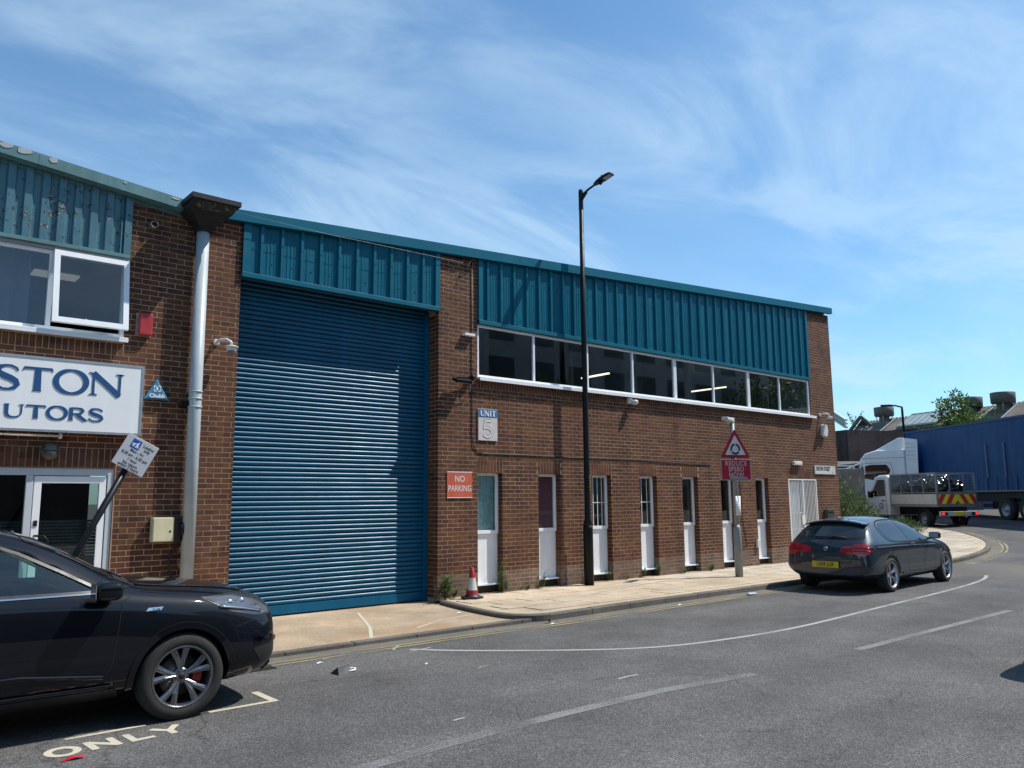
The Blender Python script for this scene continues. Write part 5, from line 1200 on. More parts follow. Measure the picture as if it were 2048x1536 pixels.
def polyround(poly, r=.03, n=4):
    out = []; N_ = len(poly)
    for i in range(N_):
        p0, p1, p2 = Vector(poly[i-1]), Vector(poly[i]), Vector(poly[(i+1) % N_]); a = (p0-p1); b = (p2-p1); ra = min(r, a.length*.45, b.length*.45); a = p1+a.normalized()*ra; b = p1+b.normalized()*ra
        for k in range(n+1): t = k/n; out.append(tuple((1-t)**2*a+2*t*(1-t)*p1+t*t*b))
    return out
def patch(name, poly, axis, side, bvh, m, parent, off=.003, thick=.0, step=.05, smooth=True):
    """a panel that follows the body: polygon in side (x,z), end (y,z) or plan (x,y) view, projected on to the body"""
    bm = bmesh.new(); vs = [bm.verts.new((a, b, 0)) for a, b in poly]; bm.faces.new(vs)
    for ax in (0, 1):
        lo = min(p[ax] for p in poly); hi = max(p[ax] for p in poly); c = lo+step
        while c < hi:
            co = (c,0,0) if ax == 0 else (0,c,0); no = (1,0,0) if ax == 0 else (0,1,0)
            bmesh.ops.bisect_plane(bm, geom=bm.faces[:]+bm.edges[:]+bm.verts[:], plane_co=co, plane_no=no); c += step
    bmesh.ops.triangulate(bm, faces=[f for f in bm.faces if len(f.verts) > 4])
    bad = []
    for v in bm.verts:
        a, b = v.co.x, v.co.y
        if axis == 'y': o, d = Vector((a, side*3, b)), Vector((0, -side, 0))
        elif axis == 'x': o, d = Vector((side*9, a, b)), Vector((-side, 0, 0))
        else: o, d = Vector((a, b, 5)), Vector((0, 0, -1))
        h, nrm, _, _ = bvh.ray_cast(o, d)
        if h is None: bad.append(v); continue
        if nrm.dot(d) > 0: nrm = -nrm
        v.co = h+nrm*off
    if bad: bmesh.ops.delete(bm, geom=bad, context='VERTS')
    bmesh.ops.recalc_face_normals(bm, faces=bm.faces)
    if bm.faces:
        want = Vector((0, side, 0)) if axis == 'y' else Vector((side, 0, 0)) if axis == 'x' else Vector((0, 0, 1))
        if sum((f.normal.dot(want) for f in bm.faces)) < 0: bmesh.ops.reverse_faces(bm, faces=bm.faces)
    me = bpy.data.meshes.new(name); bm.to_mesh(me); bm.free(); me.materials.append(m)
    for p in me.polygons: p.use_smooth = smooth
    o = bpy.data.objects.new(name, me); COL.objects.link(o); o.parent = parent
    if thick: s = o.modifiers.new('s', 'SOLIDIFY'); s.thickness = thick; s.offset = -1 if thick > 0 else 1
    return o
def seam(name, pts, axis, side, bvh, m, parent, w=.006, off=.0025, h=None):
    """thin line laid on the body"""
    P = []
    for a, b in zip(pts, pts[1:]):
        n = max(1, int((Vector(b)-Vector(a)).length/.03))
        for i in range(n): P.append(tuple(Vector(a).lerp(Vector(b), i/n)))
    P.append(pts[-1]); A = offset(P, w/2); B = offset(P, -w/2); vs = []; fs = []
    for p in zip(A, B):
        for a, b in p:
            if axis == 'y': o, d = Vector((a, side*3, b)), Vector((0, -side, 0))
            elif axis == 'x': o, d = Vector((side*9, a, b)), Vector((-side, 0, 0))
            else: o, d = Vector((a, b, 5)), Vector((0, 0, -1))
            hh, nrm, _, _ = bvh.ray_cast(o, d)
            if hh is None:
                if not vs: hh, nrm = bvh.find_nearest(o+d*2)[:2]
                else: hh = vs[-1]+Vector((0,0,0)); nrm = -d*0.0001
            if nrm.dot(d) > 0: nrm = -nrm
            vs.append(hh+nrm*off)
    for i in range(len(P)-1): fs.append((2*i, 2*i+1, 2*i+3, 2*i+2))
    mb = MB(); mb.smooth = True; mb.add(vs, fs); o = mb.build(name, m, parent, fix=False)
    if h: s = o.modifiers.new('s', 'SOLIDIFY'); s.thickness = h; s.offset = 0
    return o
def wheel(parent, loc, side, r=.35, rr_=.24, w=.225, style='ten', rim=RIMD, caliper=True, n5=5):
    g = empty('wheel', loc, 0, parent)
    def Yp(y): return y*side
    mb = MB(); mb.smooth = True; hw = w/2
    mb.lathe([(rr_-.01,Yp(-hw+.01)),(rr_+.01,Yp(-hw)),(r-.035,Yp(-hw)),(r-.012,Yp(-hw+.02)),(r,Yp(-hw+.05)),(r,Yp(hw-.05)),(r-.012,Yp(hw-.018)),(r-.035,Yp(hw-.002)),(rr_+.035,Yp(hw+.004)),(rr_+.012,Yp(hw-.004)),(rr_-.002,Yp(hw-.012))], 56, 'y')
    for q in (-.04, 0, .04): pass
    mb.build('tyre', RUBB, g)
    mb = MB(); mb.smooth = True; mb.lathe([(rr_+.004,Yp(hw-.006)),(rr_-.004,Yp(hw-.002)),(rr_-.014,Yp(hw-.012)),(rr_-.022,Yp(hw-.05)),(rr_-.035,Yp(-hw+.02)),(rr_-.01,Yp(-hw+.01))], 56, 'y'); mb.build('rim', rim, g)
    mb = MB(); mb.smooth = True; mb.lathe([(0,Yp(.02)),(.06,Yp(.02)),(.065,Yp(.0)),(.165,Yp(.0)),(.165,Yp(-.02)),(0,Yp(-.02))], 40, 'y'); mb.build('brake_disc', DISC, g)
    mb = MB(); mb.smooth = True; mb.lathe([(0,Yp(-.04)),(rr_-.03,Yp(-.04)),(rr_-.03,Yp(-.06)),(0,Yp(-.06))], 30, 'y'); mb.build('back_plate', SEAMM, g)
    if caliper:
        mb = MB(); P = [( (.105+.0)*math.cos(a), .105*math.sin(a)) for a in [rad(q) for q in range(-25, 36, 12)]]+[(.185*math.cos(a), .185*math.sin(a)) for a in [rad(q) for q in range(35, -26, -12)]]
        mb.prism(P, min(Yp(.03),Yp(-.03)), max(Yp(.03),Yp(-.03))); mb.build('caliper', CALR, g, bevel=.005)
    def spoke(a, r0, r1, w0, w1, y0, y1, twist=0):
        mb = MB(); pts = []
        for (rr2, ww, yy, dd) in ((r0, w0, y0, .03), ((r0+r1)/2, (w0*.45+w1*.55), (y0+y1)/2+.006, .028), (r1, w1, y1, .03)):
            aa = a+twist*(rr2-r0)/(r1-r0); c = Vector((math.cos(aa)*rr2, 0, math.sin(aa)*rr2)); t = Vector((-math.sin(aa), 0, math.cos(aa)))
            pts += [c-t*ww/2+Vector((0,Yp(yy-.006),0)), c+Vector((0,Yp(yy+.003),0)), c+t*ww/2+Vector((0,Yp(yy-.006),0)), c+t*ww*.4+Vector((0,Yp(yy-dd),0)), c-t*ww*.4+Vector((0,Yp(yy-dd),0))]
        fs = [(i*5+k, i*5+(k+1) % 5, i*5+5+(k+1) % 5, i*5+5+k) for i in range(2) for k in range(5)]+[(0,1,2,3,4),(10,11,12,13,14)]
        mb.add(pts, fs); mb.build('spoke', rim, g)
    ye = hw-.022; yc = hw-.048
    for k in range(n5):
        a = rad(90+360/n5*k)+(.12 if style == 'ten' else .3)
        if style == 'ten':
            for s in (-1, 1): spoke(a+s*.085, .045, rr_-.008, .024, .056, yc, ye, twist=s*.155)
        else:
            for s in (-1, 1): spoke(a+s*.16, .04, rr_-.012, .020, .030, yc, ye, twist=s*-.04)
    mb = MB(); mb.smooth = True; mb.lathe([(0,Yp(yc+.006)),(.03,Yp(yc+.006)),(.045,Yp(yc+.002)),(.07,Yp(yc-.004)),(.072,Yp(yc-.03)),(0,Yp(yc-.03))], 30, 'y'); mb.build('hub', rim, g)
    mb = MB(); mb.smooth = True; mb.lathe([(0,Yp(yc+.010)),(.024,Yp(yc+.009)),(.028,Yp(yc+.004))], 24, 'y'); mb.build('centre_cap', BLKP, g)
    for k in range(5):
        a = rad(90+36+72*k); mb = MB(); mb.lathe([(0,Yp(yc+.004)),(.008,Yp(yc+.004)),(.0095,Yp(yc-.006))], 8, 'y', (.052*math.cos(a),0,.052*math.sin(a))); mb.build('wheel_nut', BLKP, g)
    return g
def make_car(name, loc, rz, label, st, axles, arch_r, arch_w, paint_m, cabin=None, openings=()):
    t = tag(empty(name, loc, rz), label, 'car'); me = loft(st); me.materials.clear(); me.materials.append(paint_m)
    bvh = BVHTree.FromPolygons([v.co.copy() for v in me.vertices], [tuple(p.vertices) for p in me.polygons])
    body = bpy.data.objects.new('body', me); COL.objects.link(body); cut = []
    for ax in axles:
        for s in (-1, 1):
            mb = MB(); y0, y1 = sorted((s*arch_w, s*1.3)); mb.prism([(ax+arch_r*math.cos(a), .34+arch_r*math.sin(a)) for a in [i*math.pi/24 for i in range(48)]], y0, y1); cut.append(mb.build('cut', paint_m))
    if cabin: c = loft(cabin, 1); co = bpy.data.objects.new('cut', c); COL.objects.link(co); c.materials.clear(); c.materials.append(SEAMM); cut.append(co)
    for poly in openings: mb = MB(); mb.prism(polyround(poly, .05), -1.3, 1.3); cut.append(mb.build('cut', SEAMM))
    m2 = boolean(body, cut); body.parent = t
    if not any(m is SEAMM for m in m2.materials): m2.materials.append(SEAMM)
    return t, body, bvh
def arch_trim(t, bvh, ax, side, r, m, w=.035, a0=-12, a1=192, zc=.34, off=.006):
    pts = [(ax+r*math.cos(rad(a)), zc+r*math.sin(rad(a))) for a in range(a0, a1, 6)]
    return seam('wheel_arch_trim', pts, 'y', side, bvh, m, t, w=w, off=off)
# ---------------- black SUV (x from the front axle, forward +x)
ST = [(.925, sec(.33,.50,.55,.62, .70,.58, .78,.50, .83,.36,.86)),
      (.86, sec(.26,.66,.52,.78, .73,.74, .83,.62, .885,.42,.91)),
      (.68, sec(.22,.78,.52,.90, .80,.86, .92,.72, .965,.46,.99)),
      (.35, sec(.20,.80,.52,.935, .88,.905, .99,.78, 1.035,.50,1.06)),
      (-.05, sec(.20,.80,.52,.94, .93,.92, 1.035,.80, 1.075,.52,1.10)),
      (-.40, sec(.20,.80,.52,.94, .965,.925, 1.065,.83, 1.12,.62,1.14)),
      (-.62, sec(.20,.80,.52,.94, .97,.925, 1.065,.855, 1.225,.70,1.26)),
      (-.95, sec(.20,.80,.52,.935, .97,.92, 1.065,.865, 1.42,.68,1.475)),
      (-1.30, sec(.20,.80,.52,.935, .975,.92, 1.07,.87, 1.53,.645,1.60)),
      (-1.75, sec(.20,.80,.52,.935, .98,.92, 1.08,.87, 1.575,.625,1.655)),
      (-2.35, sec(.20,.80,.52,.935, .99,.92, 1.09,.86, 1.575,.61,1.66)),
      (-2.95, sec(.20,.80,.52,.94, 1.00,.925, 1.10,.85, 1.54,.59,1.62)),
      (-3.25, sec(.22,.80,.52,.93, 1.00,.91, 1.11,.83, 1.48,.57,1.56)),
      (-3.45, sec(.26,.78,.54,.91, 1.00,.88, 1.10,.79, 1.30,.60,1.36)),
      (-3.58, sec(.32,.74,.56,.88, .95,.84, 1.03,.74, 1.10,.58,1.13)),
      (-3.66, sec(.36,.66,.56,.78, .85,.74, .93,.62, .98,.46,1.00))]
CABN = [(-.80, sec(.60,.66,.8,.74, 1.0,.74, 1.08,.72, 1.16,.56,1.18)), (-1.05, sec(.45,.66,.7,.80, 1.0,.82, 1.08,.80, 1.36,.62,1.42)), (-1.35, sec(.45,.7,.7,.82, 1.0,.84, 1.08,.81, 1.47,.59,1.54)),
        (-2.35, sec(.45,.7,.7,.82, 1.0,.84, 1.09,.80, 1.52,.56,1.60)), (-2.95, sec(.55,.7,.8,.80, 1.0,.82, 1.10,.78, 1.48,.53,1.54)), (-3.25, sec(.75,.6,.9,.7, 1.02,.7, 1.10,.68, 1.36,.5,1.40))]
W1 = [(-.63,1.078),(-.94,1.25),(-1.22,1.395),(-1.42,1.475),(-1.86,1.515),(-1.89,1.09)]
W2 = [(-1.97,1.095),(-1.95,1.515),(-2.5,1.51),(-2.78,1.49),(-2.86,1.13)]
FL = (-6.68, -3.67, -.10)
ford, fbody, fb_ = make_car('parked_car', FL, 0, 'glossy black SUV parked at the left kerb by the leaning loading sign', ST, (0, -2.71), .395, .55, PBLK, CABN, (W1, W2))
for s in (-1, 1):
    for nm, p in (('side_window', W1), ('side_window', W2)):
        patch(nm, polyround(p, .05), 'y', s, fb_, GLASSG, ford, off=-.008)
        q = p+[p[0]]; seam('window_trim', q, 'y', s, fb_, TRIM, ford, w=.022, off=.003)
    patch('quarter_window', polyround([(-2.93,1.14),(-2.84,1.48),(-3.1,1.44),(-3.26,1.20)], .04), 'y', s, fb_, TINT2, ford)
    seam('belt_strip', [(-.72,1.065),(-1.9,1.072),(-2.95,1.105)], 'y', s, fb_, CHR, ford, w=.010, off=.006)
    for ax in (0, -2.71): arch_trim(ford, fb_, ax, s, .415, PBLK, w=.05, off=.008)
    for ax in (0, -2.71): arch_trim(ford, fb_, ax, s, .445, SEAMM, w=.005, off=.003)
    seam('door_seam', [(-.50,.99),(-.525,.78),(-.56,.52),(-.66,.33)], 'y', s, fb_, SEAMM, ford); seam('door_seam', [(-1.93,1.07),(-1.93,.7),(-1.98,.33)], 'y', s, fb_, SEAMM, ford); seam('door_seam', [(-2.9,1.1),(-2.6,.95),(-2.32,.72),(-2.22,.45),(-2.2,.33)], 'y', s, fb_, SEAMM, ford)
    seam('door_seam', [(-.50,.99),(-.44,1.02)], 'y', s, fb_, SEAMM, ford); seam('bumper_seam', [(.44,.70),(.62,.74),(.80,.70)], 'y', s, fb_, SEAMM, ford)
    patch('sill_trim', [(-.46,.235),(-2.28,.235),(-2.26,.33),(-.52,.33)], 'y', s, fb_, TRIM, ford, off=.006); seam('sill_chrome', [(-.56,.355),(-2.2,.355)], 'y', s, fb_, PBLK, ford, w=.03, off=.016, h=.012)
    seam('crease', [(-.62,.43),(-1.2,.50),(-2.15,.50)], 'y', s, fb_, PBLK, ford, w=.028, off=.010, h=.012)
    patch('headlight', polyround([(.18,.955),(.45,.955),(.66,.90),(.80,.82),(.80,.775),(.66,.785),(.42,.845)], .02), 'y', s, fb_, LENS, ford, off=.006)
    patch('headlight_surround', polyround([(.14,.967),(.46,.972),(.68,.915),(.84,.83),(.84,.762),(.66,.77),(.40,.83)], .02), 'y', s, fb_, TRIM, ford, off=.004)
    seam('lamp_strip', [(.30,.88),(.5,.845),(.70,.80)], 'y', s, fb_, CHR, ford, w=.016, off=.012, h=.01)
    for x in (.40, .52): mb = MB(); mb.smooth = True; hh = fb_.ray_cast(Vector((x, s*3, .90)), Vector((0,-s,0)))[0]; mb.lathe([(0,s*.012),(.026,s*.008),(.034,-s*.004)], 18, 'y', tuple(hh)); mb.build('lamp_lens', CHR, ford)
    patch('fog_intake', polyround([(.60,.50),(.80,.52),(.86,.44),(.84,.34),(.70,.36)], .02), 'y', s, fb_, TRIM, ford, off=.005)
    patch('bumper_fin', polyround([(.60,.62),(.78,.60),(.86,.56),(.84,.53),(.74,.55)], .01), 'y', s, fb_, PBLK, ford, off=.02)
    for x0 in (-1.62, -2.55):
        hh = fb_.ray_cast(Vector((x0, s*3, .90)), Vector((0,-s,0)))[0]
        mb = MB(); mb.obox((x0+.03, hh.y+s*.030, .905), .21,.022,.030); mb.obox((x0-.07,hh.y+s*.012,.905),.03,.04,.026); mb.obox((x0+.125,hh.y+s*.012,.905),.025,.04,.026); mb.build('door_handle', PBLK, ford, bevel=.008)
        mb = MB(); mb.obox((x0+.09, hh.y+s*.043, .905), .06,.003,.010); mb.build('handle_chrome', CHR, ford)
        patch('handle_recess', polyround([(x0-.05,.865),(x0+.11,.865),(x0+.10,.945),(x0-.04,.945)], .04), 'y', s, fb_, SEAMM, ford, off=.002)
    mb = MB(); c = (-.64, s*1.03, 1.10); mb.obox(c, .20,.20,.145,(0,0,s*rad(6))); o = mb.build('mirror', PBLK, ford, bevel=.055, seg=5); [setattr(p, 'use_smooth', True) for p in o.data.polygons]
    mb = MB(); mb.obox((-.62, s*.93, 1.04), .09,.10,.05); mb.build('mirror_stalk', TRIM, ford, bevel=.015); mb = MB(); mb.obox((-.748, s*1.03, 1.105), .006,.16,.105); mb.build('mirror_glass', CHR, ford)
    mb = MB(); mb.obox((-.57, s*1.045, 1.12), .10,.165,.012,(0,rad(-12),0)); mb.build('mirror_indicator', TRIM, ford, bevel=.004)
    patch('wing_badge', [(-.30,.925),(-.18,.925),(-.20,.900),(-.32,.900)], 'y', s, fb_, CHR, ford, off=.006); seam('roof_rail', [(-1.35,1.60),(-2.0,1.625),(-3.0,1.58)], 'y', s, fb_, TRIM, ford, w=.02, off=.02, h=.03)
text('badge_text', 'ST-LINE', .024, PBLK, ford, (-.25,-.949,.912), bold=.001, xs=.75)
WSC = [(-.56,-.66),(-.50,-.35),(-.48,0),(-.50,.35),(-.56,.66),(-.98,.60),(-1.17,.55),(-1.25,.0),(-1.17,-.55),(-.98,-.60)]
patch('windscreen', polyround(WSC, .05), 'z', 1, fb_, TINT, ford, off=.004)
patch('scuttle', [(-.40,-.68),(-.36,-.3),(-.34,0),(-.36,.3),(-.40,.68),(-.52,.66),(-.47,.35),(-.45,0),(-.47,-.35),(-.52,-.66)], 'z', 1, fb_, TRIM, ford, off=.003)
mb = MB(); mb.tube([(-.42,-.50,1.16),(-.50,-.2,1.205),(-.52,.25,1.215)], .010, 6); mb.tube([(-.42,.1,1.17),(-.52,.4,1.20),(-.58,.62,1.19)], .010, 6); mb.build('wiper', BLKP, ford)
for s in (-1, 1):
    seam('bonnet_crease', [(-.35,s*.66),(.25,s*.56),(.62,s*.48)], 'z', 1, fb_, PBLK, ford, w=.035, off=.006, h=.010); seam('bonnet_seam', [(-.36,s*.80),(.1,s*.80),(.45,s*.76),(.66,s*.70)], 'z', 1, fb_, SEAMM, ford, w=.007)
patch('grille', polyround([(-.50,.48),(-.56,.72),(-.40,.79),(.40,.79),(.56,.72),(.50,.48)], .04), 'x', 1, fb_, TRIM, ford, off=.006)
patch('lower_grille', polyround([(-.6,.34),(.6,.34),(.5,.44),(-.5,.44)], .03), 'x', 1, fb_, SEAMM, ford, off=.006)
patch('chin_spoiler', polyround([(-.66,.27),(.66,.27),(.66,.33),(-.66,.33)], .02), 'x', 1, fb_, TRIM, ford, off=.02)
PLF = mat('white_number_plate', (.62,.62,.60), .4); p_ = patch('number_plate', [(-.26,.46),(.26,.46),(.26,.57),(-.26,.57)], 'x', 1, fb_, PLF, ford, off=.03)
for x, s in ((0,-1),(0,1),(-2.71,-1),(-2.71,1)): wheel(ford, (x, s*.815, .345), s, r=.350, rr_=.245, w=.225, style='ten', rim=RIMD, caliper=(x == 0))
SEAT = mat('dark_seat_fabric', (.055,.058,.06), .85)
for y in (-.38, .38):
    for x in (-1.75, -2.6):
        mb = MB(); mb.obox((x,y,.62),.5,.5,.16); mb.obox((x-.28,y,.92),.14,.48,.62,(0,rad(-14),0)); mb.obox((x-.38,y,1.30),.09,.26,.17); mb.build('seat', SEAT, ford, bevel=.04, seg=3)
mb = MB(); mb.smooth = True; R = [(.175*math.cos(i*math.pi/12), .175*math.sin(i*math.pi/12)) for i in range(25)]; T = Matrix.Translation((-1.15,-.36,1.0)) @ Euler((0,rad(-25),0)).to_matrix().to_4x4(); mb.tube([T @ Vector((0,a,b)) for a, b in R], .015, 8, caps=False); mb.bar(T @ Vector((0,-.17,0)), T @ Vector((0,.17,0)), .04); mb.build('steering_wheel', BLKP, ford)
mb = MB(); mb.box(-1.08,-.80,-.68,.68,.80,1.06); mb.build('dashboard', SEAT, ford, bevel=.05)
MB().box(-3.2,-.8,-.72,.72,.44,.50).build('floor_mat', SEAT, ford)
mb = MB(); mb.obox((-1.05,0,1.40),.04,.22,.07); mb.build('rear_view_mirror', BLKP, ford, bevel=.02)

# ---------------- grey hatchback
SB = [(.775, sec(.28,.42,.45,.52, .56,.48, .62,.42, .65,.30,.67)),
      (.70, sec(.20,.62,.45,.72, .60,.68, .69,.58, .74,.42,.755)),
      (.50, sec(.17,.70,.45,.835, .68,.80, .78,.68, .83,.46,.85)),
      (.20, sec(.16,.72,.45,.875, .75,.85, .85,.74, .90,.50,.92)),
      (-.20, sec(.16,.72,.45,.88, .81,.862, .90,.77, .945,.52,.965)),
      (-.55, sec(.16,.72,.45,.88, .85,.865, .925,.80, .975,.62,.995)),
      (-.80, sec(.16,.72,.45,.88, .86,.865, .93,.815, 1.06,.68,1.09)),
      (-1.10, sec(.16,.72,.45,.878, .865,.86, .935,.82, 1.20,.65,1.25)),
      (-1.45, sec(.16,.72,.45,.878, .87,.86, .94,.82, 1.30,.61,1.365)),
      (-1.95, sec(.16,.72,.45,.878, .88,.86, .95,.815, 1.335,.585,1.41)),
      (-2.45, sec(.16,.72,.46,.883, .885,.868, .965,.81, 1.325,.57,1.405)),
      (-2.85, sec(.18,.72,.48,.885, .89,.868, .975,.80, 1.30,.585,1.385)),
      (-3.08, sec(.20,.70,.50,.878, .89,.855, .975,.79, 1.255,.60,1.34)),
      (-3.24, sec(.24,.70,.52,.872, .88,.845, .965,.785, 1.13,.64,1.19)),
      (-3.40, sec(.26,.69,.52,.85, .84,.82, .92,.75, .985,.64,1.005)),
      (-3.50, sec(.28,.66,.50,.82, .78,.79, .85,.725, .89,.60,.90)),
      (-3.55, sec(.32,.58,.50,.72, .64,.68, .68,.62, .72,.52,.735))]
bmw, bb, bh = make_car('parked_car', (9.05, -3.58, -.10), rad(1.8), 'dark grey three door hatchback with yellow plate stopped by the kerb', SB, (0, -2.69), .355, .50, PGRY)
for s in (-1, 1):
    F1 = [(-.80,.905),(-1.12,1.13),(-1.38,1.245),(-1.62,1.295),(-1.86,1.31),(-1.76,.92)]
    F2 = [(-1.81,.92),(-1.91,1.31),(-2.25,1.305),(-2.55,1.265),(-2.72,1.17),(-2.68,1.03),(-2.50,.945)]
    patch('side_window', polyround(F1, .04), 'y', s, bh, TINT, bmw, off=.004); patch('side_window', polyround(F2, .06), 'y', s, bh, TINT2, bmw, off=.004)
    seam('window_trim', smooth([(-.76,.89),(-1.8,.905),(-2.52,.93),(-2.74,1.03),(-2.77,1.18),(-2.58,1.285),(-2.2,1.325),(-1.7,1.318),(-1.36,1.265),(-1.05,1.12),(-.76,.89)], 5), 'y', s, bh, SEAMM, bmw, w=.018, off=.005)
    seam('door_seam', [(-.66,.90),(-.64,.7),(-.60,.45),(-.62,.25)], 'y', s, bh, SEAMM, bmw); seam('door_seam', [(-1.84,.96),(-1.92,.75),(-1.93,.5),(-1.84,.25)], 'y', s, bh, SEAMM, bmw); seam('door_seam', [(-.62,.25),(-1.84,.25)], 'y', s, bh, SEAMM, bmw)
    seam('shoulder_crease', [(-.5,.80),(-1.5,.825),(-2.5,.84),(-3.2,.84)], 'y', s, bh, PGRY, bmw, w=.022, off=.006, h=.010); seam('lower_crease', [(-.5,.30),(-1.2,.285),(-2.2,.33)], 'y', s, bh, PGRY, bmw, w=.03, off=.006, h=.012)
    for ax in (0, -2.69): arch_trim(bmw, bh, ax, s, .362, PGRY, w=.018, off=.006)
    hh = bh.ray_cast(Vector((-1.70, s*3, .84)), Vector((0,-s,0)))[0]
    mb = MB(); mb.obox((-1.69, hh.y+s*.022, .865), .19,.020,.028); mb.build('door_handle', PGRY, bmw, bevel=.008); patch('handle_recess', polyround([(-1.77,.835),(-1.61,.835),(-1.61,.885),(-1.77,.885)], .02), 'y', s, bh, SEAMM, bmw, off=.002)
    mb = MB(); mb.obox((-.84, s*.99, .995), .12,.22,.135); o = mb.build('mirror', PBLK, bmw, bevel=.045, seg=4); [setattr(p, 'use_smooth', True) for p in o.data.polygons]; mb = MB(); mb.obox((-.83, s*.885, .935), .08,.10,.04); mb.build('mirror_stalk', PBLK, bmw, bevel=.012); MB().obox((-.903, s*.99, .998), .004,.18,.10).build('mirror_glass', CHR, bmw)
    # tail lamps: outer lens wraps on to the side
    patch('tail_light', polyround([(-3.40,.885),(-3.44,.905),(-3.56,.88),(-3.56,.73),(-3.48,.72),(-3.42,.77)], .02), 'y', s, bh, LRED, bmw, off=.010, step=.02)
    patch('tail_light', polyround([(s*.52,.73),(s*.50,.885),(s*.74,.905),(s*.785,.84),(s*.80,.72),(s*.70,.69)] if s > 0 else [(s*.70,.69),(s*.80,.72),(s*.785,.84),(s*.74,.905),(s*.50,.885),(s*.52,.73)], .02), 'x', -1, bh, LRED, bmw, off=.010, step=.02)
    patch('tail_light_inner', polyround([(s*.28,.765),(s*.32,.85),(s*.49,.88),(s*.505,.735)] if s > 0 else [(s*.505,.735),(s*.49,.88),(s*.32,.85),(s*.28,.765)], .02), 'x', -1, bh, LRED, bmw, off=.008)
    seam('lamp_bar', [(s*.34,.81),(s*.60,.835),(s*.82,.835)], 'x', -1, bh, LRED2, bmw, w=.020, off=.012, h=.006); seam('lamp_bar', [(s*.56,.775),(s*.82,.78)], 'x', -1, bh, LRED2, bmw, w=.014, off=.012, h=.006)
    patch('bumper_reflector', [(s*.50,.475),(s*.50,.50),(s*.74,.505),(s*.74,.48)], 'x', -1, bh, LRED2, bmw, off=.006)
    seam('bumper_seam', [(s*.86,.66),(s*.6,.635),(0,.62)], 'x', -1, bh, SEAMM, bmw, w=.008); seam('tailgate_seam', [(s*.0,.56),(s*.45,.57),(s*.52,.64),(s*.53,.70)], 'x', -1, bh, SEAMM, bmw, w=.008)
patch('rear_window', polyround([(-.67,1.02),(.67,1.02),(.57,1.25),(.35,1.285),(-.35,1.285),(-.57,1.25)], .06), 'x', -1, bh, TINT2, bmw, off=.005)
seam('rear_window_trim', [(-.67,1.0),(-.3,.99),(.3,.99),(.67,1.0),(.58,1.25),(.35,1.30),(-.35,1.30),(-.58,1.25),(-.67,1.0)], 'x', -1, bh, SEAMM, bmw, w=.022, off=.004)
mb = MB(); mb.smooth = False; n = 12; vs = []
for i in range(n+1):
    y = -.60+1.2*i/n; zz = 1.335-.075*(abs(y)/.6)**2.2; vs += [(-2.96,y,zz+.020),(-3.20+.06*(abs(y)/.6)**2,y,zz-.006),(-3.19+.06*(abs(y)/.6)**2,y,zz-.026),(-3.0,y,zz-.03)]
mb.smooth = True; mb.add(vs, [(4*i+k, 4*i+(k+1) % 4, 4*i+4+(k+1) % 4, 4*i+4+k) for i in range(n) for k in range(4)]+[(0,1,2,3),(4*n,4*n+1,4*n+2,4*n+3)]); mb.build('roof_spoiler', PGRY, bmw)
patch('diffuser', polyround([(-.60,.20),(.60,.20),(.66,.30),(.4,.335),(-.4,.335),(-.66,.30)], .03), 'x', -1, bh, TRIM, bmw, off=.006)
mb = MB(); h0 = bh.ray_cast(Vector((-9,0,.70)), Vector((1,0,0)))[0]
pl = empty('plate_mount', (-3.578,0,.52), rad(-90), bmw)
PLY = mat('yellow_number_plate', (.72,.50,.015), .4); mb.box(-.26,.26,-.006,.002,-.056,.056); mb.build('number_plate', PLY, pl, bevel=.002); text('plate_text', 'LV69 LUF', .098, SBK, pl, (0,-.0075,.0), bold=.0022, xs=.86)
rd = empty('badge_mount', (bh.ray_cast(Vector((-9,0,.81)), Vector((1,0,0)))[0].x-.006, 0, .81), rad(-90), bmw); rd.rotation_euler[0] = rad(0)
mb = MB(); mb.smooth = True; mb.lathe([(0,-.006),(.026,-.006),(.027,-.008),(.040,-.008),(.042,-.002)], 30, 'y'); mb.build('badge_ring', mat('badge_silver', (.5,.5,.5), .3, metal=.7), rd)
mb = MB(); mb.plate([(0,0)]+ell(0,0,.026,.026,0,90,8), -.0085, 'xz'); mb.plate([(0,0)]+ell(0,0,.026,.026,180,270,8), -.0085, 'xz'); mb.build('badge_quarter', mat('badge_dark', (.03,.04,.06), .3), rd)
mb = MB(); stroke(mb, ell(0,0,.035,.035,0,360,24), .008, y=-.0092, th=.0008, frame='xz', close=True); mb.build('badge_band', mat('badge_band_grey', (.12,.12,.13), .3), rd)
mb = MB(); mb.tube([(-3.40,.0,1.0),(-3.39,-.12,1.035),(-3.39,-.36,1.02)], [.014,.010,.006], 6); mb.tube([(-3.39,.28,1.03),(-3.395,-.1,1.045),(-3.38,-.40,1.02)], .006, 6); mb.build('wiper', BLKP, bmw)
mb = MB(); mb.prism([(-2.80,1.375),(-2.98,1.355),(-2.97,1.405)], -.02, .02); mb.build('aerial_fin', mat('pale_fin', (.3,.33,.36), .3), bmw, bevel=.006)
patch('windscreen', polyround([(-.70,-.66),(-.62,-.3),(-.60,0),(-.62,.3),(-.70,.66),(-1.05,.60),(-1.32,.53),(-1.40,0),(-1.32,-.53),(-1.05,-.60)], .05), 'z', 1, bh, TINT, bmw, off=.004)
for s in (-1, 1): patch('headlight', polyround([(.20,.70),(.45,.72),(.62,.66),(.60,.60),(.40,.62)], .02), 'y', s, bh, LENS, bmw, off=.006)
patch('grille', polyround([(-.2,.5),(.2,.5),(.2,.62),(-.2,.62)], .03), 'x', 1, bh, TRIM, bmw, off=.006)
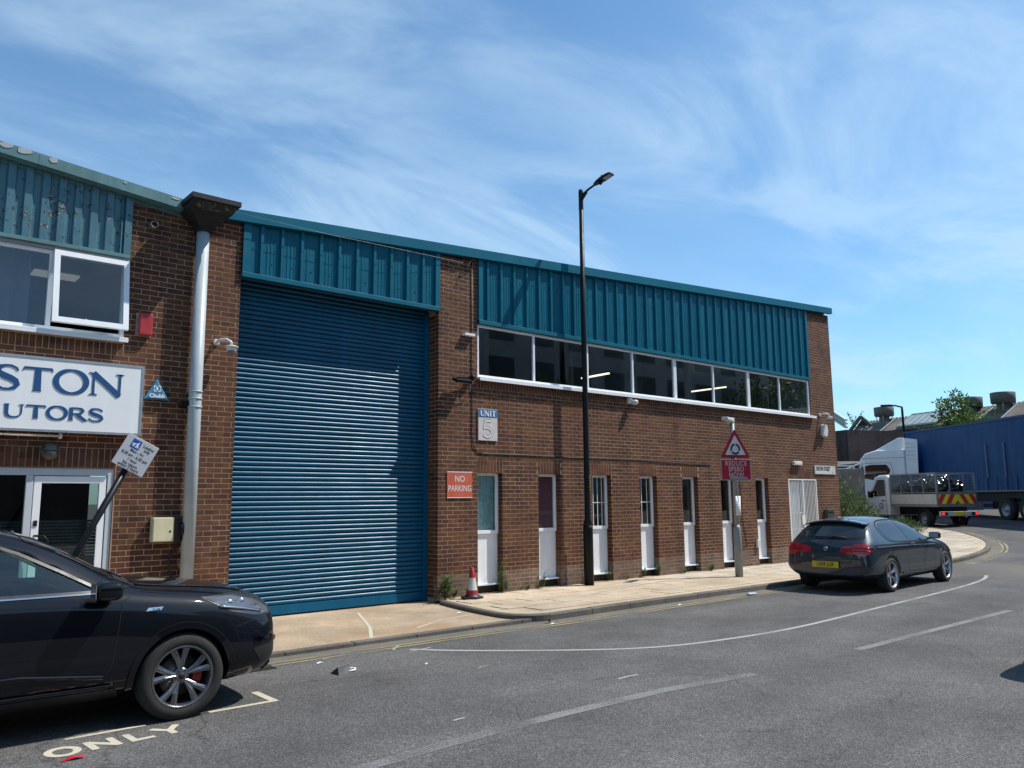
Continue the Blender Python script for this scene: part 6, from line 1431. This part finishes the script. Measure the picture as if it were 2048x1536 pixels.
for x, s in ((0,-1),(0,1),(-2.69,-1),(-2.69,1)): wheel(bmw, (x, s*.770, .318), s, r=.322, rr_=.236, w=.215, style='five', rim=RIMS, caliper=False)

# unseen SUV copy added off to the right, to cast the shadow reaching in
c2 = copy_tree(ford); c2.location = (4.10, -9.62, -.10); c2['label'] = 'copy of the dark SUV, added unseen beyond the right edge to cast a shadow on the road'
# ---------------- articulated lorry: white cab turned left, blue curtain trailer
ltr = tag(empty('lorry', (34.2,7.1,.58)), 'articulated lorry with white cab and tall blue curtain sided trailer', 'lorry')
tr = empty('trailer', (0,0,0), rad(90)-rad(39), ltr); tr.rotation_euler = (0,0,math.atan2(-.81,-.586))   # local +x runs back towards the camera
BLU = mat('blue_curtain', (.002,.045,.150), .45, var=.12, scale=.7, streak=.12, spec=.25); BLUD = mat('blue_frame', (.006,.035,.14), .5, var=.1)
mb = MB(); mb.box(0,13.6,0,2.5,1.32,4.46); mb.build('load_body', BLU, tr)
mb = MB()
vs = []; n = 90
for i in range(n+1):
    x = 13.6*i/n; w_ = .018*math.sin(i*1.9)+.012*math.sin(i*.7); vs += [(x, -.035-w_, 1.36), (x, -.045-w_*.5, 2.9), (x, -.02, 4.36)]
mb.smooth = True; mb.add(vs, [(3*i+k, 3*i+3+k, 3*i+4+k, 3*i+1+k) for i in range(n) for k in (0, 1)]); mb.build('curtain', BLU, tr, fix=False)
mb = MB(); mb.box(-.02,13.62,-.06,.02,4.37,4.47); mb.box(-.02,13.62,-.05,.02,1.26,1.36); mb.box(-.03,.06,-.06,.02,1.36,4.37); mb.build('frame', BLUD, tr)
mb = MB(); mb.box(-.02,13.62,-.08,-.052,1.29,1.325); mb.build('side_rave', mat('pale_rave', (.25,.22,.15), .5), tr)
for x in (6.4, 7.6): mb = MB(); mb.box(x,x+.05,-.10,-.07,1.9,3.4); mb.build('curtain_strap', mat('worn_strap_white', (.14,.18,.26), .7, var=.3, scale=20), tr)
MB().box(1.5,13.2,.4,2.2,.85,1.26).build('chassis', BLACK, tr)
STR = mat('strap_blue_grey', (.05,.09,.20), .6)
for k in range(21):
    x = .5+k*.64; mb = MB(); mb.box(x,x+.05,-.075,-.062,1.30,1.95); mb.box(x-.01,x+.06,-.085,-.0755,1.50,1.58); mb.build('buckle_strap', STR, tr)
mb = MB(); mb.box(2.2,6.4,.06,.10,.5,.60); mb.box(2.2,6.4,.06,.10,.75,.85); mb.build('side_guard', BLUD, tr)
def truck_wheel(par, x, y, s, r=.5, hubc=GALV):
    g = empty('wheel', (x, y, r), 0, par); mb = MB(); mb.smooth = True; hw = .15
    mb.lathe([(r*.56,-hw),(r*.9,-hw),(r,-hw+.04),(r,hw-.04),(r*.9,hw),(r*.56,hw)], 30, 'y'); mb.build('tyre', RUBB, g)
    mb = MB(); mb.smooth = True; mb.lathe([(r*.57,s*hw*.9),(r*.5,s*hw*.8),(r*.46,s*hw*.2),(r*.25,s*hw*.3),(r*.2,s*hw*.9),(0,s*hw*.95)], 24, 'y'); mb.build('rim', hubc, g)
for x in (7.2, 8.5, 9.8):
    for y, s in ((2.3,1),(.2,-1)): truck_wheel(tr, x, y, s)
cb = empty('cab', (-2.9,-.3,0), 0, ltr); cb.location = (-.7,.95,.08); cb.rotation_euler = (0,0,math.atan2(.93,-.37))
# cab local +x = forwards (left in the photograph)
CABW = mat('white_cab_paint', (.80,.81,.82), .3, var=.06, scale=3, spec=.6, coat=.5)
mb = MB(); mb.prism([(-1.15,.9),(1.12,.55),(1.2,1.3),(1.12,2.2),(1.0,2.95),(.75,3.25),(.2,3.42),(-1.15,3.45)], -1.22, 1.22); mb.build('cab_body', CABW, cb, bevel=.09, seg=4)
mb = MB(); mb.prism([(-.25,3.40),(.30,3.38),(-.85,4.02),(-1.15,4.02),(-1.15,3.4)], -1.05, 1.05); mb.build('roof_deflector', CABW, cb, bevel=.04)
mb = MB(); mb.prism([(-1.16,.9),(-1.16,4.0),(-1.75,3.9),(-1.65,1.0)], -1.18, -1.13); mb.prism([(-1.16,.9),(-1.16,4.0),(-1.75,3.9),(-1.65,1.0)], 1.13, 1.18); mb.build('side_fairing', CABW, cb)
for s in (-1, 1):
    y = s*1.222; p = [(.92,1.98),(.98,2.55),(.55,2.66),(-.25,2.66),(-.42,2.35),(-.30,2.12),(.35,1.86)]; p = polyround(p, .1)
    mb = MB(); mb.prism(p, *sorted((y, y+s*.012))); mb.build('side_window', TINT, cb)
    mb = MB(); stroke(mb, [(-.55,1.1),(-.58,2.0),(-.45,2.75),(.95,2.75)], .015, y=y+s*.006, th=s*.004, frame='xz'); stroke(mb, [(-1.1,3.0),(.9,3.0)], .015, y=y+s*.006, th=s*.004, frame='xz'); mb.build('door_seam', SEAMM, cb)
    mb = MB(); mb.bar((.95,s*1.2,2.8),(1.2,s*1.45,2.8),.04); mb.box(1.12,1.24,*sorted((s*1.32,s*1.55)),2.15,2.8); mb.build('mirror', BLACK, cb, bevel=.02)
    mb = MB(); mb.box(-.95,-.30,*sorted((s*1.05,s*1.24)),.5,.95); mb.build('tank', GALV, cb, bevel=.05)
mb = MB(); mb.box(1.19,1.23,-1.0,1.0,1.75,2.7); mb.build('windscreen', TINT, cb)
mb = MB()
for k in range(5): mb.box(-1.62,-1.17,1.181,1.19,2.9+k*.2,2.915+k*.2); mb.box(-1.62,-1.17,-1.19,-1.181,2.9+k*.2,2.915+k*.2)
tag(mb.build('fairing_lines', mat('grey_line', (.3,.3,.31), .5), cb), kind='stuff')
for x in (.55, -2.6):
    for y, s in ((1.05,1),(-1.05,-1)): truck_wheel(cb, x, y, s)
MB().box(-4.2,1.0,-.5,.5,.6,.95).build('chassis', BLACK, cb)
# ---------------- caged dropside truck
cg = tag(empty('tipper_truck', (25.70,1.55,.41), math.atan2(.81,.59)+rad(6)), 'white dropside cage truck full of black bags with chevrons on its tailboard', 'truck')
# local +x forwards, origin under the tail, +y left
DROP = mat('dropside_beige_white', (.52,.50,.44), .5, var=.1, scale=4, streak=.15); GALG = mat('dull_galvanised', (.22,.235,.24), .5, metal=.4, var=.15, scale=8)
W_ = .89; zt_, zc_, ztop = .98, 1.36, 2.2
mb = MB(); mb.box(0,2.9,-W_,W_,.84,.95); mb.build('bed', GALG, cg)
for s in (-1, 1): MB().box(.03,2.87,*sorted((s*W_,s*(W_-.03))),.95,1.36).build('dropside', DROP, cg, bevel=.006)
MB().box(2.87,2.91,-W_,W_,.95,2.2).build('headboard', GALG, cg)
tb = MB().box(-.035,0,-W_,W_,.93,1.38).build('tailboard', GALG, cg)
CHY = mat('chevron_yellow', (.62,.58,.02), .45); CHR_ = mat('chevron_red', (.52,.012,.03), .45)
MB().box(-.042,-.036,-W_+.05,W_-.05,.965,1.345).build('yellow_board', CHY, tb)
def clip(poly, x0, x1):
    for (ax, val, keep) in ((0, x0, 1), (0, x1, -1)):
        out = []
        for i in range(len(poly)):
            a, b = poly[i-1], poly[i]; ia = (a[ax]-val)*keep >= 0; ib = (b[ax]-val)*keep >= 0
            if ia != ib: t = (val-a[ax])/(b[ax]-a[ax]); out.append((val, a[1]+t*(b[1]-a[1])))
            if ib: out.append(b)
        poly = out
        if not poly: return poly
    return poly
for s in (-1, 1):
    for k in range(4):
        c = .0+k*.42; q = [(c-.11 if k else -.0, .966), (c+.11, .966), (c-.22+.11, 1.344), (c-.22-.11, 1.344)] if k else [(0,.966),(.12,.966),(0,1.10)]
        q = [(s*a, b) for a, b in q]; q = clip(q, -W_+.05, W_-.05)
        if k: q = clip(q, 0 if s > 0 else -9, 9 if s > 0 else 0)
        if len(q) > 2: mb = MB(); mb.plate(q, -.0435, 'yz'); mb.build('red_stripe', CHR_, tb)
mb = MB()
for s in (-1, 1):
    y = s*(W_-.02)
    for x in (.02,.8,1.5,2.2,2.85): mb.bar((x,y,1.36),(x,y,ztop),.035)
    mb.bar((.02,y,ztop),(2.87,y,ztop),.05); mb.bar((.02,y,1.42),(2.87,y,1.42),.04); mb.bar((.0,y,.9),(.0,y,ztop),.07)
for y in (-.35,.3): mb.bar((-.02,y,1.40),(-.02,y,ztop),.04)
mb.bar((-.02,-W_,ztop),(-.02,W_,ztop),.05); mb.bar((-.02,-W_,1.42),(-.02,W_,1.42),.05); mb.bar((2.87,-W_,ztop),(2.87,W_,ztop),.05); mb.build('cage_frame', GALG, cg)
# wire mesh of the cage
mb = MB()
for s in (-1, 1):
    y = s*(W_-.02)
    for k in range(28): x = .05+k*.1; mb.bar((x,y,1.42),(x,y,ztop),.006)
    for k in range(7): z = 1.5+k*.11; mb.bar((.02,y,z),(2.87,y,z),.006)
tag(mb.build('wire_mesh', GALG, cg), kind='stuff')
mb = MB(); mb.box(-.10,0,-W_+.03,W_-.03,.48,.66); mb.build('bumper_bar', DROP, cg, bevel=.01)
MB().box(-.02,3.3,-.42,.42,.5,.84).build('chassis', BLACK, cg)
BRK = mat('lit_brake_lamp', (.9,.02,.03), .3, emit=1.6)
for s in (-1, 1):
    l = MB().box(-.125,-.101,*sorted((s*.55,s*.84)),.51,.63).build('tail_light', BLKP, cg); MB().box(-.13,-.126,*sorted((s*.70,s*.82)),.53,.61).build('brake_lamp', BRK, l)
MB().box(-.115,-.101,-.28,.24,.52,.64).build('number_plate', PLY, cg)
for x in (.85, 3.85):
    for s in (-1, 1): truck_wheel(cg, x, s*.76, s, r=.33)
for s in (-1, 1):
    mb = MB(); mb.smooth = True; T_ = [( .85+.42*math.cos(rad(a)), .33+.42*math.sin(rad(a))) for a in range(0, 181, 15)]; stroke(mb, T_, .02, y=s*.90, th=s*.25, frame='xz'); mb.build('mudguard', BLKP, cg)
cc = empty('cab', (-.42,0,0), 0, cg)
mb = MB(); mb.prism([(3.42,.45),(5.35,.45),(5.45,1.05),(4.98,1.28),(4.35,2.12),(4.05,2.22),(3.5,2.22),(3.42,2.1)], -.93, .93); mb.build('cab_body', CABW, cc, bevel=.07, seg=4)
for s in (-1, 1):
    p = polyround([(3.62,1.30),(3.62,2.02),(4.12,2.02),(4.62,1.38),(4.60,1.28)], .07); mb = MB(); mb.prism(p, *sorted((s*.932,s*.94))); w_ = mb.build('side_window', TINT, cc)
    mb = MB(); stroke(mb, [(3.58,.55),(3.56,2.08),(4.16,2.08),(4.72,1.30),(4.70,.9),(4.62,.55)], .014, y=s*.936, th=s*.003, frame='xz'); mb.build('door_seam', SEAMM, cc)
    mb = MB(); mb.box(4.45,4.55,*sorted((s*.95,s*1.18)),1.22,1.52); mb.build('mirror', BLACK, cc, bevel=.03); mb = MB(); mb.box(3.68,3.88,*sorted((s*.935,s*.955)),1.08,1.12); mb.build('door_handle', BLKP, cc)
mb = MB(); mb.smooth = True; mb.lathe([(.10,s*0),(.13,0),(.13,.01),(.10,.01)], 20, 'y', (3.95,.936,.88)); mb.build('door_emblem', mat('door_print_blue', (.05,.10,.22), .5), cc)
mb = MB(); mb.prism([(4.42,2.06),(4.97,1.32),(5.0,1.34),(4.45,2.10)], -.8, .8); mb.build('windscreen', TINT, cc)
# bags of rubbish: each its own thing
BAG = mat('black_bin_bag', (.012,.013,.014), .16, var=.3, spec=.8, bump=.9, bscale=14); BAG2 = mat('grey_bin_bag', (.20,.20,.19), .4, bump=.9, bscale=14)
CM = cg.matrix_basis if False else Matrix.Translation(cg.location) @ Matrix.Rotation(cg.rotation_euler[2], 4, 'Z')
def lump(r, seed, squash=.8):
    random.seed(seed); bm = bmesh.new(); bmesh.ops.create_icosphere(bm, subdivisions=4, radius=r)
    ks = [(rv(), random.uniform(4, 11), random.uniform(0, 6)) for _ in range(9)]
    for v in bm.verts:
        d = v.co.normalized(); f = 1+sum(.05*math.sin(k*d.dot(a)+p) for a, k, p in ks)+.05*abs(math.sin(9*math.atan2(d.y, d.x)))*max(0, d.z)
        v.co *= f; v.co.z *= squash
    me = bpy.data.meshes.new('bin_bag'); bm.to_mesh(me); bm.free(); [setattr(p, 'use_smooth', True) for p in me.polygons]; return me
spots = [(.52,.42,1.60,.34),(1.1,.42,1.60,.36),(1.75,.44,1.52,.33),(2.4,.44,1.50,.30),(.7,.1,1.78,.32),(1.45,.05,1.80,.34),(.50,-.35,1.55,.34),(1.0,-.5,1.60,.34),(2.1,-.2,1.55,.34),(.48,.05,1.30,.28),(2.5,.4,1.30,.24),(1.6,-.6,1.5,.3)]
lbl = ['black bin bag nearest the left rear post of the cage truck','black bin bag second along the left side of the cage truck','black bin bag third along the left side of the cage truck','black bin bag fourth along the left side of the cage truck','black bin bag heaped on top behind the tailboard','black bin bag on top in the middle of the cage truck','black bin bag behind the centre of the chevron tailboard','black bin bag in the right hand half of the cage truck','black bin bag towards the headboard of the cage truck','low black bin bag right behind the tailboard centre','small pale bag by the front left corner of the cage','black bin bag at the right side of the cage truck']
for i, (x, y, z, r) in enumerate(spots):
    me = lump(r*1.12, 80+i); me.materials.append(BAG2 if i == 10 else BAG); o = inst('bin_bag', me, None, CM @ Vector((x, y, z+(.10 if z > 1.45 else -.04))), (0, 0, i*1.3)); tag(o, lbl[i], 'bag', 'bin bags heaped in the cage truck')
random.seed(99)
# ------------------------------------------------------------------ beyond the bend: works building, lamp, tree
DKB = brick_mat('sooty_brick', [(.045,.032,.034),(.06,.042,.040),(.034,.028,.030),(.055,.040,.040)])
ASB = mat('weathered_cement_sheet', (.17,.145,.12), .85, var=.3, scale=1.4, var2=.2, scale2=12); ASL = mat('flashing_pale', (.42,.43,.42), .6, var=.1)
fb = tag(empty('works_building', (54.6,19.6,.4), 0), 'long sooty brick works building with corrugated roof and rooflights behind the lorry', 'building')
ux = Vector((49.9-54.6, 6.2-19.6, 0)).normalized(); ang = math.atan2(ux.y, ux.x); fb.rotation_euler = (0,0,ang)
# local x runs along the wall (towards the right of the photograph), local y is depth away from the road
sgn = 1
L_ = 46
mb = MB(); mb.box(-9,L_,0,.5,-3,6.25); mb.build('wall', DKB, fb)
MB().box(-9.05,L_,-.06,.55,6.25,6.38).build('coping', mat('dark_coping', (.05,.045,.04), .8), fb)
for x in (-8,-3.2,1.4,6.2,11,16,21): MB().box(x,x+.5,-.12,0,-3,6.2).build('buttress', DKB, fb)
for x in (-6.5,-.8,4): MB().box(x,x+1.2,-.03,-.001,2.2,4.2).build('blocked_window', mat('blocked_opening', (.03,.026,.025), .9), fb)
def corr(x0, x1, y0, z0, y1, z1, name, m, p=.30, d=.05):
    mb = MB(); n = int((x1-x0)/p*4); pts = []
    for i in range(n+1): x = x0+(x1-x0)*i/n; h = d*math.cos(i*math.pi/2); pts.append((x, h))
    vs = []
    for x, h in pts: vs += [(x, y0, z0+h), (x, y1, z1+h)]
    mb.smooth = True; mb.add(vs, [(2*i, 2*i+2, 2*i+3, 2*i+1) for i in range(n)]); return mb.build(name, m, fb, fix=False)
corr(-1.6, 3.2, .5, 6.35, 2.4, 7.55, 'roof_sheet', ASB)
corr(7.0, 10.5, .5, 6.35, 2.4, 7.6, 'roof_sheet', ASB); corr(12.2, 20, .5, 6.35, 2.4, 7.65, 'roof_sheet', ASB); corr(20.1, L_, .5, 6.35, 2.4, 7.65, 'roof_sheet', ASB); corr(10.5, 12.2, .5, 6.35, 2.4, 7.55, 'roof_sheet', ASB)
corr(3.2, 7.0, .5, 6.35, .8, 6.6, 'roof_sheet', ASB)
corr(-1.6, L_, 2.45, 7.6, 6, 5.9, 'roof_sheet', ASB)
RL = mat('dusty_rooflight', (.34,.42,.42), .35, var=.15, scale=2)
for k in range(6):
    x = 3.3+k*.6; MB().add([(x+.04,.78,6.72),(x+.56,.78,6.72),(x+.56,2.36,7.68),(x+.04,2.36,7.68)], [(0,1,2,3)]).build('rooflight_pane', RL, fb, fix=False)
mb = MB()
for k in range(7): x = 3.3+k*.6; mb.bar((x,.75,6.74),(x,2.4,7.72),.06,.07)
mb.bar((3.2,.75,6.70),(7.0,.75,6.70),.12); mb.bar((3.2,2.4,7.7),(7.0,2.4,7.7),.10); mb.build('rooflight_frame', ASL, fb)
for x in (.35, 1.75, 10.5, 12.2):
    mb = MB(); mb.bar((x,.45,6.4),(x,2.4,7.62),.14,.08); mb.build('roof_flashing', ASL, fb)
mb = MB(); mb.prism([(-3.0,6.3),(-1.35,7.75),(-1.1,7.75),(-.3,6.9),(-.3,6.3)], 1.8, 2.1); mb.build('gable', DKB, fb)
mb = MB(); mb.bar((-3.2,1.6,6.3),(-1.25,1.6,7.95),.14,.26); mb.bar((-1.25,1.6,7.95),(-.2,1.6,7.1),.14,.26); mb.build('gable_verge', mat('verge_dark', (.06,.06,.055), .8), fb)
VENT = mat('vent_steel', (.12,.115,.10), .6, metal=.3, var=.15)
def roof_vent(x, y, z, s, lab):
    p = fb.matrix_basis @ Vector((x, y, z)) if False else Matrix.Translation(fb.location) @ Matrix.Rotation(ang, 4, 'Z') @ Vector((x, y, z))
    t = tag(empty('roof_ventilator', p, ang), lab, 'roof ventilator', 'drum ventilators on the works roof'); t.scale = (s, s, s)
    MB().box(-.75,.75,-.7,.7,-.9,.28).build('plinth', VENT, t); mb = MB(); mb.smooth = True; mb.lathe([(.42,.28),(.42,.85)], 20); mb.build('throat', VENT, t)
    mb = MB()
    for a in range(4): c, s_ = math.cos(a*math.pi/2+.6), math.sin(a*math.pi/2+.6); mb.bar((.5*c,.5*s_,.28),(.72*c,.72*s_,1.0),.06)
    mb.build('strut', ASL, t); mb = MB(); mb.smooth = True; mb.lathe([(.70,.80),(.78,.84),(.80,1.55),(.76,1.58),(0,1.60)], 26); mb.lathe([(.70,.80),(0,.85)], 26); mb.build('drum', VENT, t)
roof_vent(.95, 1.9, 7.0, .95, 'leftmost of the three drum ventilators on the works roof, left of the far lamp')
roof_vent(8.85, 2.0, 6.85, .95, 'middle drum ventilator on the works roof, just right of the small tree')
roof_vent(11.35, 2.0, 6.85, .98, 'rightmost and tallest drum ventilator on the works roof')
# side block with pale roof edge, just past the warehouse corner
t = tag(empty('shed', (34.2,10.7,.4), ang), 'low sooty building with a grey-green sloping roof edge beyond the warehouse corner', 'building')
mb = MB(); mb.box(-9,.6,0,10,-2,5.0); mb.build('wall', DKB, t)
GR = mat('grey_green_roof', (.34,.44,.42), .5, var=.1)
mb = MB()
for k in range(3): mb.bar((-3,-.3,7.5+k*.2),(.9,-.3,5.1+k*.2),.2,.11)
mb.build('roof_edge', GR, t)
# far lamp
t = tag(empty('street_lamp', (42.0,10.5,.4), ang), 'far black street lamp rising behind the blue trailer', 'street lamp')
mb = MB(); mb.tube([(0,0,0),(0,0,6.6),(0,0,6.9)], [.09,.07,.06], 10); mb.build('pole', POLE, t)
mb = MB(); mb.tube([(0,0,6.85),(-.5,0,7.0),(-.9,0,7.05)], .05, 8); mb.build('arm', POLE, t); MB().obox((-1.2,0,7.08),.75,.3,.13,(0,rad(5),0)).build('lamp_head', POLE, t, bevel=.03)
# small tree on the far wall
random.seed(41)
def tree(loc, H, rad_, label, seed, m=LF2, n=110, L=.28, w=.13, lo=.25, sparse=1, shape=None):
    random.seed(seed); t = tag(empty('tree', loc), label, 'tree'); mb = MB(); tr = MB()
    tr.tube([(0,0,-.3),(.05,0,H*.3),(-.04,.05,H*.6),(0,0,H*.92)], [.05*H*.35,.035*H*.35,.02*H*.35,.008], 8)
    for k in range(14):
        a = k*2.4; z = H*(lo+.045*k); q = Vector((math.cos(a)*rad_*.8, math.sin(a)*rad_*.8, z+H*.13)); tr.tube([(0,0,z),(q.x*.5,q.y*.5,z+H*.05),q], [.02*H*.2,.012*H*.2,.006], 6)
    for _ in range(n):
        f = random.uniform(lo, 1); z = H*f; rr_ = rad_*(1.0-((f-.5)*1.25)**2 if f > .5 else .75+.5*f)*random.uniform(.2, 1)
        a = random.uniform(0, 2*math.pi); c = Vector((rr_*math.cos(a), rr_*math.sin(a), z))
        for _ in range(14): q = rv()*random.uniform(.2,1)*rad_*.30; leaf(mb, c+q, q.normalized()+rv()*.6+Vector((0,0,.2)), rv(), L*random.uniform(.6,1.2), w)
    tr.build('trunk', BARK, t); mb.build('crown', m, t, fix=False); return t
tree((50.2,10.5,4.6), 4.1, 1.25, 'small leafy sapling rising behind the blue trailer against the rooflights', 51, n=120, L=.26)
t2 = tree((49.2,9.2,4.6), 2.3, 1.9, 'low bright green bush crown right of the sapling above the blue trailer', 52, n=90, L=.26, lo=.2)
t2 = tree((50.6,12.0,4.5), 2.0, 1.6, 'dark green bush crown left of the sapling above the blue trailer', 53, n=80, L=.26, lo=.2)
# twig plant on shed parapet
random.seed(60); t = tag(empty('weed', (34.7,10.0,5.3)), 'thin weed sprouting from the parapet beyond the warehouse', 'weed'); mb = MB(); st = MB()
for k in range(7):
    tip = Vector((random.uniform(-.5,.5), random.uniform(-.4,.4), random.uniform(.5,1.3))); st.tube([(0,0,0),tip*.5,tip], .012, 5)
    for q in range(5): leaf(mb, tip*(1-q*.1), rv(), rv(), .16, .07)
mb.build('leaves', LF2, t, fix=False); st.build('stems', BARK, t)
# grey vehicle with a white rack, behind the bush
t = tag(empty('skip_lorry', (25.55,6.55,.5), rad(40)), 'grey tipper body with a white tubular rack behind the bush', 'lorry')
GRB = mat('dull_grey_body', (.15,.16,.165), .6, var=.2, scale=2, streak=.2)
mb = MB(); mb.prism([(-2.6,.9),(2.4,.9),(2.7,2.3),(-2.9,2.6)], -1.1, 1.1); mb.build('body', GRB, t, bevel=.06)
mb = MB()
for a, b in (((-2.8,-1.1,2.9),(2.4,-1.1,2.7)),((-2.8,1.1,2.9),(2.4,1.1,2.7)),((-2.8,-1.1,2.9),(-2.8,1.1,2.9)),((2.4,-1.1,2.7),(2.4,1.1,2.7)),((0,-1.1,2.8),(0,1.1,2.8)),((-2.8,-1.1,2.9),(0,1.1,2.8)),((-2.8,-1.1,2.3),(-2.8,-1.1,2.9)),((2.4,-1.1,2.2),(2.4,-1.1,2.7)),((0,-1.1,2.3),(0,-1.1,2.8))): mb.bar(a, b, .07)
mb.build('rack', WHITE, t)
t.scale = (.62,.75,.92)
for x in (-1.8, 1.7):
    for y in (-.95, .95):
        mb = MB(); mb.smooth = True; mb.lathe([(.3,-.14),(.44,-.13),(.48,-.06),(.48,.06),(.44,.13),(.3,.14)], 24, 'y', (x,y,.48), closed=True); mb.build('wheel', RUBB, t)
MB().box(-2.4,2.2,-.4,.4,.5,.95).build('chassis', BLACK, t)
# ------------------------------------------------------------------ the other side of the road, which the windows mirror
OB = tag(empty('office_block', (0,-31,-.1)), 'long pale office block across the road, mirrored in the ribbon windows', 'building')
mb = MB(); mb.box(12,120,-9,0,-.3,17); mb.build('wall', mat('pale_render', (.42,.43,.44), .9, var=.15, scale=.6), OB)
MB().box(-60,11.9,-9,0,-.3,10.2).build('low_wing', mat('brown_render', (.13,.10,.08), .9, var=.2, scale=.7), OB)
WN = mat('dark_window', (.02,.025,.03), .2)
for f in range(5):
    for k in range(27):
        x = 13.5+k*3.9; MB().box(x,x+2.3,-.05,.03,1+f*3,2.8+f*3).build('window', WN, OB)
for i, (x, y, h, r_) in enumerate(((27,-26,9,3.0),(54,-27,12,3.8),(66,-27,12.5,4.2))):
    tree((x, y, -.1), h, r_, ('leafy street tree across the road from the shutter','leafy street tree across the road from the slot windows','leafy street tree across the road from the far corner')[i], 70+i, n=160, L=.5, w=.3, lo=.3)
